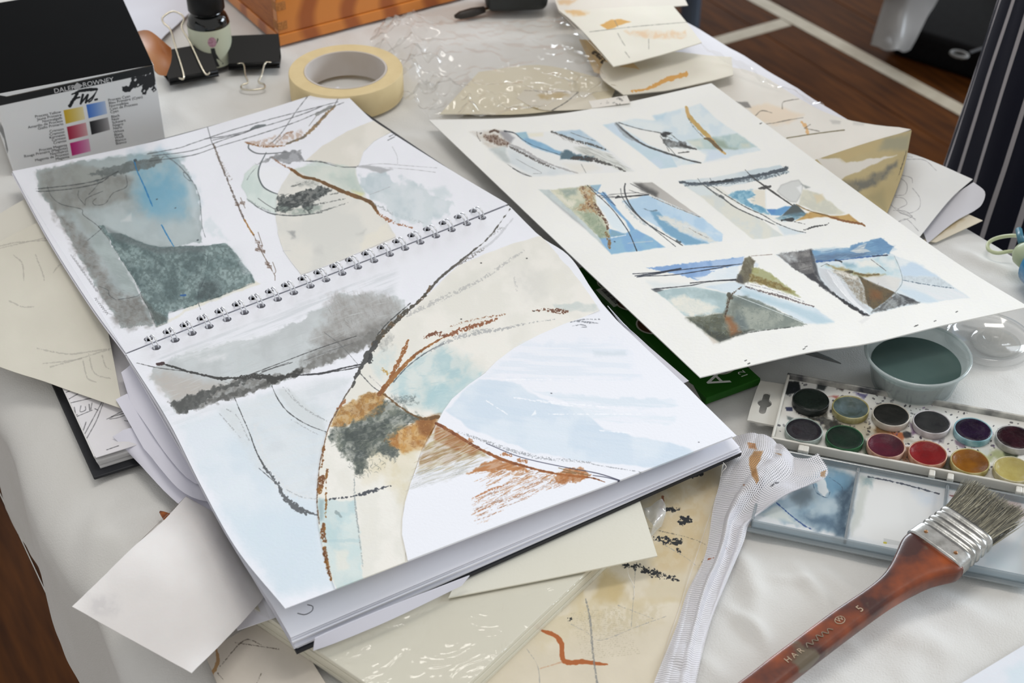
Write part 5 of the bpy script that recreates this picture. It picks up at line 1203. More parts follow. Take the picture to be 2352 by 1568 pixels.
# ================================================================== SHEET WITH SIX SMALL PAINTINGS
S6 = coons([(985, 275, .010), (1150, 272, .011), (1286, 261, .012), (1443, 234, .016), (1634, 191, .024)],
           [(1608, 866, .038), (1845, 811, .042), (1994, 788, .044), (2164, 747, .045), (2362, 704, .046)],
           [(985, 275, .010), (1137, 420, .020), (1307, 582, .030), (1608, 866, .038)],
           [(1634, 191, .024), (1756, 282, .026), (2038, 490, .034), (2200, 605, .040), (2362, 704, .046)], 48, 48)
def paint_six():
    c = Canvas(S6, 1500, 1500, (234, 234, 230), 1.5, 9); c.wk = .55; c.lk = .85
    # one: upper left
    z = ZM(1060, 270, .17857)
    fr = z((100, 185), (420, 150), (700, 195), (1150, 180), (1520, 150), (1760, 310), (1950, 450), (2230, 690), (1600, 725), (900, 758), (780, 755), (580, 590), (350, 400), (200, 260))
    c.fill(fr, (226, 228, 228), .9, 2, 1)
    c.fill(z((110, 185), (400, 155), (560, 170), (640, 330), (560, 380), (430, 420), (330, 380), (200, 260)), (206, 198, 186), .85, 4, 3, tex=.4, ts=5)
    c.fill(z((280, 230), (430, 220), (620, 330), (580, 370), (430, 340), (320, 290)), (92, 62, 44), .9, 3, 5, 5, tex=.5, ts=3)
    c.line(z((370, 180), (420, 165), (470, 180)), 7, (80, 56, 40), .9, 2)
    c.fill(z((470, 175), (560, 170), (680, 260), (640, 330), (540, 270)), (140, 140, 146), .8, 4, 3)
    c.line(z((195, 185), (205, 240), (240, 300)), 1.6, (70, 60, 54), .8, .6)
    c.line(z((240, 205), (255, 195)), 3, (70, 60, 60), .8, 1)
    c.fill(z((350, 400), (580, 370), (570, 460), (640, 560), (690, 590), (580, 590)), (196, 206, 206), .85, 5, 4, col2=(176, 184, 184))
    c.fill(z((580, 410), (640, 350), (850, 470), (1100, 600), (1450, 715), (900, 755), (640, 590)), (204, 213, 218), .85, 5, 3, col2=(214, 221, 224))
    c.line(z((620, 370), (750, 440), (900, 520), (1060, 600), (1200, 660)), (5, 7, 6, 6, 3), (72, 64, 60), .85, 2.5, 2.5, dry=.3, ds=2)
    c.line(z((610, 340), (800, 420), (1000, 540), (1250, 640), (1500, 715)), (5, 6, 6, 4, 4), (150, 148, 150), .7, 2)
    c.fill(z((690, 200), (830, 190), (860, 260), (1030, 320), (1200, 410), (1290, 440), (1270, 490), (1100, 440), (900, 370), (770, 290)), (112, 164, 202), .92, 2.5, 2, col2=(132, 182, 214))
    c.fill(z((700, 200), (830, 190), (860, 255), (780, 275)), (156, 192, 204), .8, 4)
    c.line(z((550, 172), (680, 200), (780, 280), (950, 370), (1270, 480)), (4, 3, 1.6, 1.4, 1.2), (46, 52, 60), .9, .6)
    c.fill(z((840, 200), (1050, 190), (1050, 240), (880, 250)), (228, 224, 206), .9, 3)
    c.fill(z((1160, 180), (1520, 152), (1750, 310), (1900, 440), (1700, 390), (1450, 290)), (166, 194, 214), .9, 2.5, 2, tex=.25, ts=10)
    c.line(z((1160, 180), (1350, 250), (1520, 310), (1680, 350), (1850, 410)), (4, 5, 5, 6, 3), (64, 60, 54), .85, 2, 3, dry=.25)
    c.line(z((1400, 190), (1560, 250), (1720, 300)), 1.6, (80, 82, 84), .8, .6)
    c.fill(z((1440, 380), (1640, 370), (1900, 470), (2200, 690), (2050, 680), (1800, 580), (1560, 480)), (196, 200, 192), .85, 4, 3, tex=.45, streak=(26, 30, 3))
    c.fill(z((1280, 470), (1310, 430), (1380, 415), (1450, 460), (1500, 480), (1700, 500), (1640, 560), (1450, 530), (1280, 540)), (86, 126, 146), .92, 3, 4, 8, col2=(64, 96, 112))
    c.line(z((1420, 520), (1560, 520), (1700, 540), (1850, 590), (1960, 620), (2110, 690)), (7, 12, 11, 6, 4, 4), (52, 48, 44), .92, 3, 4, dry=.15)
    c.fill(z((1300, 590), (1700, 590), (1800, 660), (1500, 720), (1380, 650)), (226, 221, 208), .6, 8)
    c.lines([z((590, 600), (700, 670), (900, 758)), z((700, 530), (860, 620), (1030, 710), (920, 720)), z((1540, 600), (1600, 710))], 1.3, (110, 112, 112), a=.7, rough=.5)
    c.line(z((660, 650), (780, 720), (880, 755)), 2.2, (58, 60, 60), .85, .8)
    c.hatch(z((280, 230), (430, 220), (620, 330), (580, 370), (430, 340)), 60, 5, 30, 60, 1.4, [(70, 46, 34), (130, 96, 74), (214, 208, 198)], .75, 31)
    c.hatch(z((1440, 380), (1640, 370), (1900, 470), (2200, 690), (1800, 580), (1560, 480)), 60, 24, 26, 6, 1.1, [(120, 124, 120), (222, 222, 214), (90, 90, 86)], .5, 32)
    c.hatch(z((1180, 190), (1400, 270), (1560, 330), (1500, 340), (1300, 270)), 30, 12, 26, 20, 1.3, (80, 74, 68), .6, 33)
    # two: upper right
    z = ZM(1370, 220, .17007)
    fr = z((85, 395), (520, 310), (800, 330), (760, 265), (1210, 160), (1400, 105), (1650, 330), (1920, 510), (2210, 720), (2210, 740), (1780, 828), (1500, 880), (1450, 900), (1000, 960), (860, 985), (500, 700))
    c.fill(fr, (214, 225, 229), .92, 2.5, 2, col2=(200, 217, 227), cs=22)
    c.fill(z((90, 395), (270, 365), (520, 560), (1000, 800), (1090, 960), (860, 985), (450, 660)), (188, 212, 224), .92, 2, 1, col2=(196, 214, 230), cs=30)
    c.fill(z((300, 370), (460, 420), (860, 500), (930, 660), (1060, 800), (700, 660), (420, 470)), (232, 232, 228), .95, 3, 2)
    c.fill(z((950, 700), (1380, 730), (1490, 800), (1440, 900), (1070, 800)), (236, 236, 232), .95, 4, 2)
    c.fill(z((450, 320), (800, 340), (1000, 420), (860, 480), (480, 400)), (220, 228, 229), .8, 8, 4)
    c.fill(z((770, 270), (930, 240), (900, 330), (800, 330)), (178, 206, 222), .8, 6, 4)
    c.fill(z((1220, 600), (1500, 560), (1900, 505), (2170, 690), (1900, 720), (1380, 722)), (164, 190, 190), .9, 3, 3, col2=(182, 202, 198), cs=14)
    c.fill(z((1220, 610), (1400, 600), (1440, 690), (1300, 700)), (214, 217, 204), .85, 6, 3)
    c.fill(z((1560, 570), (1720, 600), (1780, 690), (1900, 715), (1650, 700)), (140, 158, 140), .85, 5, 3)
    c.fill(z((1960, 650), (2060, 640), (2060, 690), (1970, 690)), (208, 208, 188), .7, 6)
    c.fill(z((1500, 740), (1720, 740), (1780, 828), (1500, 880)), (200, 215, 232), .8, 8, 3)
    c.line(z((1215, 155), (1250, 270), (1350, 390), (1480, 520), (1560, 600), (1640, 700), (1740, 780)), (7, 11, 12, 11, 10, 9, 4), (186, 150, 66), .95, 1.5, 6, col2=(200, 160, 90))
    c.line(z((1460, 575), (1530, 590), (1600, 660), (1700, 740)), (4, 9, 9, 4), (104, 80, 40), .92, 1.6, 5)
    c.line(z((1240, 300), (1320, 430), (1450, 560)), 2, (110, 110, 100), .7, 1.5, 3, dry=.25)
    c.line(z((265, 370), (420, 510), (620, 650), (850, 740), (1070, 810), (1250, 870), (1410, 905)), (3, 6, 5, 5, 5, 4, 4), (56, 56, 56), .92, .8)
    c.line(z((270, 375), (400, 530), (560, 620)), (10, 10, 4), (130, 134, 136), .5, 2)
    c.line(z((300, 360), (420, 400), (600, 450), (760, 480), (870, 500)), 2, (66, 66, 66), .9, .6)
    c.fill(z((860, 510), (930, 480), (1020, 495), (1000, 520), (950, 530), (940, 565), (880, 545)), (36, 36, 34), .95, 1.5, 2, 4)
    c.fill(z((890, 575), (960, 580), (1060, 620), (1200, 610), (1230, 670), (1350, 715), (1200, 710), (980, 690), (890, 640)), (120, 122, 120), .92, 1.6, 3, 6, tex=.3, ts=6, col2=(70, 70, 68), cs=10)
    c.line(z((1140, 660), (1230, 690), (1350, 722)), (8, 6, 3), (56, 54, 52), .9, 1.5)
    c.lines([z((1010, 520), (1080, 580), (1130, 615)), z((940, 540), (1020, 580)), z((860, 540), (900, 600)), z((930, 650), (1000, 720), (1070, 800)), z((950, 690), (980, 750))], 1.6, (64, 64, 62), a=.85, rough=.5)
    c.line(z((1110, 770), (1250, 755)), 3, (60, 60, 58), .85, 1)
    # three: middle left
    z = ZM(1220, 400, .19558)
    c.fill(z((85, 180), (210, 180), (560, 480), (720, 660), (860, 840), (940, 940), (620, 630)), (178, 190, 190), .9, 2, 2, col2=(190, 202, 202), cs=16)
    c.fill(z((215, 280), (420, 440), (640, 640), (580, 600), (350, 410)), (170, 170, 172), .7, 4)
    c.fill(z((690, 560), (900, 640), (1100, 690), (1230, 650), (1400, 740), (1580, 858), (1230, 905), (940, 942), (850, 840)), (116, 166, 212), .95, 2, 2, col2=(128, 178, 210), cs=30)
    c.fill(z((750, 260), (830, 280), (1000, 480), (1150, 660), (1100, 700), (950, 640), (880, 500), (770, 340)), (214, 228, 236), .95, 3, 3, col2=(226, 234, 238))
    c.fill(z((690, 130), (815, 120), (760, 230), (860, 210), (1000, 390), (1100, 510), (1230, 655), (1170, 680), (1100, 540), (960, 400), (830, 250)), (110, 164, 212), .95, 2, 2)
    c.fill(z((690, 132), (815, 122), (750, 225)), (150, 184, 200), .9, 2)
    c.fill(z((220, 182), (560, 150), (690, 130), (750, 230), (760, 340), (880, 540), (910, 640), (930, 740), (800, 745), (720, 660), (540, 490), (330, 290)), (204, 204, 178), .95, 2, 2, 8, col2=(178, 186, 160), cs=14)
    c.fill(z((340, 180), (540, 160), (540, 230), (420, 260)), (140, 158, 150), .8, 5, 4)
    c.fill(z((540, 440), (760, 460), (900, 640), (920, 740), (800, 745), (700, 640)), (142, 158, 130), .85, 5, 6, 8, tex=.3, ts=8)
    c.fill(z((540, 160), (690, 135), (750, 230), (740, 350), (800, 480), (700, 440), (500, 420), (640, 320), (600, 220)), (168, 124, 72), .8, 4, 6, 5, tex=.6, ts=5)
    c.fill(z((230, 190), (400, 280), (520, 330), (480, 400), (330, 290)), (226, 222, 204), .85, 5, 3)
    c.line(z((740, 340), (800, 450), (880, 560), (900, 640)), (6, 10, 8, 6), (96, 60, 36), .92, 2.5, 3.5, dry=.25, ds=3)
    c.line(z((600, 150), (640, 260), (700, 380), (760, 380)), 5, (112, 72, 40), .8, 3, 3.5, dry=.4, ds=3)
    c.line(z((880, 690), (910, 760), (920, 860)), (7, 8, 8), (132, 92, 40), .9, 2.5, 3.5, dry=.2)
    c.fill(z((940, 660), (1110, 700), (1000, 740), (930, 730)), (120, 162, 182), .85, 3, 3)
    c.line(z((940, 745), (1110, 715)), 3, (224, 234, 238), .8, 1)
    c.line(z((660, 130), (760, 230), (830, 290), (960, 420), (1080, 580), (1160, 710), (1240, 900)), (1.6, 1.8, 2, 2, 2.4, 2.4, 2.6), (30, 34, 42), .93, .4)
    c.lines([z((840, 210), (980, 360)), z((700, 150), (850, 260), (990, 370))], 2, (56, 84, 120), a=.8, rough=.8)
    c.fill(z((1210, 105), (1425, 95), (2000, 508), (1800, 430), (1450, 270)), (160, 157, 152), .93, 1.5, 1, col2=(188, 184, 178), grad=(.6, .3, 90))
    c.fill(z((1210, 108), (1290, 110), (1480, 210), (1470, 270), (1400, 240), (1290, 180)), (64, 62, 60), .85, 6, 3)
    c.fill(z((1070, 320), (1370, 240), (1500, 290), (1800, 420), (2010, 510), (2250, 710), (2240, 790), (1800, 830), (1500, 620), (1250, 480)), (166, 200, 228), .93, 2, 3, col2=(182, 210, 232), cs=26)
    c.fill(z((1390, 430), (1500, 450), (1700, 640), (1900, 740), (2090, 805), (1810, 828), (1640, 730), (1480, 580)), (106, 158, 192), .92, 3, 4)
    c.fill(z((1480, 480), (1560, 490), (1850, 590), (2050, 690), (2150, 770), (2200, 795), (2090, 805), (1900, 740), (1700, 640), (1540, 550)), (218, 218, 210), .95, 4, 6, 10, tex=.15)
    c.fill(z((1600, 560), (1900, 620), (2200, 700), (2240, 720), (2000, 660)), (222, 228, 232), .7, 6, 5, tex=.4)
    c.line(z((1850, 630), (1950, 690), (2080, 750)), 2, (130, 120, 110), .7, 1.5, 3, dry=.3)
    c.line(z((1380, 240), (1600, 340), (1800, 430), (2000, 510)), (4, 6, 4, 3), (220, 220, 216), .8, 2, 3, dry=.25)
    c.line(z((1420, 270), (1700, 390), (1990, 505)), 1.6, (96, 90, 84), .8, 1, 3, dry=.2)
    c.line(z((1105, 110), (1095, 170), (1115, 270), (1180, 390), (1280, 510), (1420, 620), (1600, 730), (1780, 838)), (3.6, 4, 4, 4, 4, 3, 2, 2), (44, 46, 50), .93, .6)
    c.lines([z((1050, 170), (1070, 270), (1160, 390), (1300, 530), (1500, 690), (1695, 848)), z((1090, 310), (1200, 440), (1330, 550))], 2, (64, 68, 72), a=.85, rough=.5)
    c.line(z((1080, 330), (1180, 460), (1300, 560), (1480, 640)), (8, 7, 6, 4), (140, 160, 172), .5, 3, 3, dry=.35)
    c.line(z((990, 280), (1020, 265), (1060, 268), (1200, 255), (1380, 240)), (3, 7, 3, 4, 3), (36, 36, 38), .93, .8)
    c.lines([z((780, 255), (900, 255), (1000, 265)), z((830, 275), (1000, 270)), z((910, 240), (1100, 225), (1260, 215)), z((1150, 185), (1260, 220), (1380, 240)), z((1165, 110), (1300, 180), (1370, 215))], 1.4, (56, 56, 60), a=.85, rough=.4)
    c.line(z((1310, 400), (1400, 430), (1480, 425)), (2, 4, 3), (90, 110, 124), .7, 2)
    c.line(z((1710, 780), (1750, 800)), 6, (60, 70, 76), .8, 2.5)
    c.line(z((975, 790), (985, 793)), 3, (50, 70, 90), .9)
    c.line(z((1220, 420), (1225, 421)), 1, (180, 180, 180), .3)
    c.hatch(z((540, 160), (690, 135), (750, 230), (740, 350), (860, 520), (700, 440), (480, 420), (640, 320)), 110, 6, 50, 60, 1.5, [(120, 76, 40), (196, 150, 96), (226, 220, 196), (100, 64, 40)], .8, 34)
    c.hatch(z((340, 180), (540, 160), (540, 440), (420, 420), (300, 280)), 60, 8, 40, 50, 1.4, [(200, 204, 180), (150, 168, 150), (226, 222, 204)], .6, 35)
    c.hatch(z((540, 440), (760, 460), (900, 640), (920, 740), (800, 745), (700, 640)), 70, 9, 40, 50, 1.5, [(110, 130, 100), (172, 182, 152), (126, 140, 120)], .6, 36)
    c.hatch(z((1480, 480), (1850, 590), (2150, 770), (1900, 740), (1540, 550)), 60, 10, 30, 40, 1.6, [(232, 230, 222), (200, 208, 210), (180, 200, 212)], .6, 37)
    # four: middle right
    z = ZM(1540, 360, .19558)
    c.fill(z((95, 285), (500, 240), (900, 165), (1290, 95), (1400, 180), (1100, 270), (700, 340), (480, 350), (300, 330), (180, 350)), (190, 206, 214), .92, 2, 2, col2=(208, 218, 222))
    c.line(z((110, 300), (300, 318), (480, 310), (720, 275), (960, 230), (1150, 195), (1360, 140)), (6, 7, 9, 9, 8, 9, 12), (58, 68, 78), .92, 3, 5)
    c.line(z((180, 335), (480, 330), (800, 285), (1100, 245), (1380, 180)), (7, 9, 9, 9, 6), (88, 102, 112), .75, 3, 4, dry=.35, ds=2.5)
    c.line(z((470, 300), (600, 290), (730, 270)), 5, (20, 24, 28), .95, 1)
    c.fill(z((180, 350), (400, 330), (560, 440), (800, 600), (1100, 760), (1330, 930), (1100, 960), (970, 965), (620, 690), (350, 460)), (206, 212, 208), .93, 2, 2, col2=(216, 216, 204), cs=22)
    c.fill(z((190, 350), (400, 340), (520, 450), (350, 456)), (210, 221, 224), .9, 3)
    c.fill(z((1250, 800), (1450, 850), (1580, 890), (1340, 925)), (204, 217, 224), .9, 4, 2)
    c.fill(z((450, 345), (580, 360), (700, 460), (900, 600), (1160, 690), (1300, 760), (1000, 650), (760, 540)), (222, 222, 212), .8, 3, 2)
    c.fill(z((680, 445), (780, 405), (960, 388), (995, 440), (900, 500), (980, 560), (1110, 590), (1160, 680), (1030, 650), (860, 560), (760, 500)), (84, 148, 182), .93, 2.5, 4, 8, col2=(128, 180, 204), cs=12)
    c.fill(z((950, 390), (1050, 380), (1120, 400), (1115, 600), (980, 560), (920, 500), (1000, 450)), (224, 218, 202), .92, 3, 3)
    c.fill(z((1115, 400), (1160, 380), (1300, 490), (1430, 570), (1350, 590), (1240, 620), (1140, 620)), (238, 238, 236), .95, 2, 1)
    c.fill(z((1130, 615), (1250, 620), (1350, 585), (1430, 580), (1350, 660), (1300, 690), (1180, 685)), (70, 128, 196), .95, 2, 2, col2=(84, 146, 200))
    c.line(z((1120, 400), (1125, 600), (1140, 650)), 2, (222, 230, 234), .8)
    c.fill(z((1450, 555), (1500, 575), (1580, 660), (1640, 690), (1480, 700), (1310, 690)), (66, 76, 78), .95, 1.5, 2)
    c.fill(z((1240, 715), (1400, 670), (1600, 650), (1560, 700), (1440, 750), (1310, 750)), (96, 140, 160), .9, 3, 4, tex=.3, ts=6)
    c.line(z((1310, 745), (1420, 735), (1440, 740)), (4, 10, 5), (44, 46, 48), .93, 2)
    c.lines([z((880, 155), (960, 235), (1100, 340), (1170, 390), (1300, 480), (1430, 570)), ], (1.6, 2.4, 5, 5, 4, 3), (50, 48, 46), a=.92, rough=.8)
    c.line(z((1040, 370), (1110, 360), (1175, 345)), (4, 11, 4), (56, 54, 52), .9, 2.5)
    c.fill(z((1245, 400), (1300, 330), (1420, 280), (1510, 268), (1560, 330), (1540, 440), (1480, 540), (1400, 530), (1290, 450)), (204, 206, 204), .93, 2, 1, edge=.12)
    c.fill(z((1480, 360), (1545, 330), (1540, 440)), (230, 232, 232), .9, 3)
    c.fill(z((1540, 320), (1640, 360), (1590, 370)), (120, 128, 126), .8, 3, 2)
    c.fill(z((1560, 380), (1720, 430), (1800, 470), (2050, 670), (1990, 690), (1850, 680), (1680, 640), (1500, 560)), (208, 206, 186), .92, 3, 4, col2=(196, 196, 180), cs=16)
    c.fill(z((1680, 440), (1780, 440), (1805, 500), (1720, 540)), (214, 200, 166), .85, 4, 3)
    c.fill(z((1500, 570), (1640, 640), (1850, 690), (1990, 690), (2100, 670), (2230, 780), (2050, 760), (1850, 710), (1600, 720), (1470, 750), (1560, 690), (1620, 640)), (190, 150, 78), .93, 2, 3, col2=(170, 120, 50), cs=18)
    c.line(z((1860, 700), (2050, 755), (2250, 790), (2290, 820)), (3, 6, 6, 1), (128, 76, 30), .92, 1.5, 4)
    c.line(z((1480, 560), (1650, 640), (1850, 690)), 3, (110, 84, 40), .8, 1)
    c.fill(z((1570, 620), (1640, 640), (1620, 665)), (240, 236, 228), .9, 2)
    c.lines([z((360, 305), (460, 380), (600, 470), (740, 580), (900, 660), (1100, 740), (1230, 800)), z((500, 350), (680, 470), (900, 600), (1080, 680), (1250, 780), (1450, 860), (1590, 890)), z((390, 330), (560, 460), (620, 490), (760, 590), (1080, 740))], (1.8, 2.2, 1.8), (66, 70, 72), a=.88, rough=.9, rs=3)
    c.line(z((580, 455), (615, 480)), 6, (70, 76, 78), .8, 2)
    c.lines([z((1430, 755), (1580, 790)), z((1560, 860), (1600, 850), (1640, 835), (1700, 820), (1750, 810), (1830, 800), (1860, 775))], (1.4, 4, 5, 3, 1), (50, 50, 50), a=.88, rough=1.8, rs=2.5)
    c.lines([z((320, 255), (360, 310)), z((465, 250), (480, 290))], 1.4, (70, 80, 86), a=.8)
    c.hatch(z((680, 445), (960, 388), (995, 440), (980, 560), (1160, 680), (860, 560)), 50, 8, 20, 40, 1.8, [(66, 130, 168), (140, 190, 210)], .55, 38)
    c.hatch(z((110, 290), (480, 310), (960, 230), (1360, 140), (1380, 185), (900, 290), (300, 345)), 110, 7, -12, 30, 1.3, [(60, 70, 80), (120, 134, 144), (40, 46, 54)], .6, 39)
    # five: lower left
    z = ZM(1440, 570, .20833)
    c.fill(z((210, 370), (800, 400), (1200, 360), (1340, 390), (1200, 420), (300, 440)), (214, 222, 224), .7, 6, 5)
    c.fill(z((740, 300), (1220, 190), (1230, 330), (1000, 360), (740, 350)), (212, 224, 233), .9, 4, 3, col2=(222, 229, 234))
    c.fill(z((215, 215), (600, 175), (980, 130), (1290, 95), (1270, 180), (1000, 230), (780, 355), (600, 300), (400, 260)), (140, 174, 220), .95, 1.6, 3, 6, col2=(116, 156, 208), cs=30)
    c.fill(z((730, 320), (950, 300), (900, 340), (780, 352)), (226, 230, 233), .9, 3, 3)
    c.fill(z((930, 150), (1290, 97), (1265, 190), (940, 210)), (172, 196, 226), .7, 4, 2)
    c.fill(z((915, 235), (1000, 230), (990, 250), (920, 255)), (236, 238, 240), .9, 2, 2)
    c.lines([z((65, 282), (400, 260), (800, 215), (1100, 190), (1270, 172)), z((110, 320), (350, 280), (600, 225)), z((110, 308), (500, 295), (900, 235), (1170, 185)), z((160, 300), (500, 240), (600, 225))], (2, 2.2, 2.6, 1.6), (36, 42, 56), a=.92, rough=.4)
    c.line(z((90, 305), (350, 268), (590, 225)), (2, 4, 4), (30, 36, 52), .92, .6)
    c.fill(z((320, 480), (500, 440), (760, 430), (1100, 500), (1180, 510), (1140, 620), (1090, 720), (1000, 715), (800, 760), (640, 745), (500, 620)), (182, 203, 206), .95, 2, 2, col2=(160, 184, 188), cs=24)
    c.fill(z((480, 560), (650, 520), (760, 570), (1000, 650), (960, 720), (700, 760), (580, 690), (500, 620)), (228, 225, 213), .92, 6, 8, 10, tex=.15)
    c.fill(z((640, 430), (1100, 500), (1110, 600), (850, 560), (740, 530)), (150, 172, 174), .7, 8, 6, tex=.4, ts=10)
    c.fill(z((270, 450), (340, 445), (400, 460), (330, 490), (310, 485)), (84, 88, 94), .92, 2, 2)
    c.fill(z((850, 425), (1200, 370), (1330, 420), (1700, 560), (2060, 650), (2280, 810), (2100, 830), (1960, 830), (1600, 640), (1180, 510)), (196, 213, 224), .93, 3, 3, col2=(206, 220, 229), cs=30)
    c.fill(z((1240, 440), (1700, 590), (2060, 700), (2280, 812), (2100, 830), (1700, 650), (1300, 520)), (176, 202, 214), .85, 5, 3)
    olv = z((1110, 500), (1300, 530), (1500, 600), (1700, 700), (1990, 840), (1900, 860), (1700, 880), (1500, 905), (1350, 920), (1200, 950), (1020, 1025), (960, 1000), (660, 765), (850, 750), (1060, 715), (1090, 640))
    c.fill(olv, (120, 130, 122), .96, 2, 3, 8, col2=(146, 154, 144), cs=18)
    c.fill(z((1140, 560), (1350, 640), (1600, 700), (1700, 800), (1400, 880), (1200, 850), (1130, 700)), (158, 164, 152), .7, 12, 8, tex=.55, ts=7)
    c.fill(z((1130, 510), (1500, 600), (1600, 680), (1350, 640), (1200, 600)), (98, 112, 110), .75, 7, 4, tex=.3, ts=6)
    c.fill(z((660, 765), (900, 740), (1080, 720), (1100, 860), (1150, 960), (1020, 1025), (960, 1000)), (96, 96, 66), .85, 7, 5, tex=.3, ts=10, col2=(76, 80, 64))
    c.fill(z((700, 790), (860, 900), (960, 1000), (1020, 1025), (1250, 960), (1400, 910), (1300, 900), (1100, 960), (900, 900)), (58, 62, 54), .85, 5, 4)
    c.fill(z((1080, 750), (1170, 770), (1220, 870), (1250, 920), (1150, 960), (1110, 860)), (140, 74, 24), .88, 8, 5, tex=.2)
    c.fill(z((1200, 700), (1290, 760), (1330, 880), (1240, 900), (1180, 780)), (84, 98, 102), .7, 10, 6)
    c.fill(z((1330, 540), (1260, 640), (1180, 740), (1130, 720), (1150, 600)), (92, 100, 92), .6, 8, 5, tex=.4)
    c.line(z((1270, 420), (1170, 500), (1120, 580), (1100, 680), (1080, 760)), (3, 4, 6, 6, 3), (74, 58, 40), .92, 2, 3.5, dry=.15)
    c.line(z((1120, 510), (1150, 540)), 10, (70, 64, 48), .8, 3)
    c.fill(z((1275, 175), (1300, 110), (1350, 88), (1415, 140), (1400, 210), (1370, 290), (1345, 380), (1260, 390), (1200, 360), (1225, 290), (1260, 240)), (92, 84, 62), .95, 2, 3, 6, col2=(110, 106, 84), cs=12)
    c.fill(z((1200, 360), (1225, 290), (1260, 290), (1290, 390), (1230, 385)), (64, 62, 62), .8, 4, 3)
    c.fill(z((1380, 210), (1500, 230), (1600, 290), (1660, 340), (1780, 430), (1920, 540), (1750, 500), (1550, 420), (1350, 370)), (150, 150, 84), .93, 2.5, 4, 6, tex=.12, col2=(160, 162, 112), cs=14)
    c.fill(z((1350, 280), (1500, 330), (1650, 380), (1780, 440), (1830, 490), (1650, 450), (1500, 410), (1350, 370)), (122, 100, 44), .9, 3, 4, 5, tex=.5, ts=4)
    c.fill(z((1330, 380), (1420, 375), (1560, 430), (1780, 490), (1990, 600), (1800, 560), (1500, 450)), (232, 233, 232), .9, 3, 3, tex=.2)
    c.fill(z((1410, 150), (1450, 175), (1440, 210), (1400, 200)), (206, 217, 226), .9, 3)
    c.line(z((1300, 420), (1500, 480), (1700, 530), (1880, 590), (2060, 642)), (4, 5, 7, 4, 4), (96, 84, 84), .85, 2, 3.5, dry=.2)
    c.line(z((1330, 395), (1600, 460), (1960, 590)), 1.5, (130, 130, 134), .8, 1, 3, dry=.3)
    c.lines([z((300, 450), (700, 410), (900, 370), (1200, 345)), z((700, 385), (950, 360), (1200, 350))], (3, 2.2, 2, 4), (44, 46, 52), a=.92, rough=.6)
    c.line(z((1180, 515), (1500, 640), (1800, 760), (1960, 830)), 1.6, (226, 234, 236), .85)
    c.line(z((1020, 1025), (1200, 965), (1400, 920), (1800, 870)), 2.2, (70, 74, 70), .7, 1.5)
    c.line(z((1370, 85), (1600, 68)), 1.3, (130, 110, 100), .8, .6)
    c.fill(z((870, 950), (960, 1000), (1010, 1035), (950, 1055)), (206, 196, 182), .8, 4, 3)
    c.hatch(olv, 220, 9, 20, 50, 1.5, [(98, 110, 104), (172, 178, 166), (130, 140, 132), (80, 92, 92)], .5, 40)
    c.hatch(z((480, 560), (760, 570), (1000, 650), (960, 720), (700, 760), (500, 620)), 70, 9, 25, 40, 1.6, [(236, 232, 222), (206, 210, 206), (190, 202, 204)], .55, 41)
    c.hatch(z((1350, 280), (1650, 380), (1830, 490), (1500, 410), (1350, 370)), 90, 7, 25, 30, 1.6, [(104, 84, 36), (160, 140, 70), (130, 110, 50)], .7, 42)
    c.hatch(z((1275, 175), (1350, 88), (1415, 140), (1345, 380), (1200, 360)), 50, 9, 70, 20, 1.6, [(74, 66, 48), (118, 112, 90)], .5, 43)
    c.hatch(z((660, 765), (1080, 720), (1150, 960), (1020, 1025)), 70, 12, 10, 40, 1.6, [(70, 72, 50), (116, 112, 70), (86, 84, 58)], .5, 44)
    # six: lower right
    z = ZM(1770, 530, .20408)
    c.fill(z((60, 262), (460, 205), (880, 185), (1240, 75), (1390, 180), (1430, 210), (1330, 250), (1560, 340), (1760, 430), (1940, 545), (2240, 755), (1900, 790), (1680, 815), (1250, 905), (1080, 960), (500, 560), (250, 420)), (206, 217, 223), .95, 2, 2)
    c.fill(z((70, 262), (250, 240), (460, 205), (480, 340), (510, 480), (560, 580), (700, 690), (800, 790), (930, 890), (1120, 945), (1070, 962), (900, 850), (500, 560), (250, 420), (150, 320)), (88, 86, 86), .95, 2, 3, 7, col2=(126, 124, 122), cs=16)
    c.fill(z((90, 262), (250, 245), (300, 330), (200, 340)), (196, 202, 204), .8, 8, 6)
    c.fill(z((370, 490), (480, 480), (600, 600), (720, 720), (860, 800), (1110, 950), (1050, 950), (800, 790), (560, 620)), (50, 50, 54), .92, 2.5, 4, 6)
    c.fill(z((440, 210), (480, 210), (520, 400), (560, 540), (700, 700), (640, 680), (500, 480)), (54, 56, 60), .85, 3, 3)
    c.fill(z((460, 230), (880, 190), (900, 165), (1240, 75), (1390, 180), (1330, 250), (1050, 290), (800, 320), (520, 350)), (106, 152, 190), .95, 2, 4, 8, col2=(92, 136, 178), cs=30)
    c.fill(z((470, 205), (860, 185), (880, 220), (560, 260)), (176, 200, 214), .75, 5, 5, tex=.4)
    c.fill(z((480, 280), (900, 250), (1200, 250), (1000, 300), (520, 345)), (88, 108, 134), .7, 6, 4)
    c.fill(z((900, 230), (1000, 165), (1085, 140), (1060, 200), (1130, 235), (1040, 250)), (212, 214, 210), .93, 2, 3)
    c.line(z((520, 345), (760, 330), (1000, 300), (1200, 280), (1310, 275)), (5, 3, 4, 4, 3), (40, 84, 150), .85, 1.5, 5)
    c.line(z((730, 330), (780, 340), (800, 350)), 4, (40, 44, 50), .9, 1)
    c.line(z((1150, 285), (1320, 275)), 3, (44, 48, 60), .9, 1)
    c.fill(z((540, 400), (640, 370), (900, 400), (1000, 340), (1130, 310), (1300, 280), (1395, 285), (1450, 420), (1485, 545), (1300, 500), (1050, 490), (900, 440)), (180, 206, 214), .92, 3, 4, 8, col2=(206, 218, 220), cs=18)
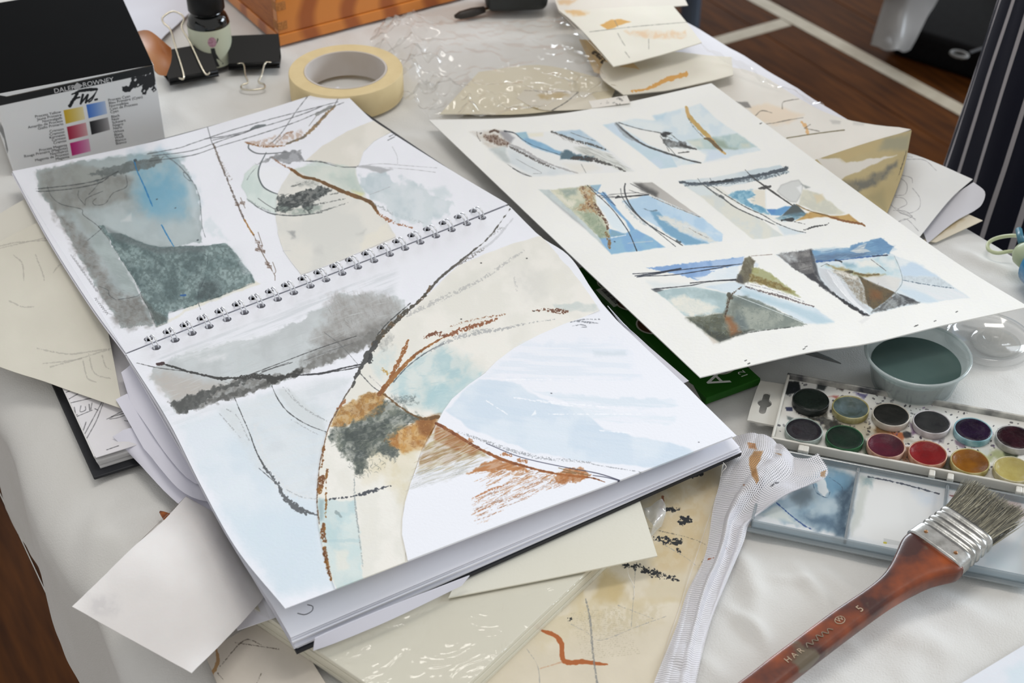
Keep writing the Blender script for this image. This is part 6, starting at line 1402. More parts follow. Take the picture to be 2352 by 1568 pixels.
    c.fill(z((960, 350), (1120, 320), (1240, 390), (1130, 400), (1030, 420)), (228, 226, 218), .88, 5, 6)
    c.fill(z((1280, 340), (1400, 340), (1440, 420), (1330, 400)), (222, 224, 222), .8, 6, 6)
    c.fill(z((800, 370), (940, 370), (960, 400), (860, 420)), (130, 168, 184), .85, 5, 4)
    c.fill(z((640, 385), (760, 410), (900, 440), (1000, 480), (1300, 490), (1200, 530), (1000, 520), (850, 470), (720, 440)), (134, 132, 86), .9, 4, 4, 8, col2=(156, 138, 84))
    c.line(z((850, 465), (910, 462)), 8, (74, 66, 42), .9, 2)
    c.line(z((950, 480), (1100, 500), (1220, 490)), (4, 6, 4), (104, 84, 44), .8, 2)
    c.fill(z((540, 410), (680, 430), (800, 560), (900, 660), (1000, 790), (1130, 900), (1000, 870), (830, 780), (680, 680), (570, 520)), (196, 198, 202), .92, 3, 5, tex=.25, streak=(50, 30, 4))
    c.fill(z((680, 440), (850, 465), (1000, 540), (1060, 640), (1080, 760), (1130, 860), (1000, 790), (900, 650), (800, 540)), (144, 134, 116), .92, 3, 5, 6, tex=.4, ts=5)
    c.fill(z((680, 440), (840, 470), (980, 530), (960, 560), (800, 500)), (222, 218, 208), .85, 3, 4)
    br = z((985, 510), (1100, 560), (1250, 620), (1410, 700), (1300, 800), (1160, 885), (1100, 840), (1070, 760), (1050, 640))
    c.fill(br, (78, 66, 44), .96, 2, 2, col2=(92, 76, 46), cs=12)
    c.fill(z((1130, 660), (1250, 680), (1240, 770), (1130, 760)), (126, 76, 30), .75, 8, 5)
    c.fill(z((1180, 880), (1300, 800), (1415, 705), (1550, 750), (1680, 810), (1450, 850), (1300, 890), (1130, 930)), (120, 122, 118), .92, 2.5, 4, 7, tex=.3, ts=6, col2=(74, 76, 78))
    c.fill(z((1420, 705), (1550, 750), (1680, 815), (1560, 800)), (60, 62, 66), .85, 2.5, 3)
    c.fill(z((1050, 530), (1300, 500), (1485, 545), (1450, 640), (1410, 690), (1200, 610)), (206, 205, 202), .9, 4, 4, col2=(214, 212, 206))
    c.fill(z((1480, 560), (1700, 590), (2060, 650), (2240, 755), (1900, 790), (1700, 680), (1500, 600)), (220, 222, 224), .9, 4, 4, tex=.25, streak=(24, 40, 5))
    c.fill(z((1430, 640), (1600, 680), (1800, 740), (1890, 790), (1690, 812), (1550, 740)), (196, 213, 224), .88, 4, 4)
    c.fill(z((1460, 410), (1600, 350), (1750, 430), (1900, 520), (1720, 520), (1500, 500)), (188, 208, 226), .9, 5, 6)
    c.fill(z((1400, 280), (1560, 340), (1600, 350), (1470, 400)), (222, 227, 228), .85, 5, 6, tex=.2)
    c.fill(z((1480, 510), (1700, 520), (1900, 530), (2060, 640), (1900, 620), (1700, 590), (1490, 550)), (186, 196, 202), .85, 3, 4, tex=.55, ts=4)
    c.line(z((1490, 555), (1700, 595), (1900, 625), (2060, 645)), 2.4, (100, 118, 132), .85, 1.5, 3, dry=.2)
    c.line(z((1395, 285), (1450, 410), (1485, 548), (1450, 640), (1300, 790), (1150, 895)), 1.6, (130, 144, 150), .8, .4)
    for q in range(6): c.line(z((640 + q * 22, 450 + q * 12), (800 + q * 22, 680 + q * 14), (1020 + q * 18, 890 + q * 9)), (2, 3, 1.5), (228, 230, 233), .7, 1)
    c.line(z((700, 560), (900, 790), (1120, 945)), (1, 2.5, 2), (236, 238, 240), .8, .8)
    c.lines([z((570, 400), (630, 372), (660, 385)), z((300, 440), (460, 400)), z((1130, 320), (1300, 450)), z((230, 370), (480, 340))], 1.6, (70, 66, 66), a=.75, rough=.8)
    c.line(z((700, 700), (860, 815), (1060, 945)), (5, 7, 3), (38, 38, 42), .85, 3, 4)
    c.hatch(br, 80, 10, 30, 40, 1.5, [(60, 50, 34), (110, 88, 52), (130, 84, 40)], .5, 45)
    c.hatch(z((680, 440), (850, 465), (1060, 640), (1130, 860), (900, 650)), 100, 7, 50, 40, 1.4, [(118, 108, 92), (196, 190, 176), (90, 82, 70)], .6, 46)
    c.hatch(z((1180, 880), (1415, 705), (1680, 810), (1300, 890)), 70, 9, -30, 25, 1.4, [(70, 72, 74), (160, 162, 158)], .5, 47)
    c.hatch(z((470, 205), (880, 185), (1240, 75), (1390, 180), (1050, 290), (520, 345)), 90, 26, -8, 8, 2, [(92, 136, 176), (128, 170, 204), (80, 112, 150)], .4, 48)
    c.hatch(z((100, 262), (460, 205), (510, 480), (250, 420)), 80, 12, 60, 40, 1.5, [(66, 64, 66), (140, 138, 136), (100, 96, 96)], .5, 49)
    # odd marks near the edges
    for x, y in ((1711, 829), (1718, 836), (1845, 802), (1850, 797), (2100, 750), (2105, 748), (2146, 738), (2286, 726), (2196, 717), (1746, 284)): c.line([(x, y), (x + 4, y - 2)], 2.4, (60, 60, 60), .8, 1)
    c.fill([(1440, 560), (1444, 557), (1500, 552), (1500, 555)], (210, 208, 206), .4, 1)
    c.fill([(1972, 738), (1990, 728), (2000, 730), (1980, 744)], (222, 222, 220), .8, 2)
    return c
m6 = paint_six().material('six_paintings', bump=.25, bscale=380)
sheet('watercolour_study_sheet', S6, .0009, m6, label='white watercolour paper with six small framed seascape studies', cat='painting')
# ================================================================== BACK OF THE TABLE
# ink set carton
bl, br_ = U(30, 393, .002), U(378, 322, .002)
ex = br_ - bl; W_ = np.linalg.norm(ex); ex /= W_; bk = np.array([-ex[1], ex[0], 0]); HB = .0755; DB = .125
inkbox = thing('ink_set_carton', 'black and white ink set carton with colour swatches on its front', 'box', bl + ex * W_ / 2 + bk * DB / 2)
m_cardw = mat('carton_white', (228, 230, 232), .5); m_cardk = mat('carton_black', (7, 7, 8), .6, spec=.03, col2=(9, 9, 10), nscale=30)
m_kraft = mat('carton_inside', (196, 186, 168), .8, col2=(186, 174, 154), nscale=20)
S = quadgrid(bl + UP * HB, br_ + UP * HB, br_.copy(), bl.copy(), 12, 8)
c = Canvas(S, 900, 520, (228, 230, 232), 1)
zb = ZM(0, 0, .2551)
c.fill(zb((-40, 850), (60, 865), (1385, 580), (1600, 520), (1600, 630), (1395, 655), (1200, 690), (45, 938), (-60, 960)), (20, 21, 24), 1, 1)
c.line(zb((50, 868), (700, 735), (1385, 582)), 1.2, (96, 84, 66), .8, .6, 3)
c.fill(zb((1095, 780), (1130, 765), (1160, 770), (1190, 690), (1395, 650), (1395, 770), (1410, 810), (1380, 830), (1365, 800), (1385, 775), (1340, 785), (1310, 845), (1280, 845), (1270, 800), (1290, 760), (1240, 780), (1200, 790), (1170, 820), (1130, 832), (1100, 810)), (24, 25, 28), .97, 1, 2, 6)
for x, y, r in ((1165, 735, 4), (1215, 720, 5), (1240, 765, 3.5), (1295, 820, 4), (1385, 810, 3), (1308, 678, 2), (1348, 662, 2)): c.line(zb((x, y), (x + 6, y - 8)), r, (226, 228, 230), .95)
c.line(zb((645, 845), (740, 812), (860, 800), (875, 802)), (3, 7, 7, 3), (18, 19, 22), .98, .8)
c.line(zb((875, 802), (830, 890), (800, 915)), (2, 3, 4), (18, 19, 22), .98)
c.line(zb((700, 830), (665, 890), (625, 950)), (6, 8, 8), (18, 19, 22), .98, 1)
c.line(zb((655, 890), (715, 872)), 4.5, (18, 19, 22), .98)
c.line(zb((745, 850), (725, 930)), (6, 5), (18, 19, 22), .98); c.line(zb((725, 930), (785, 855)), (4, 5), (18, 19, 22), .98); c.line(zb((790, 850), (770, 920)), (5, 5), (18, 19, 22), .98); c.line(zb((770, 920), (830, 870), (860, 830)), (4, 4, 2), (18, 19, 22), .98)
c.line(zb((855, 895), (872, 890)), 5, (18, 19, 22), .98)
gd = (zb((1, 0))[0][0] * 0 + .975, -.22, 46)
for poly, a_, b_ in (((570, 990, 745, 955, 765, 1070, 592, 1112), (206, 164, 22), (230, 222, 186)), ((775, 940, 945, 905, 965, 1020, 797, 1062), (50, 108, 206), (196, 208, 230)),
                     ((600, 1140, 772, 1100, 792, 1215, 620, 1257), (168, 26, 58), (222, 186, 186)), ((804, 1092, 970, 1053, 990, 1165, 824, 1210), (26, 27, 30), (190, 187, 189)),
                     ((628, 1286, 798, 1245, 817, 1358, 648, 1400), (192, 18, 112), (230, 186, 210))):
    p = zb(*[(poly[i], poly[i + 1]) for i in range(0, 8, 2)])
    c.fill(p, a_, .98, .8, col2=b_, grad=(1.0, -.1, 52))
mk_front = c.material('carton_front', .42, bump=0)
front_p = sheet('front_panel', S, .0006, mk_front, inkbox)
S = quadgrid(bl + bk * DB + UP * HB, bl + UP * HB, bl.copy(), bl + bk * DB, 8, 8)
c = Canvas(S, 300, 260, (228, 230, 232), 1)
c.fill([(-60, 120), (10, 180), (12, 245), (0, 240), (-60, 200)], (22, 22, 24), 1, 1)
c.fill([(0, 280), (8, 295), (26, 325), (18, 352), (10, 320), (0, 300)], (70, 74, 78), .9, 1.5, 2)
sheet('side_panel', S, .0006, c.material('carton_side', .45, bump=0), inkbox)
for a_, b_ in ((br_, br_ + bk * DB), (br_ + bk * DB, bl + bk * DB)):
    sheet('side_panel', quadgrid(a_ + UP * HB, b_ + UP * HB, b_.copy(), a_.copy(), 4, 4), .0006, m_cardw, inkbox)
sheet('bottom_panel', quadgrid(bl + bk * DB, br_ + bk * DB, br_.copy(), bl.copy(), 2, 2), .0006, m_kraft, inkbox)
la = math.radians(9); ldir = bk * math.cos(la) + UP * math.sin(la)
h0, h1 = bl + UP * (HB + .0006), br_ + UP * (HB + .0006)
S = quadgrid(h0 + ldir * (DB + .012), h1 + ldir * (DB + .012), h1, h0, 12, 10)
sheet('lid_panel', S, .0008, m_cardk, inkbox)
# torn curled side flap, brown inside
fl_ = coons([br_ + bk * .068 + UP * (HB + .002), br_ + bk * .060 + ex * .012 + UP * (HB + .004), br_ + bk * .035 + ex * .024 + UP * (HB - .004)],
            [br_ + bk * .004 + UP * (HB - .004), br_ + bk * .012 + ex * .006 + UP * (HB - .016), br_ + bk * .022 + ex * .014 + UP * (HB - .024)],
            [br_ + bk * .068 + UP * (HB + .002), br_ + bk * .03 + UP * (HB + .003), br_ + bk * .004 + UP * (HB - .004)],
            [br_ + bk * .035 + ex * .024 + UP * (HB - .004), br_ + bk * .03 + ex * .022 + UP * (HB - .014), br_ + bk * .022 + ex * .014 + UP * (HB - .024)], 10, 10)
sheet('side_flap', fl_, .0007, mat('brown_card', (150, 84, 30), .5, col2=(186, 140, 100), nscale=14), inkbox)
m_silver = mat('silver_print', (214, 214, 216), .35); m_ink = mat('black_print', (40, 42, 46), .5)
fo = lambda x, y: surf_at(quadgrid(bl + UP * HB, br_ + UP * HB, br_.copy(), bl.copy(), 30, 20), [(x, y)])[0][0] - bk * .0010
text_part('DALER', fo(124, 213), ex, UP, .0062, m_silver, front_p)
text_part('ROWNEY', fo(190, 199), ex, UP, .0062, m_silver, front_p)
dc = fo(178, 197)
mk('diamond_emblem', [dc + ex * .0042, dc + UP * .0036, dc - ex * .0042, dc - UP * .0036], [(0, 1, 2, 3)], mat('grey_silver', (176, 176, 178), .3), front_p)
for s_, x, y, al in (('Process Yellow\nJaune Primaire\nNormalgelb\nAmarillo de Proceso\nGiallo Primario', 140, 258, 'RIGHT'), ('Crimson\nCramoisi\nKarmesin\nCarmesi\nCremisi', 147, 297, 'RIGHT'),
                      ('Process Magenta\nRouge Primaire (Magenta)\nNormalrot\nMagenta de Proceso\nMagenta', 154, 334, 'RIGHT'), ('Process Cyan\nBleu Primaire (Cyan)\nNormalblau\nCyan de Proceso\nCyan', 248, 232, 'LEFT'),
                      ('Black\nNoir\nSchwarz\nNegro\nNero', 255, 270, 'LEFT'), ('White\nBlanc\nWeiß\nBlanco\nBianco', 261, 305, 'LEFT')):
    text_part(s_, fo(x, y), ex, UP, .0036, m_ink, front_p, al, lead=.82)
# sheet behind the carton
S = bulge(coons([(250, -60, .004), (440, -40, .004)], [(330, 130, .004), (372, 92, .004), (440, 20, .004)], [(250, -60, .004), (330, 130, .004)], [(440, -40, .004), (440, 20, .004)], 12, 14), .004, 4, .05)
sheet('plain_paper', S, .0004, mat('cool_white_paper', (222, 225, 236), .8, col2=(216, 219, 230), nscale=8), label='plain white sheet lying behind the ink set carton', cat='paper')
# ink bottle
bc = U(490, 143, .0015)
bot = thing('ink_bottle', 'small glass ink bottle with black cap and cream label', 'bottle', bc)
mk('glass', *lathe([(0, .0), (.0185, .0), (.0200, .0012), (.0204, .004), (.0204, .040), (.0202, .0455), (.0185, .0505), (.0150, .0535), (.0135, .0545), (.0135, .058), (0, .058)], bc, 40), mat('smoky_glass', (16, 18, 17), .08, coat=.3), bot, True)
m_label = mat('cream_label', (196, 199, 176), .45, col2=(188, 192, 170), nscale=30)
lv, lf = lathe([(.0207, .0035), (.0207, .0425)], bc, 48)
lv, lf = [p for p in (lv,)][0], [f for f in lf]
lab_o = mk('label', lv, lf, m_label, bot, True)
lab_dir = np.array([0.12, -1.0, 0]); lab_dir /= np.linalg.norm(lab_dir); lab_x = np.array([-lab_dir[1], lab_dir[0], 0])
def lab_pt(u, v, r=.02085): a = u / .0207; return bc + r * (lab_dir * math.cos(a) + lab_x * math.sin(a)) + UP * v
def lab_poly(name, pts, m):
    ctr = np.mean(pts, 0); ring = [lab_pt(*p) for p in pts]
    V = ring + [lab_pt(*ctr)]; n = len(ring); mk(name, V, [(i, (i + 1) % n, n) for i in range(n)], m, lab_o)
m_dress = mat('print_dark', (36, 38, 40), .5); m_pink = mat('print_pink', (150, 104, 122), .5, col2=(190, 150, 164), nscale=400)
lab_poly('label_figure', [(.0010, .0250), (.0050, .0250), (.0056, .0190), (.0085, .0120), (.0120, .0065), (.0060, .0045), (-.0005, .0055), (.0000, .0120), (.0012, .0190)], m_dress)
lab_poly('label_figure', [(.0032 + .0042 * math.cos(a), .0312 + .0055 * math.sin(a)) for a in np.linspace(0, 2 * np.pi, 13)[:-1]], m_pink)
lab_poly('label_figure', [(.0080, .0300), (.0098, .0330), (.0090, .0350), (.0070, .0290)], m_dress)
mk('cap', *lathe([(0, .057), (.0172, .057), (.0178, .058), (.0178, .0745), (.0165, .0765), (0, .077)], bc, 40), mat('black_plastic', (13, 13, 14), .4, spec=.25), bot, True)
# binder clips
m_clip = mat('clip_black', (10, 10, 10), .4, spec=.25); m_chrome = mat('clip_wire', (215, 208, 190), .2, metal=1.0)
def binder_clip(pa, pb, label, folded):
    a = U(*pa, .0015); b = U(*pb, .0015); exx = (b - a); w = np.linalg.norm(exx); exx /= w; fw = np.array([exx[1], -exx[0], 0])
    o = thing('binder_clip', label, 'clip', (a + b) / 2 - fw * .015, 'black binder clips by the ink bottle')
    q = lambda x, y, z: a + exx * x + fw * y + UP * z
    def plate(p, nm):
        n_ = len(p); V = []
        for x in (0, w): V += [q(x, y, z) for y, z in p]
        F = [(i, (i + 1) % n_, (i + 1) % n_ + n_, i + n_) for i in range(n_)] + [tuple(range(n_ - 1, -1, -1)), tuple(range(n_, 2 * n_))]
        mk(nm, V, F, m_clip, o)
    plate([(-.030, .0250), (-.0285, .0262), (.000, .0092), (.000, .0078), (-.0290, .0238)], 'jaw')
    plate([(-.030, .0000), (-.0285, .0000), (.000, .0050), (.000, .0064), (-.0290, .0014)], 'jaw')
    plate([(-.0300, .0000), (-.0288, .0000), (-.0288, .0256), (-.0300, .0250)], 'spine')
    for z in (.0088, .0054): mk('rolled_edge', *tube([q(0, .0008, z), q(w, .0008, z)], .0018, 10), m_clip, o, True)
    x1, x2 = w * .30, w * .72
    if folded:   # handle folded back over the jaw
        d = np.array([-.030, .018]) / np.hypot(.030, .018)
        P = [(x1 - .006, .0008, .0096), (x1, .0015, .0105), (x1 + .001, -.028, .0285), (x1 + .0015, -.045, .0385), (x1 - .0025, -.052, .043), (x1 - .002, -.058, .0465), (w / 2 - .001, -.0625, .049), (x2 - .004, -.058, .0465), (x2 - .003, -.052, .043), (x2 - .0075, -.045, .0385), (x2 - .004, -.028, .0285), (x2, .0015, .0105), (x2 + .006, .0008, .0096)]
    else:        # handle lying forward on the cloth
        P = [(x1 - .006, .0008, .0098), (x1, .002, .0098), (x1 + .002, .018, .006), (x1 + .0045, .027, .003), (x1 - .001, .031, .0022), (x1 - .0005, .0375, .0016), (w / 2, .0405, .0016), (x2 - .0005, .0375, .0016), (x2 - .001, .031, .0022), (x2 - .006, .027, .003), (x2 - .003, .018, .006), (x2, .002, .0098), (x2 + .006, .0008, .0098)]
    mk('wire_handle', *tube(catmull([q(*p) for p in P], 6), .00095, 8), m_chrome, o, True)
    P2 = [(x1 - .006, .0008, .0054), (x1, .002, .0052), (x1 + .003, -.02, .0012), (w / 2, -.027, .0010), (x2 - .003, -.02, .0012), (x2, .002, .0052), (x2 + .006, .0008, .0054)]
    mk('wire_handle', *tube([q(x, -abs(y) if y < 0 else y, max(z, .001)) for x, y, z in P2], .0009, 6), m_chrome, o, True)
binder_clip((391, 203), (503, 182), 'black binder clip with its wire handle folded up over the jaw', True)
binder_clip((527, 168), (644, 163), 'black binder clip with its wire handle lying forward on the cloth', False)
# masking tape
tcn = U(794, 160, .0265) - UP * .0252
tape = thing('masking_tape_roll', 'roll of cream masking tape lying flat on the cloth', 'tape', tcn)
mk('tape', *lathe([(.0395, 0), (.0535, 0), (.0540, .0008), (.0540, .0245), (.0535, .0252), (.0395, .0252)], tcn, 72, close=True), mat('masking_tape', (226, 206, 160), .6, col2=(218, 197, 150), nscale=60, bump=.08, bscale=200), tape, True)
mk('core', *lathe([(.0375, .0002), (.0393, .0002), (.0393, .0255), (.0375, .0255)], tcn, 72, close=True), mat('card_core', (206, 200, 196), .8, col2=(196, 186, 176), nscale=20), tape, True)
for o in [x for x in scene.objects if x.parent == tape]: o.data.set_sharp_from_angle(angle=.7)
# pine box
p0, p1, p2 = U(643, 105, .001), U(980, 17, .001), U(565, 45, .001)
wx = p1 - p0; wx /= np.linalg.norm(wx); wy = np.array([-wx[1], wx[0], 0]); WL, WD, WH = .36, .24, .085
wb = thing('pine_box', 'varnished pine box with finger-jointed corners at the back of the table', 'box', p0 + wx * WL / 2 + wy * WD / 2)
m_pine = bpy.data.materials.new('varnished_pine'); m_pine.use_nodes = True
nt = m_pine.node_tree; b = nt.nodes['Principled BSDF']; b.inputs['Roughness'].default_value = .35; b.inputs['Coat Weight'].default_value = .3
tc = nt.nodes.new('ShaderNodeTexCoord'); mp = nt.nodes.new('ShaderNodeMapping'); mp.inputs['Rotation'].default_value = (0, .12, -math.atan2(wx[1], wx[0])); mp.inputs['Scale'].default_value = (5.0, 30, 24)
wv = nt.nodes.new('ShaderNodeTexWave'); wv.wave_type = 'RINGS'; wv.rings_direction = 'Y'; wv.inputs['Scale'].default_value = .55; wv.inputs['Distortion'].default_value = 3.4; wv.inputs['Detail'].default_value = 2; wv.inputs['Detail Scale'].default_value = .8
rp = nt.nodes.new('ShaderNodeValToRGB'); rp.color_ramp.elements[0].color = lin((206, 126, 50)); rp.color_ramp.elements[1].color = lin((158, 82, 26)); rp.color_ramp.elements[0].position = .45; rp.color_ramp.elements[1].position = .9
nt.links.new(tc.outputs['Object'], mp.inputs[0]); nt.links.new(mp.outputs[0], wv.inputs[0]); nt.links.new(wv.outputs['Fac'], rp.inputs[0]); nt.links.new(rp.outputs[0], b.inputs['Base Color'])
m_end = mat('pine_end', (176, 104, 44), .5, col2=(150, 82, 32), nscale=60, stretch=(1, 1, 8))
TB = .010
mk('front_board', *rbox(p0 + wx * WL / 2 + wy * TB / 2 + UP * (.012 + WH / 2), wx, wy, UP, (WL, TB, WH), .0008), m_pine, wb)
mk('back_board', *rbox(p0 + wx * WL / 2 + wy * (WD - TB / 2) + UP * (.012 + WH / 2), wx, wy, UP, (WL, TB, WH), .0008), m_pine, wb)
for x in (TB / 2, WL - TB / 2): mk('end_board', *rbox(p0 + wx * x + wy * WD / 2 + UP * (.012 + WH / 2), wx, wy, UP, (TB - .0004, WD - 2 * TB, WH), .0008), m_end, wb)
mk('base_board', *rbox(p0 + wx * WL / 2 + wy * (WD / 2) + UP * .006, wx, wy, UP, (WL + .003, WD + .004, .0115), .0012), m_pine, wb)
mk('lid_board', *rbox(p0 + wx * WL / 2 + wy * WD / 2 + UP * (.012 + WH + .006), wx, wy, UP, (WL + .002, WD + .002, .011), .0012), m_pine, wb)
for k in range(4):
    mk('finger_joint', *rbox(p0 + wx * (TB / 2 - .0002) + wy * (TB / 2 - .0004) + UP * (.012 + .009 + k * .021), wx, wy, UP, (TB + .0006, TB + .0006, .009), .0003, 1), mat('joint_end_grain', (140, 84, 36), .6, col2=(196, 130, 66), nscale=900), wb)
# black tin and painting knife beyond the plastic bag
kc = U(1188, 32, .002); kx = np.array([1, .08, 0]); kx /= np.linalg.norm(kx); ky = np.array([-kx[1], kx[0], 0])
tin = thing('dark_pouch', 'dark grey zipped pouch behind the clear plastic bag', 'pouch', kc + ky * .025)
mk('body', *rbox(kc + ky * .022 + UP * .016, kx, ky, UP, (.066, .046, .030), .009, 4), mat('dark_vinyl', (46, 50, 50), .4, col2=(34, 36, 36), nscale=20), tin, True)
mk('zip', *rbox(kc - ky * .0018 + UP * .020, kx, ky, UP, (.056, .0015, .003), .0005), mat('zip_metal', (110, 112, 108), .4, metal=.7), tin)
ka, kb = U(1045, 38, .006), U(1112, 22, .006)
pk = thing('painting_knife', 'palette knife with dark handle lying beside the dark pouch', 'knife', (ka + kb) / 2 - UP * .005)
kd = kb - ka; kl = np.linalg.norm(kd); kd /= kl; kn = np.array([-kd[1], kd[0], 0])
mk('handle', *tube([ka, ka + kd * .006, ka + kd * kl * .6, ka + kd * kl], [.002, .0042, .005, .0035], 12), mat('dark_wood', (52, 46, 42), .5, col2=(40, 34, 30), nscale=80), pk, True)
mk('blade', *loft([[ka + kd * s + kn * w_ * e + UP * t for e, t in ((1, -.0004), (1, .0004), (-1, .0004), (-1, -.0004))] for s, w_ in ((kl, .003), (kl + .02, .004), (kl + .05, .007), (kl + .068, .001))]), m_chrome, pk)

# ================================================================== PAPERS ALONG THE FAR EDGE
zz2 = ZM(776, 0, .34014); zz3 = ZM(1552, 0, .34014)
# long white sheets by the far edge
S = bulge(coons([(1560, 40, .004), (1650, 92, .004), (1850, 215, .003), (1985, 300, .002)], [(1500, 120, .004), (1690, 250, .004), (1890, 345, .004)], [(1560, 40, .004), (1500, 120, .004)], [(1985, 300, .002), (1890, 345, .004)], 24, 8), .003, 2, .05)
sheet('layout_paper', S, .0004, m_white, label='long white layout sheet along the far table edge', cat='paper')
S = coons([(1560, 160, .006), (1720, 160, .007), (1900, 262, .007), (2092, 299, .010)], [(1600, 260, .006), (1800, 400, .008), (1880, 430, .012)], [(1560, 160, .006), (1600, 260, .006)], [(2092, 299, .010), (1990, 340, .012), (1880, 430, .012)], 24, 10)
c = Canvas(S, 700, 400, (229, 224, 215), 3)
c.fill(zz3((480, 720), (620, 700), (870, 790), (760, 840), (560, 830)), (232, 212, 186), .8, 6, 4)
c.fill(zz3((410, 685), (490, 690), (510, 730), (470, 725)), (128, 126, 122), .9, 2, 2)
c.fill(zz3((1040, 815), (1120, 815), (1110, 840), (1060, 840)), (190, 188, 182), .8, 3)
c.fill(zz3((1200, 825), (1280, 830), (1270, 850), (1200, 845)), (200, 198, 192), .7, 3)
c.line(zz3((850, 830), (880, 860), (890, 910)), (6, 9, 5), (226, 172, 104), .85, 2)
c.lines([zz3((870, 870), (910, 845)), zz3((870, 870), (970, 890)), zz3((600, 838), (860, 800)), zz3((720, 740), (730, 690), (840, 670)), zz3((540, 780), (580, 750), (650, 765)), zz3((750, 935), (950, 905), (1140, 878))], 1.8, (96, 88, 78), a=.8, rough=.5)
c.line(zz3((750, 935), (950, 905), (1140, 878)), 2.6, (110, 98, 60), .85)
sheet('stitched_collage_sheet', bulge(S, .002, 7, .04), .0006, c.material('stitched_long'), label='pale stitched paper strip with peach patches under the watercolour studies', cat='collage')
# olive painted triangle
S = coons([(1790, 395, .014), (1875, 366, .016), (2000, 325, .018), (2094, 299, .020)], [(1880, 440, .013), (1960, 480, .014), (2037, 491, .014)], [(1790, 395, .014), (1880, 440, .013)], [(2094, 299, .020), (2075, 390, .018), (2037, 491, .014)], 16, 14)
c = Canvas(S, 500, 420, (178, 160, 112), 5)
c.fill(zz3((950, 1070), (1110, 1060), (1150, 1100), (1280, 1080), (1500, 1045), (1400, 1080), (1250, 1150), (1110, 1220), (1000, 1130)), (214, 210, 202), .95, 2, 3)
c.fill(zz3((1120, 1220), (1300, 1200), (1500, 1090), (1500, 1130), (1350, 1250), (1220, 1300)), (96, 96, 90), .85, 7, 6, tex=.3)
c.fill(zz3((1300, 1330), (1400, 1280), (1430, 1440)), (150, 140, 100), .6, 10)
c.fill(zz3((1420, 930), (1590, 900), (1560, 1010), (1380, 1010)), (140, 140, 118), .7, 9, 5)
c.fill(zz3((1000, 1040), (1200, 1000), (1400, 940), (1350, 1000), (1150, 1090)), (186, 164, 112), .7, 6, 4)
c.line(zz3((960, 1060), (1200, 960), (1500, 872)), 3, (84, 82, 70), .85, 1)
c.line(zz3((1560, 1020), (1510, 1180), (1430, 1430)), 2.4, (60, 56, 44), .85, .8)
c.lines([zz3((880, 1050), (960, 1010)), zz3((920, 1070), (970, 1110))], 1.3, (110, 104, 90), a=.8)
sheet('painted_fragment', S, .0009, c.material('olive_wash'), label='stiff paper triangle washed in olive, cream and charcoal', cat='painting')
# white sheet with pencil loops
S = bulge(coons([(1985, 345, .006), (2090, 352, .007), (2234, 411, .012)], [(1960, 470, .008), (2030, 530, .010), (2105, 552, .010)], [(1985, 345, .006), (1960, 470, .008)], [(2234, 411, .012), (2180, 460, .012), (2105, 552, .010)], 16, 14), .001, 3)
c = Canvas(S, 420, 420, (226, 226, 224), 2)
c.lines([zz3((1540, 1050), (1600, 1060)), zz3((1560, 1075), (1680, 1080), (1760, 1150)), zz3((1500, 1190), (1560, 1240), (1550, 1310), (1480, 1320)), zz3((1520, 1180), (1590, 1200), (1600, 1235)), zz3((1600, 1270), (1650, 1340), (1640, 1410), (1560, 1440), (1480, 1400)), zz3((1450, 1380), (1520, 1440), (1600, 1460), (1500, 1500), (1560, 1480), (1640, 1560)), zz3((1480, 1330), (1540, 1340), (1560, 1380), (1500, 1420), (1620, 1480)), zz3((1470, 1420), (1560, 1430), (1620, 1490))], 1.1, (128, 126, 130), a=.75, rough=.4)
sheet('pencil_drawing', S, .0005, c.material('pencil_loops'), label='white sheet with fine pencil loops at the far table edge', cat='drawing')
S = coons([(2110, 505, .004), (2180, 455, .008), (2236, 418, .012)], [(2130, 558, .004), (2190, 510, .006), (2238, 484, .006)], [(2110, 505, .004), (2130, 558, .004)], [(2236, 418, .012), (2262, 440, .010), (2256, 468, .007), (2238, 484, .006)], 14, 12)
sheet('rolled_paper', S, .0006, mat('grey_white_paper', (218, 218, 224), .8, col2=(212, 212, 220), nscale=6), label='white paper with rolled edge beneath the pencil drawing', cat='paper')
S = quadgrid((2120, 552, .0025), (2215, 488, .004), (2257, 506, .004), (2150, 556, .0022), 10, 6)
c = Canvas(S, 300, 200, (224, 214, 192), 3)
c.fill([(2120, 552), (2200, 498), (2215, 505), (2150, 545)], (190, 166, 120), .7, 5, 3)
sheet('cream_offcut', S, .0006, c.material('cream_offcut'), label='narrow cream offcut with a tan stain under the rolled paper', cat='paper')
# crisp stack of stitched sheets at the back
S = coons([(1262, -30, .016), (1560, -30, .016)], [(1285, 28, .018), (1440, 22, .018), (1580, 12, .018)], [(1262, -30, .016), (1285, 28, .018)], [(1560, -30, .016), (1580, 12, .018)], 12, 8)
c = Canvas(S, 400, 200, (226, 220, 208), 3)
c.fill(zz2((1480, 0), (1620, 0), (1560, 30), (1500, 30)), (222, 178, 124), .7, 4, 4)
sheet('stitched_collage_sheet', S, .0007, c.material('stitched_a'), label='pale stitched collage sheet at the back edge, partly under the folded one', cat='collage')
S = bulge(coons([(1283, 22, .026), (1400, 18, .028), (1545, 12, .028)], [(1409, 154, .030), (1510, 128, .030), (1612, 98, .028)], [(1283, 22, .026), (1335, 70, .030), (1409, 154, .030)], [(1545, 12, .028), (1612, 98, .028)], 20, 16), .002, 5, .05)
c = Canvas(S, 600, 400, (230, 226, 212), 2)
c.fill(zz2((1770, 165), (1850, 135), (1920, 130), (1980, 145), (1900, 175), (1820, 200)), (220, 164, 76), .95, 1.5, 2)
c.fill(zz2((1530, 60), (1640, 60), (1700, 90), (1600, 110)), (224, 176, 110), .8, 4, 5, tex=.5)
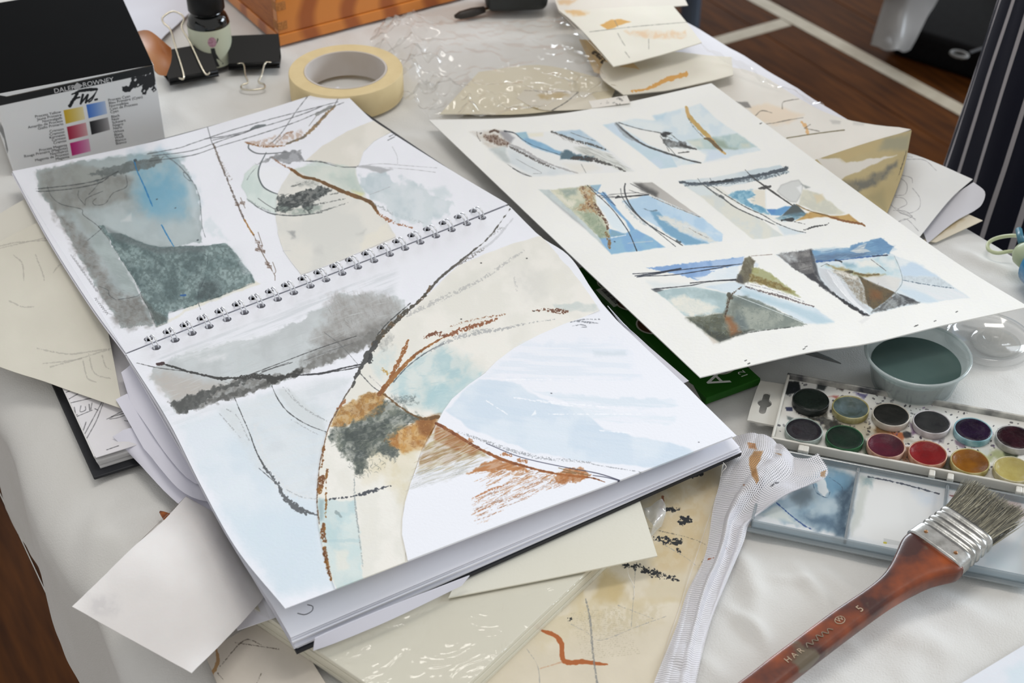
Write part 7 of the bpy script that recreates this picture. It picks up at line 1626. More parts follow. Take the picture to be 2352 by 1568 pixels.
c.fill(zz2((1930, 210), (2100, 205), (2352, 210), (2352, 260), (2150, 260), (2000, 240)), (230, 190, 146), .7, 4, 5, tex=.6, ts=10)
c.lines([zz2((1700, 215), (2000, 180), (2352, 150)), zz2((1890, 225), (1920, 280), (1940, 310)), zz2((2100, 265), (2100, 330)), zz2((1940, 350), (1970, 390)), zz2((1870, 140), (1890, 180))], 1.5, (120, 120, 112), a=.75, rough=.4)
sheet('stitched_collage_sheet', S, .0009, c.material('stitched_b'), label='folded cream collage sheet with an orange lozenge on top of the back pile', cat='collage')
S = bulge(coons([(1400, 120, .010), (1540, 120, .012), (1680, 130, .014)], [(1432, 218, .014), (1560, 202, .017), (1684, 172, .018)], [(1400, 120, .010), (1378, 175, .012), (1432, 218, .014)], [(1680, 130, .014), (1684, 172, .018)], 20, 12), .002, 6, .04)
c = Canvas(S, 600, 300, (224, 218, 202), 2)
c.line(zz2((1920, 630), (2080, 600), (2220, 540), (2352, 500)), (6, 6, 12, 12), (220, 158, 74), .92, 2)
c.line(zz2((1840, 570), (1890, 590), (1920, 640)), 3, (150, 136, 110), .7, 1)
sheet('stitched_collage_sheet', S, .0009, c.material('stitched_c'), label='cream collage sheet with an orange-painted edge under the folded one', cat='collage')
S = coons([(1330, 90, .012), (1380, 95, .014), (1420, 110, .016)], [(1365, 165, .008), (1400, 172, .010), (1470, 160, .014)], [(1330, 90, .012), (1365, 165, .008)], [(1420, 110, .016), (1470, 160, .014)], 10, 8)
c = Canvas(S, 260, 220, (214, 186, 138), 3)
c.lines([zz2((1720, 360), (1780, 400), (1800, 440), (1850, 450)), zz2((1730, 350), (1800, 390)), zz2((1780, 420), (1820, 380))], 5, (60, 54, 50), a=.85, rough=2, dry=.2)
sheet('painted_fragment', S, .0007, c.material('buff_scrap'), label='buff paper scrap with black marks wedged under the folded collage sheet', cat='painting')
S = bulge(coons([(1100, 165, .003), (1250, 150, .004), (1420, 190, .004)], [(1010, 262, .003), (1200, 262, .003), (1400, 236, .003)], [(1100, 165, .003), (1010, 262, .003)], [(1420, 190, .004), (1400, 236, .003)], 12, 10), .0015, 8)
sheet('cream_paper', S, .0005, mat('buff_paper', (222, 214, 190), .8, col2=(216, 206, 180), nscale=9), label='cream sheet seen through the clear plastic bag', cat='paper')
S = coons([(1205, 205, .006), (1290, 208, .008), (1355, 212, .006)], [(1186, 225, .004), (1245, 252, .004), (1370, 250, .004)], [(1205, 205, .006), (1186, 225, .004)], [(1355, 212, .006), (1372, 232, .005), (1370, 250, .004)], 12, 8)
c = Canvas(S, 400, 200, (222, 214, 196), 3)
c.fill(zz2((1350, 640), (1500, 625), (1560, 640), (1500, 670), (1380, 670)), (196, 166, 104), .85, 4, 4, tex=.3)
c.line(zz2((1190, 655), (1230, 690), (1330, 730), (1440, 760)), 3, (170, 148, 96), .8, 1)
c.line(zz2((1430, 755), (1540, 690), (1630, 615)), 2.2, (84, 82, 78), .85, .5)
c.line(zz2((1260, 610), (1500, 620), (1640, 615)), 1.6, (140, 120, 96), .7, .6)
sheet('painted_fragment', S, .0006, c.material('ochre_scrap'), label='small painted scrap with ochre patch in front of the clear plastic bag', cat='painting')
S = quadgrid((1352, 232, .013), (1440, 219, .018), (1448, 236, .018), (1360, 248, .014), 10, 4)
c = Canvas(S, 260, 120, (226, 221, 212), 2)
c.spots([(1380, 222), (1440, 240)], 14, 4, (110, 108, 104), .6)
sheet('torn_strip', S, .0005, c.material('torn_strip'), label='torn white strip with grey specks at the top edge of the watercolour studies', cat='paper')
# clear plastic bag
S = coons([(868, 75, .010), (960, 40, .030), (1130, 50, .022), (1290, 40, .016)], [(985, 272, .006), (1100, 268, .008), (1250, 246, .010), (1400, 205, .010)],
          [(868, 75, .010), (852, 110, .012), (915, 205, .010), (985, 272, .006)], [(1290, 40, .016), (1350, 110, .012), (1400, 205, .010)], 110, 90)
uu, vv = np.meshgrid(np.linspace(0, 1, 111), np.linspace(0, 1, 91))
cw = np.exp(-((uu - .12) / .16) ** 2) * (.3 + .7 * (vv < .8)) + .35 * np.exp(-((vv - .9) / .14) ** 2) + .12
rg = np.abs(fbm(S[..., 0], S[..., 1], .030, 3, 41) - .5) * 2
rg2 = np.abs(fbm(S[..., 0], S[..., 1], .010, 2, 43) - .5) * 2
S[..., 2] += cw * ((.5 - rg) * .022 + (.5 - rg2) * .006); S[..., 2] = np.maximum(S[..., 2], T + .007)
sheet('clear_plastic_bag', S, .0002, clear_mat('crinkly_film', gloss=.04, rough=.10, body=.07, bodycol=(228, 226, 220)), label='crinkled clear plastic bag lying between tape and collage sheets', cat='bag')
S = coons([(1600, 105, .020), (1640, 120, .020)], [(1870, 235, .006), (1895, 255, .005)], [(1600, 105, .020), (1740, 185, .012), (1870, 235, .006)], [(1640, 120, .020), (1770, 190, .012), (1895, 255, .005)], 10, 60)
S[..., 2] += (np.abs(fbm(S[..., 0], S[..., 1], .02, 3, 12) - .5)) * .012
sheet('plastic_strip', S, .0002, MATS['crinkly_film'], label='twisted strip of clear plastic along the far table edge', cat='plastic film')
# small blue bottle with a tube loop at the right edge
q0 = U(2372, 600, .0185); qd = np.array([.35, -1, 0]); qd /= np.linalg.norm(qd)
wbt = thing('blue_bottle', 'small blue squeeze bottle with a pale green tube loop', 'bottle', q0 - UP * .018)
mk('body', *lathe([(0, 0), (.012, .001), (.017, .006), (.0175, .02), (.0175, .07), (.016, .076), (0, .078)], q0, 28, axis=qd), mat('blue_plastic', (30, 130, 180), .25, col2=(24, 116, 168), nscale=30, coat=.3), wbt, True)
mk('cap', *lathe([(0, -.016), (.008, -.016), (.0105, -.012), (.0105, .003), (0, .003)], q0, 20, axis=qd), mat('pale_green_plastic', (178, 190, 160), .35, col2=(168, 182, 150), nscale=40), wbt, True)
lp_ = [q0 - qd * .012, U(2345, 548, .026), U(2330, 541, .020), U(2295, 545, .012), U(2272, 556, .008), U(2270, 572, .007), U(2290, 581, .008), U(2330, 578, .010), q0 - qd * .006 + np.array([-.006, 0, -.006])]
mk('tube_loop', *tube(catmull(lp_, 8), .0016, 8), mat('pale_green_tube', (196, 204, 168), .3, col2=(188, 196, 158), nscale=40), wbt, True)
mk('valve', *tube([U(2340, 528, .026), U(2346, 556, .026)], .0028, 10), mat('teal_plastic', (70, 120, 140), .35), wbt, True)
# ================================================================== RIGHT SIDE OF THE TABLE
# green paint packet
gN, gR, gF = U(1622, 914, .0065), U(1731, 853, .0065), U(1318, 618, .0065)
gx = gF - gN; gl = np.linalg.norm(gx); gx /= gl; gy = np.array([gx[1], -gx[0], 0]); gw = (gR - gN) @ gy
if gw < 0: gy = -gy; gw = -gw
gp = thing('dye_packet', 'dark green printed packet of aniline dyes under the sketchbook edge', 'packet', gN + gx * gl / 2 + gy * gw / 2 - UP * .0062)
m_green = mat('packet_green', (40, 98, 28), .45, spec=.2, col2=(34, 86, 25), nscale=30)
mk('carton', *rbox(gN + gx * gl / 2 + gy * gw / 2 - UP * .0032, gx, gy, UP, (gl, gw, .0062), .0006), m_green, gp)
gq = lambda s, t, z=.00025: gN + gx * s + gy * t + UP * z
def disc(r): return lathe([(0, 0), (r, 0)], (0, 0, 0), 26)
m_ringp = mat('packet_ring', (206, 204, 188), .5); m_rw = mat('packet_white', (236, 238, 232), .5)
for s_, t_, r_, col in ((gl * .30, gw * .50, .0105, (76, 56, 36)), (gl * .50, gw * .30, .0125, (84, 54, 30)), (gl * .68, gw * .34, .0125, (88, 60, 34)), (.028, gw * .64, .0125, (34, 40, 96)), (gl * .84, gw * .34, .011, (48, 74, 34))):
    v, f = disc(r_); dr_ = mk('colour_dot_ring', v + gq(s_, t_), f, m_ringp, gp)
    v, f = disc(r_ * .9); mk('colour_dot', v + gq(s_, t_, .00045), f, mat('dot_%d_%d_%d' % col, col, .45), dr_)
text_part('ANILINKY', gq(.006, .0262), gx, -gy, .0235, m_rw, gp)
text_part('12', gq(.006, gw - .006), gx, -gy, .008, m_rw, gp)
v, f = rbox(gq(gl * .75, gw * .18), gx, gy, UP, (.026, .016, .0003)); bp_ = mk('barcode_panel', v, f, mat('packet_panel', (196, 200, 184), .5), gp)
for i in range(12): mk('barcode_bar', *rbox(gq(gl * .75 - .010 + i * .0018, gw * .18, .0005), gx, gy, UP, (.0007 + .0004 * (i % 3 == 0), .010, .0003)), mat('bar_black', (24, 24, 24), .5), bp_)
# craft knife
k0, k1 = U(1932, 835, .004), U(1838, 806, .005); kd = k1 - k0; kd /= np.linalg.norm(kd); kn = np.array([-kd[1], kd[0], 0])
kf = thing('craft_knife', 'craft knife with a dark pointed blade poking out below the watercolour studies', 'knife', k0 + kd * .05 - UP * .004)
mk('blade', *loft([[k0 + kd * s + kn * a_ + UP * t for a_, t in ((-w_, 0), (0, -.0005), (w_ * .4, 0), (0, .0005))] for s, w_ in ((0, .0004), (.010, .0035), (.022, .0052), (.036, .0055))]), mat('blade_steel', (168, 168, 168), .25, metal=.95), kf)
mk('handle', *tube([k0 + kd * .034, k0 + kd * .038, k0 + kd * .12, k0 + kd * .125], [.003, .0038, .0038, .003], 12), mat('knife_handle', (70, 62, 54), .35, metal=.5), kf, True)
# water tub
wc = U(2108, 815, .029) - UP * .0275
tub = thing('water_tub', 'round clear plastic tub of grey-green paint water', 'tub', wc)
m_tub = clear_mat('tub_plastic', tint=(238, 244, 244), gloss=.06, rough=.12, body=.26, bodycol=(225, 232, 232))
mk('wall', *lathe([(0, .0012), (.0270, .0012), (.0290, .003), (.0345, .0262), (.0372, .0268), (.0376, .0275), (.0372, .0290), (.0358, .0290), (.0350, .0278), (.0335, .0255), (.0280, .004), (.0262, .0022), (0, .0022)], wc, 64), m_tub, tub, True)
mk('rim_bead', *tube([wc + [.0369 * math.cos(a), .0369 * math.sin(a), .0288] for a in np.linspace(0, 2 * np.pi, 65)[:-1]], .0011, 8, closed=True), clear_mat('tub_rim', tint=(240, 246, 246), gloss=.12, rough=.1, body=.30, bodycol=(228, 234, 234)), tub, True)
mk('paint_water', *lathe([(0, .0024), (.0260, .0024), (.0278, .0042), (.0316, .0198), (0, .0198)], wc, 56), mat('paint_water', (96, 118, 114), .12, col2=(88, 110, 107), nscale=30, trans=.35, ior=1.33), tub, True)
for o in [x for x in scene.objects if x.parent == tub]: o.data.set_sharp_from_angle(angle=.8)
# tub lid
lc = U(2270, 785, .002)
ld_ = thing('tub_lid', 'round clear plastic lid with a puddle beside the water tub', 'lid', lc)
mk('disc', *lathe([(0, .0012), (.026, .0012), (.0275, .004), (.0295, .0045), (.031, .001), (.0322, .001), (.0312, .0056), (.0270, .0056), (.0252, .0022), (0, .0022)], lc, 56), clear_mat('lid_plastic', gloss=.10, rough=.08, body=.14), ld_, True)
mk('puddle', *lathe([(0, .0042), (.012, .0041), (.017, .0036), (.0185, .0024), (0, .0023)], lc + [.004, -.003, 0], 40), clear_mat('puddle_water', gloss=.06, rough=.03, body=.25, bodycol=(226, 226, 220)), ld_, True)
# ---------------------------------------------------------------- paint box
A_ = U(1862, 921, .0105); B_ = U(2330, 1007, .0105)
px_ = B_ - A_; px_[2] = 0; px_ /= np.linalg.norm(px_); py_ = np.array([px_[1], -px_[0], 0])     # along the rows, towards the viewer
O_ = np.array([A_[0], A_[1], T + .0015])
pq = lambda x, y, z: O_ + px_ * x + py_ * y + UP * z
pb = thing('watercolour_box', 'white plastic watercolour box with twelve round paint pans and clear mixing lid', 'paint box', pq(.07, .011, 0))
XL, XR, YT, YB, ZT = -.0205, .1600, -.0275, .0480, .0095
S = quadgrid(pq(XL + .002, YT + .002, .0050), pq(XR - .002, YT + .002, .0050), pq(XR - .002, YB - .002, .0050), pq(XL + .002, YB - .002, .0050), 12, 8)
c = Canvas(S, 1400, 600, (226, 225, 220), 2)
zp = ZM(1700, 840, 652 / 2352)
c.fill(zp((400, 330), (800, 420), (1100, 500), (1350, 560), (1500, 640), (1200, 620), (900, 540), (600, 470)), (150, 142, 120), .55, 14, 20, 20, tex=.5, ts=18)
c.fill(zp((500, 380), (1000, 440), (1150, 560), (900, 560), (650, 480)), (70, 66, 54), .6, 10, 16, 14, tex=.5, ts=14)
c.fill(zp((1000, 690), (1400, 760), (1750, 850), (2100, 930), (2100, 980), (1300, 850)), (120, 104, 84), .5, 10, 12, 14, tex=.5, ts=14)
c.fill(zp((370, 120), (480, 120), (490, 200), (400, 240), (360, 220)), (20, 24, 28), .95, 3, 4)
c.fill(zp((460, 360), (620, 400), (740, 430), (820, 500), (780, 560), (680, 500), (560, 420)), (42, 44, 42), .92, 4, 10, 12, tex=.3, ts=12)
c.fill(zp((820, 480), (1000, 440), (1150, 520), (1120, 590), (950, 560)), (196, 186, 160), .8, 8, 10, tex=.3)
c.fill(zp((1120, 480), (1240, 520), (1250, 590), (1130, 560)), (110, 74, 34), .85, 5, 8)
c.fill(zp((1240, 540), (1400, 580), (1350, 640), (1230, 600)), (176, 84, 36), .85, 5, 8)
c.fill(zp((1340, 550), (1420, 550), (1420, 600), (1360, 600)), (50, 50, 54), .92, 3, 4)
c.fill(zp((1960, 690), (2120, 720), (2300, 760), (2280, 820), (2080, 780)), (160, 170, 116), .85, 7, 10, tex=.2)
c.fill(zp((2000, 690), (2080, 700), (2050, 750), (1990, 730)), (210, 220, 214), .8, 4, 4)
c.fill(zp((2190, 720), (2300, 730), (2280, 770), (2210, 760)), (66, 74, 56), .9, 4, 5)
c.fill(zp((1020, 620), (1100, 680), (1060, 740), (1000, 700)), (52, 70, 50), .85, 5, 8)
c.fill(zp((1360, 680), (1420, 700), (1400, 800), (1340, 780)), (120, 70, 40), .85, 5, 8)
c.fill(zp((1660, 760), (1760, 780), (1760, 900), (1680, 880)), (60, 60, 44), .85, 5, 8)
c.fill(zp((1100, 760), (1280, 780), (1340, 850), (1260, 850)), (150, 70, 50), .7, 5, 8, tex=.4)
c.fill(zp((950, 220), (1060, 230), (1040, 270), (970, 250)), (84, 80, 130), .8, 3, 5)
c.fill(zp((650, 150), (720, 160), (700, 200), (640, 190)), (40, 46, 48), .9, 3, 4)
c.fill(zp((800, 190), (870, 195), (850, 220)), (70, 62, 62), .9, 3, 4)
c.fill(zp((730, 250), (820, 250), (800, 275)), (170, 60, 50), .7, 3, 4, tex=.3)
c.fill(zp((1400, 470), (1470, 560), (1430, 570)), (86, 50, 96), .7, 4, 5)
c.fill(zp((1600, 600), (1700, 600), (1680, 640), (1600, 630)), (150, 148, 156), .8, 3, 4)
c.fill(zp((1780, 620), (1880, 640), (1860, 680), (1800, 660)), (120, 96, 118), .8, 3, 4)
c.fill(zp((380, 345), (435, 345), (435, 375), (385, 375)), (44, 50, 84), .9, 2, 2)
c.fill(zp((390, 420), (440, 430), (420, 470), (395, 450)), (90, 104, 106), .8, 3, 3)
c.spots([pt for pt in zp((300, 130), (2350, 900))], 420, 4.5, (48, 46, 54), .85, 5)
c.spots([pt for pt in zp((500, 400), (1400, 800))], 60, 5, (60, 54, 44), .8, 6)
c.spots([pt for pt in zp((1000, 250), (2300, 850))], 60, 4, (110, 84, 130), .7, 8)
m_trayp = c.material('stained_tray', .35, bump=0, coat=.2)
sheet('tray_floor', S, .0030, m_trayp, pb)
m_tray = mat('tray_white', (222, 221, 214), .35, col2=(212, 209, 200), nscale=30, coat=.15)
m_trayd = mat('tray_stained', (206, 204, 196), .35, col2=(60, 62, 66), nscale=55)
for nm, cx, cy, sx_, sy_, m_ in (('tray_wall', (XL + XR) / 2, YT + .001, XR - XL, .002, m_trayd), ('tray_wall', (XL + XR) / 2, YB - .001, XR - XL, .002, m_tray), ('tray_wall', XL + .001, (YT + YB) / 2, .002, YB - YT - .0042, m_tray), ('tray_wall', XR - .001, (YT + YB) / 2, .002, YB - YT - .0042, m_tray)):
    mk(nm, *rbox(pq(cx, cy, ZT / 2 + .001), px_, py_, UP, (sx_, sy_, ZT - .002), .0007), m_, pb)
# hanging tab with keyhole slot
tab = [(XL + .001, -.017), (-.0345, -.0165), (-.0385, -.0125), (-.0395, .0265), (-.0365, .0300), (XL + .001, .0305)]
tab = catmull(np.array(tab), 4)
slot = [(-.0310 + .0024 * math.cos(a), -.0020 + .0024 * math.sin(a)) for a in np.linspace(math.pi, 2 * math.pi, 7)] + [(-.0310 + .0050 * math.cos(a), .0080 + .0050 * math.sin(a)) for a in np.linspace(-1.05, 1.05, 7)] + [(-.0310 + .0024 * math.cos(a), .0180 + .0024 * math.sin(a)) for a in np.linspace(0, math.pi, 7)] + [(-.0310 + .0050 * math.cos(a), .0080 + .0050 * math.sin(a)) for a in np.linspace(math.pi - 1.05, math.pi + 1.05, 7)]
slot = np.array(slot)
from mathutils.geometry import delaunay_2d_cdt as _cdt
pts_ = [Vector((float(a), float(b_))) for a, b_ in list(tab) + list(slot)]
nt_, ns_ = len(tab), len(slot)
vo, _, fo_, *_r = _cdt(pts_, [(i, (i + 1) % nt_) for i in range(nt_)] + [(nt_ + i, nt_ + (i + 1) % ns_) for i in range(ns_)], [], 1, 1e-7)
def in_slot(x, y):
    c_ = False; j = len(slot) - 1
    for i in range(len(slot)):
        if (slot[i][1] > y) != (slot[j][1] > y) and x < (slot[j][0] - slot[i][0]) * (y - slot[i][1]) / (slot[j][1] - slot[i][1]) + slot[i][0]: c_ = not c_
        j = i
    return c_
fo_ = [f for f in fo_ if not in_slot(sum(vo[i].x for i in f) / 3, sum(vo[i].y for i in f) / 3)]
nV = len(vo); TVs = [pq(v.x, v.y, .0062) for v in vo] + [pq(v.x, v.y, .0048) for v in vo]
F = [tuple(f) for f in fo_] + [tuple(i + nV for i in reversed(f)) for f in fo_]
ed = {}
for f in fo_:
    for i in range(3): ed[(f[i], f[(i + 1) % 3])] = 1
F += [(b_, a_, a_ + nV, b_ + nV) for a_, b_ in ed if (b_, a_) not in ed]
mk('hanging_tab', TVs, F, m_tray, pb)
# pans
pan_cols = [((19, 25, 22), (27, 35, 30), 'wet'), ((96, 112, 116), (68, 80, 73), 'well'), ((35, 35, 32), (27, 27, 25), ''), ((49, 49, 49), (36, 36, 38), ''), ((40, 25, 49), (27, 17, 35), 'shine'), ((51, 24, 32), (32, 16, 22), 'shine'),
            ((41, 38, 44), (28, 27, 32), 'shine'), ((25, 44, 33), (17, 32, 24), ''), ((88, 28, 43), (67, 28, 41), 'ring'), ((134, 25, 27), (112, 22, 25), 'ring'), ((136, 86, 20), (112, 67, 17), 'ring'), ((172, 160, 99), (160, 144, 80), 'ring')]
rim_cols = [(30, 36, 34), (170, 158, 70), (206, 196, 176), (212, 206, 210), (120, 190, 206), (190, 188, 186), (150, 170, 160), (40, 104, 62), (198, 128, 90), (202, 112, 62), (186, 160, 50), (206, 190, 120)]
pan_names = ('dark green-black paint', 'grey-blue paint worn to a well', 'black-brown paint', 'charcoal paint', 'glossy deep purple paint', 'glossy dark maroon paint', 'violet-black paint', 'dark green paint', 'crimson paint', 'bright red paint', 'ochre paint', 'pale yellow paint')
for i in range(12):
    r_, k = divmod(i, 6)
    x = .0278 * k; y = .0340 * r_ + (.0 if r_ else 0); cpt = pq(x, y, 0)
    ca, cb_, st = pan_cols[i]; rc = rim_cols[i]
    m_rim = mat('pan_rim_%d' % i, tuple(int(v * .45 + 214 * .55) if i not in (0, 7) else int(v * .9) for v in rc), .4, col2=tuple(int(v * .75) for v in rc), nscale=110)
    pan = mk('pan', *lathe([(.0124, .0050), (.0128, .0058), (.0129, .0100), (.0127, .0105), (.0122, .0105), (.0119, .0098), (.0119, .0060)], cpt, 40), m_rim, pb, True)
    if st == 'well': pr = [(.0119, .0098), (.0098, .0092), (.0075, .0086), (.0062, .0070), (.004, .0066), (0, .0066)]
    elif st == 'ring': pr = [(.0119, .0102), (.0105, .0098), (.0092, .0088), (.0070, .0086), (.0062, .0082), (.003, .0081), (0, .0082)]
    else: pr = [(.0120, .0100), (.0114, .0105), (.0080, .0102), (.0040, .0098), (0, .0097)]
    m_p = mat('paint_cake_%d' % i, ca, .22 if st in ('shine', 'wet') else .38, col2=cb_, nscale=110, bump=.9 if st == 'shine' else .45, bscale=240, coat=.3 if st == 'shine' else 0, spec=.22)
    cake = mk('paint_cake', *lathe(pr, cpt, 40), m_p, pan, True); cake['label'] = pan_names[i]
# clear mixing lid, open towards the viewer
LY0, LY1, LX0, LX1 = .0560, .1300, -.0190, .1580
S = quadgrid(pq(LX0, LY0, .0022), pq(LX1, LY0, .0022), pq(LX1, LY1, .0022), pq(LX0, LY1, .0022), 16, 8)
c = Canvas(S, 1400, 620, (214, 217, 219), 2)
z9 = ZM(1552, 1035, .34014)
c.fill(z9((560, 420), (700, 330), (1040, 90), (1215, 160), (1210, 240), (1140, 580), (900, 520), (700, 470)), (132, 160, 178), .9, 8, 8, col2=(160, 182, 194), cs=50)
c.fill(z9((1080, 240), (1215, 200), (1150, 575), (1060, 560), (1110, 420)), (34, 66, 92), .88, 14, 10, tex=.15)
c.fill(z9((800, 260), (900, 250), (940, 340), (830, 380), (780, 320)), (108, 120, 126), .85, 16, 8)
c.fill(z9((900, 180), (1020, 160), (1120, 130), (1200, 170), (1150, 260), (1040, 300)), (96, 146, 176), .85, 12, 8)
c.fill(z9((940, 190), (1010, 190), (1030, 290), (1000, 310), (950, 260)), (222, 226, 226), .92, 3, 5)
c.fill(z9((860, 430), (1080, 440), (1140, 570), (950, 520)), (70, 100, 124), .85, 14, 10)
c.fill(z9((940, 300), (1060, 350), (1040, 420), (900, 420)), (176, 194, 202), .8, 14, 8)
c.fill(z9((560, 420), (680, 360), (840, 500), (700, 470)), (204, 210, 204), .9, 8, 5)
c.line(z9((680, 350), (760, 420), (860, 500), (920, 530)), 2.5, (40, 70, 130), .85, 1.2)
c.lines([z9((920, 200), (950, 280), (1020, 315), (1040, 280)), z9((1040, 180), (1120, 240), (1120, 290))], 1.4, (60, 90, 116), a=.8, rough=1)
c.fill(z9((1240, 170), (1780, 280), (1790, 480), (1600, 650), (1400, 620), (1180, 570)), (222, 223, 222), .95, 6, 3)
c.fill(z9((1240, 170), (1320, 190), (1280, 330), (1250, 480), (1180, 570), (1200, 400)), (196, 200, 194), .85, 8, 5)
c.fill(z9((1250, 165), (1330, 180), (1310, 260), (1260, 220)), (130, 160, 166), .7, 8, 8, tex=.4)
c.fill(z9((1560, 230), (1780, 290), (1790, 420), (1720, 400)), (196, 208, 222), .6, 12, 8, tex=.4)
c.line(z9((1300, 175), (1500, 215), (1780, 290)), 3, (60, 66, 80), .8, 1.5)
c.fill(z9((2150, 300), (2352, 380), (2352, 470), (2200, 400)), (206, 176, 170), .8, 12, 8)
c.fill(z9((1830, 270), (2352, 330), (2352, 420), (1850, 310)), (190, 170, 168), .6, 12, 8, tex=.3)
c.fill(z9((2080, 720), (2352, 560), (2352, 860), (2100, 780)), (196, 208, 214), .8, 12, 8)
c.line(z9((1850, 300), (2000, 330), (2300, 400)), 2, (120, 60, 60), .7, 1.5)
c.fill(z9((1405, 590), (1515, 612), (1512, 640), (1402, 625)), (196, 198, 198), .95, .8)
c.line(z9((1408, 620), (1420, 622)), 5, (190, 176, 40), .9)
lid_m = c.material('mixing_lid_stains', .12, bump=0, coat=.6)
lid = sheet('mixing_lid', S, .0012, lid_m, pb); lid['label'] = 'clear hinged mixing lid stained with blue washes'
m_lidw = clear_mat('lid_wall', tint=(214, 222, 226), gloss=.16, rough=.08, body=.34, bodycol=(186, 194, 198))
m_lidd = clear_mat('lid_wall_stained', tint=(206, 218, 224), gloss=.10, rough=.10, body=.34, bodycol=(196, 202, 204))
for cx, cy, sx_, sy_, hh, m_ in (((LX0 + LX1) / 2, LY0, LX1 - LX0, .0018, .0065, m_lidd), ((LX0 + LX1) / 2, LY1, LX1 - LX0, .0018, .0065, m_lidd), (LX0, (LY0 + LY1) / 2, .0018, LY1 - LY0 - .002, .0065, m_lidw), (LX1, (LY0 + LY1) / 2, .0018, LY1 - LY0 - .002, .0065, m_lidw)):
    mk('lid_wall', *rbox(pq(cx, cy, .0010 + hh / 2), px_, py_, UP, (sx_, sy_, hh), .0006), m_, lid)
for x in (.0405, .0990): mk('lid_divider', *rbox(pq(x, (LY0 + LY1) / 2, .0042), px_, py_, UP, (.0022, LY1 - LY0 - .002, .0040), .0006), m_lidw, lid)
mk('lid_flange', *rbox(pq((LX0 + LX1) / 2, LY1 + .0028, .0014), px_, py_, UP, (LX1 - LX0 + .006, .0038, .0012), .0004), m_lidd, lid)
for x in (.0010, .0040, .0880, .1000, .1440, .1480): mk('hinge', *rbox(pq(x, YB + .0032, .0068), px_, py_, UP, (.0042, .0060, .0042), .0008), m_tray, pb)
mk('latch', *rbox(pq(.0735, YT - .0012, .0075), px_, py_, UP, (.0165, .0030, .0055), .0006), m_tray, pb)
# ---------------------------------------------------------------- flat brush
a0 = np.array([.1385, .5752, 0]); ad = np.array([.7914, .6113, 0]); al_ = np.array([-ad[1], ad[0], 0])
tilt = .095
def bz(s): return T + .0105 + tilt * max(s + .06, 0) * .62
def bp(s, t, z=0): return a0 + ad * s + al_ * t + UP * (bz(s) + z)
brush = thing('flat_brush', 'wide flat brush with worn red-brown wooden handle and grey bristles', 'brush', a0 + ad * .08 + UP * (T + .001))
st_ = [(-.082, .0005, -.0045, .002), (-.078, .0022, -.0080, .004), (-.060, .0040, -.0115, .0052), (-.0105, .0045, -.0125, .0056), (.017, .0055, -.0120, .0058), (.043, .0060, -.0111, .0058), (.070, .0064, -.0106, .0058), (.096, .0056, -.0104, .0060), (.111, .0065, -.0112, .0064), (.122, .0095, -.0126, .0068), (.133, .0142, -.0148, .0070), (.142, .0184, -.0185, .0070), (.148, .0200, -.0212, .0068), (.1535, .0202, -.0212, .0060)]
def ring_(s, tl_, tr_, th, n=36, p=4.5, dz=0):
    out = []
    for a in np.linspace(0, 2 * np.pi, n, endpoint=False):
        ca, sa = math.cos(a), math.sin(a)
        x = np.sign(ca) * abs(ca) ** (2 / p); y = np.sign(sa) * abs(sa) ** (2 / p)
        out.append(bp(s, (tl_ + tr_) / 2 + x * (tl_ - tr_) / 2, y * th + dz))
    return out
sfine = catmull(np.array(st_), 4)
m_hnd = mat('worn_handle', (148, 68, 22), .34, col2=(62, 25, 19), nscale=24, stretch=(1, 1, 1), bump=.15, bscale=160, coat=.25)
[n for n in m_hnd.node_tree.nodes if n.type == 'VALTORGB'][0].color_ramp.elements[0].position = .34; [n for n in m_hnd.node_tree.nodes if n.type == 'VALTORGB'][0].color_ramp.elements[1].position = .54
nt = m_hnd.node_tree                       # grey-green paint smears on the varnish
n3 = nt.nodes.new('ShaderNodeTexNoise'); n3.inputs['Scale'].default_value = 42; n3.inputs['Detail'].default_value = 5
tc = nt.nodes.new('ShaderNodeTexCoord'); nt.links.new(tc.outputs['Object'], n3.inputs['Vector'])
r3 = nt.nodes.new('ShaderNodeValToRGB'); r3.color_ramp.elements[0].position = .57; r3.color_ramp.elements[1].position = .64
nt.links.new(n3.outputs['Fac'], r3.inputs[0])
mx = nt.nodes.new('ShaderNodeMix'); mx.data_type = 'RGBA'; nt.links.new(r3.outputs[0], mx.inputs[0])
bs = nt.nodes['Principled BSDF']; nt.links.new(bs.inputs['Base Color'].links[0].from_socket, mx.inputs[6]); mx.inputs[7].default_value = lin((96, 84, 66)); nt.links.new(mx.outputs[2], bs.inputs['Base Color'])
mk('handle', *loft([ring_(*r) for r in sfine]), m_hnd, brush, True)
m_fer = mat('ferrule_metal', (205, 206, 204), .3, metal=.95, col2=(160, 160, 156), nscale=120, bump=.25, bscale=160)
fr_ = []
for s in np.linspace(.1515, .1840, 40):
    g = 0.0
    for gs in (.1640, .1690, .1745, .1800): g += .0011 * math.exp(-((s - gs) / .0011) ** 2)
    fr_.append(ring_(s, .0212 - g, -.0205 + g + (s - .1515) * .06, .0078 - g, 40, 4.0))
fer_o = mk('ferrule', *loft(fr_), m_fer, brush, True)
for t in (.0115, -.0115): mk('rivet', *lathe([(0, .0012), (.0009, .0010), (.0014, .0002), (.0015, -.001)], bp(.1565, t, .0074), 14), mat('rivet_rust', (168, 130, 92), .4, metal=.7, col2=(120, 80, 50), nscale=600), fer_o, True)
rb = random.Random(4); bv_ = []
core = loft([ring_(s, .0192 + (s - .183) * .12, -.0165 + (s - .183) * .10, .0060 - (s - .183) * .06, 30, 3.2) for s in np.linspace(.180, .212, 6)])
mk('bristle_core', *core, mat('bristle_grey', (96, 92, 80), .8, col2=(52, 50, 44), nscale=240, stretch=(1, 1, 1)), brush)
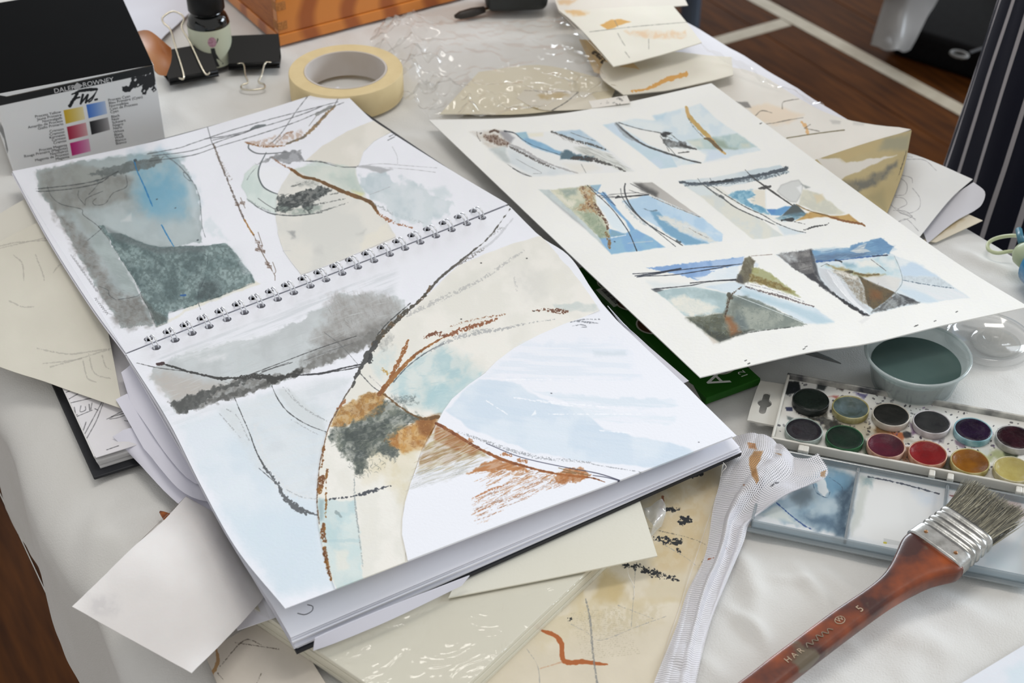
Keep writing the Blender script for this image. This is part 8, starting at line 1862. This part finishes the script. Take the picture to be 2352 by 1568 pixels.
for i in range(2600):
    t = rb.uniform(-.0160, .0190); zt = rb.choice((1, 1, 1, -1)) * rb.uniform(.0035, .0058)
    L = .034 + rb.uniform(-.006, .0045) + (.002 if t < -.01 else 0); dt = rb.gauss(.0035, .0022) + t * .10; dzz = rb.gauss(-.0012, .0012)
    P = [bp(.1820, t, zt), bp(.1820 + L * .5, t + dt * .4, zt * .95 + dzz * .3), bp(.1820 + L, t + dt, zt * .75 + dzz)]
    bv_.append(tube(P, [.00022, .00020, .00008], 3, caps=False))
bo = mk('bristles', *join(*bv_), mat('bristle_hair', (140, 134, 114), .75), brush); bo['kind'] = 'stuff'
for cc in ((96, 92, 78), (64, 61, 52), (168, 162, 140)): bo.data.materials.append(mat('bristle_hair_%d' % cc[0], cc, .75))
fpb = len(bv_[0][1]); bo.data.polygons.foreach_set('material_index', np.repeat([rb.choice((0, 0, 1, 1, 2, 3)) for _ in bv_], fpb).astype(np.int32))
m_gold = mat('handle_print', (176, 156, 132), .45)
text_part('5', bp(.079, -.0060, .0062), ad, al_, .0070, m_gold, brush)
th = np.linspace(0, 2 * np.pi, 21)[:-1]
mk('round_mark', *tube([bp(.0655 + .0032 * math.cos(a), -.0022 + .0026 * math.sin(a), .0060) for a in th], .00025, 5, closed=True), m_gold, brush)
text_part('W', bp(.0634, -.0034, .0062), ad, al_, .0048, m_gold, brush)
mk('worn_script', *tube(catmull([bp(.036 + .0021 * k, -.0040 + (.0016 if k % 2 else -.0006) * (1 + (k % 3) * .3), .0063) for k in range(11)], 4), .0003, 5), mat('worn_print', (134, 122, 104), .5), brush)
for k_, ch in enumerate('HAR'): text_part(ch, bp(.0195 + .0052 * k_, -.0052, .0063), ad, al_, .0054, m_gold, brush)
# ---------------------------------------------------------------- muslin cloth
def weave_mat(S, cv, name, open_=.36):
    m = cv.material(name, .9, bump=0, spec=.1)
    nt = m.node_tree; b = nt.nodes['Principled BSDF']
    uvn = nt.nodes.new('ShaderNodeUVMap'); uvn.uv_map = 'UVMap'; sx = nt.nodes.new('ShaderNodeSeparateXYZ'); nt.links.new(uvn.outputs[0], sx.inputs[0])
    outs = []
    for ax, n_ in (('X', 52), ('Y', 150)):
        a = nt.nodes.new('ShaderNodeMath'); a.operation = 'MULTIPLY'; a.inputs[1].default_value = n_; nt.links.new(sx.outputs[ax], a.inputs[0])
        f = nt.nodes.new('ShaderNodeMath'); f.operation = 'FRACT'; nt.links.new(a.outputs[0], f.inputs[0])
        l = nt.nodes.new('ShaderNodeMath'); l.operation = 'LESS_THAN'; l.inputs[1].default_value = .42; nt.links.new(f.outputs[0], l.inputs[0]); outs.append(l)
    mxm = nt.nodes.new('ShaderNodeMath'); mxm.operation = 'MAXIMUM'; nt.links.new(outs[0].outputs[0], mxm.inputs[0]); nt.links.new(outs[1].outputs[0], mxm.inputs[1])
    nt.links.new(mxm.outputs[0], b.inputs['Alpha'])
    return m
L_e = [(1690, 1000, .006), (1664, 1064, .012), (1650, 1120, .008), (1637, 1171, .006), (1620, 1273, .005), (1579, 1358, .005), (1553, 1440, .005), (1505, 1560, .005), (1480, 1640, .004)]
R_e = [(1880, 1040, .020), (1900, 1092, .018), (1815, 1132, .014), (1760, 1168, .008), (1722, 1200, .006), (1708, 1245, .004), (1672, 1330, .003), (1632, 1430, .003), (1600, 1560, .003), (1590, 1640, .003)]
S = coons([(1690, 1000, .006), (1760, 1002, .014), (1802, 1040, .013), (1850, 1052, .018), (1880, 1040, .020)], [(1480, 1640, .004), (1540, 1640, .005), (1590, 1640, .003)], L_e, R_e, 70, 130)
uu, vv = np.meshgrid(np.linspace(0, 1, 71), np.linspace(0, 1, 131))
S[..., 2] += .0045 * np.maximum(np.sin(uu * 13.0 + 2.6 * np.sin(vv * 4)), 0) * np.sin(np.pi * uu) * (1 - .65 * sstep(.4, .9, vv)) + .004 * (fbm(S[..., 0], S[..., 1], .02, 3, 5) - .3) * np.sin(np.pi * uu)
S[..., 2] = np.maximum(S[..., 2], T + .0035)
c = Canvas(S, 420, 900, (232, 231, 236), 1)
c.fill(z9((500, 40), (530, 0), (590, 0), (570, 60), (545, 110), (565, 200), (545, 225), (510, 160), (495, 90)), (188, 130, 68), .85, 2.5, 2)
c.fill(z9((950, 100), (1020, 100), (1010, 180), (960, 170)), (186, 132, 74), .85, 3, 3)
c.fill(z9((660, 0), (720, -10), (710, 30), (670, 20)), (186, 130, 70), .8, 3, 3)
c.fill([(1715, 1010), (1735, 1015), (1740, 1030), (1720, 1028)], (192, 120, 60), .8, 3, 3)
c.line(z9((460, 230), (465, 270)), 7, (190, 130, 90), .8, 1.5)
c.line(z9((640, 240), (690, 210), (800, 190), (900, 168)), (2, 6, 3, 2), (60, 60, 66), .8, 1.5, 4, dry=.2)
c.line(z9((340, 690), (390, 640), (425, 620)), (4, 6, 2), (178, 90, 60), .9, 1.5)
c.line(z9((290, 675), (340, 660)), 2.4, (190, 120, 90), .8, 1)
c.line(z9((200, 735), (255, 722)), (3, 6, 2), (184, 100, 70), .9, 1.2)
c.line(z9((405, 700), (420, 640)), 2, (178, 90, 60), .8, 1)
sheet('muslin_cloth', S, .0003, weave_mat(S, c, 'muslin'), label='loose white muslin rag with rust stains beside the watercolour box', cat='cloth')
S = quadgrid((1560, 862, .0068), (1592, 884, .0075), (1626, 946, .0030), (1590, 935, .0070), 12, 12)
c = Canvas(S, 120, 120, (186, 182, 178), 2)
sheet('mesh_scrap', S, .0003, weave_mat(S, c, 'grey_mesh'), label='grey open-weave mesh scrap beside the green packet', cat='cloth')
# corner of another sheet at the lower right
S = quadgrid((2090, 1640, .004), (2420, 1440, .004), (2520, 1640, .004), (2300, 1760, .004), 10, 10)
c = Canvas(S, 400, 400, (226, 231, 240), 2)
c.fill([(2310, 1540), (2352, 1520), (2400, 1560), (2330, 1600)], (208, 226, 236), .7, 14, 6)
sheet('blank_sheet', S, .0005, c.material('corner_sheet'), label='white sheet corner lying on the cloth past the brush handle', cat='paper')
# loose threads
m_thr = mat('white_thread', (220, 216, 208), .7)
for nm, lab, P in (('loose_thread', 'short white thread hanging from the muslin corner', [(1661, 1062, .024), (1668, 1072, .024), (1660, 1082, .022), (1655, 1095, .016)]),
                   ('loose_thread', 'white thread hanging off the front edge of the cream card', [(1443, 1300, .0165), (1443, 1318, .010), (1455, 1345, .0055), (1457, 1370, .0055)])):
    o = mk(nm, *tube(catmull([U(*p) for p in P], 6), .0002, 5), m_thr); tagp(o, lab, 'thread')
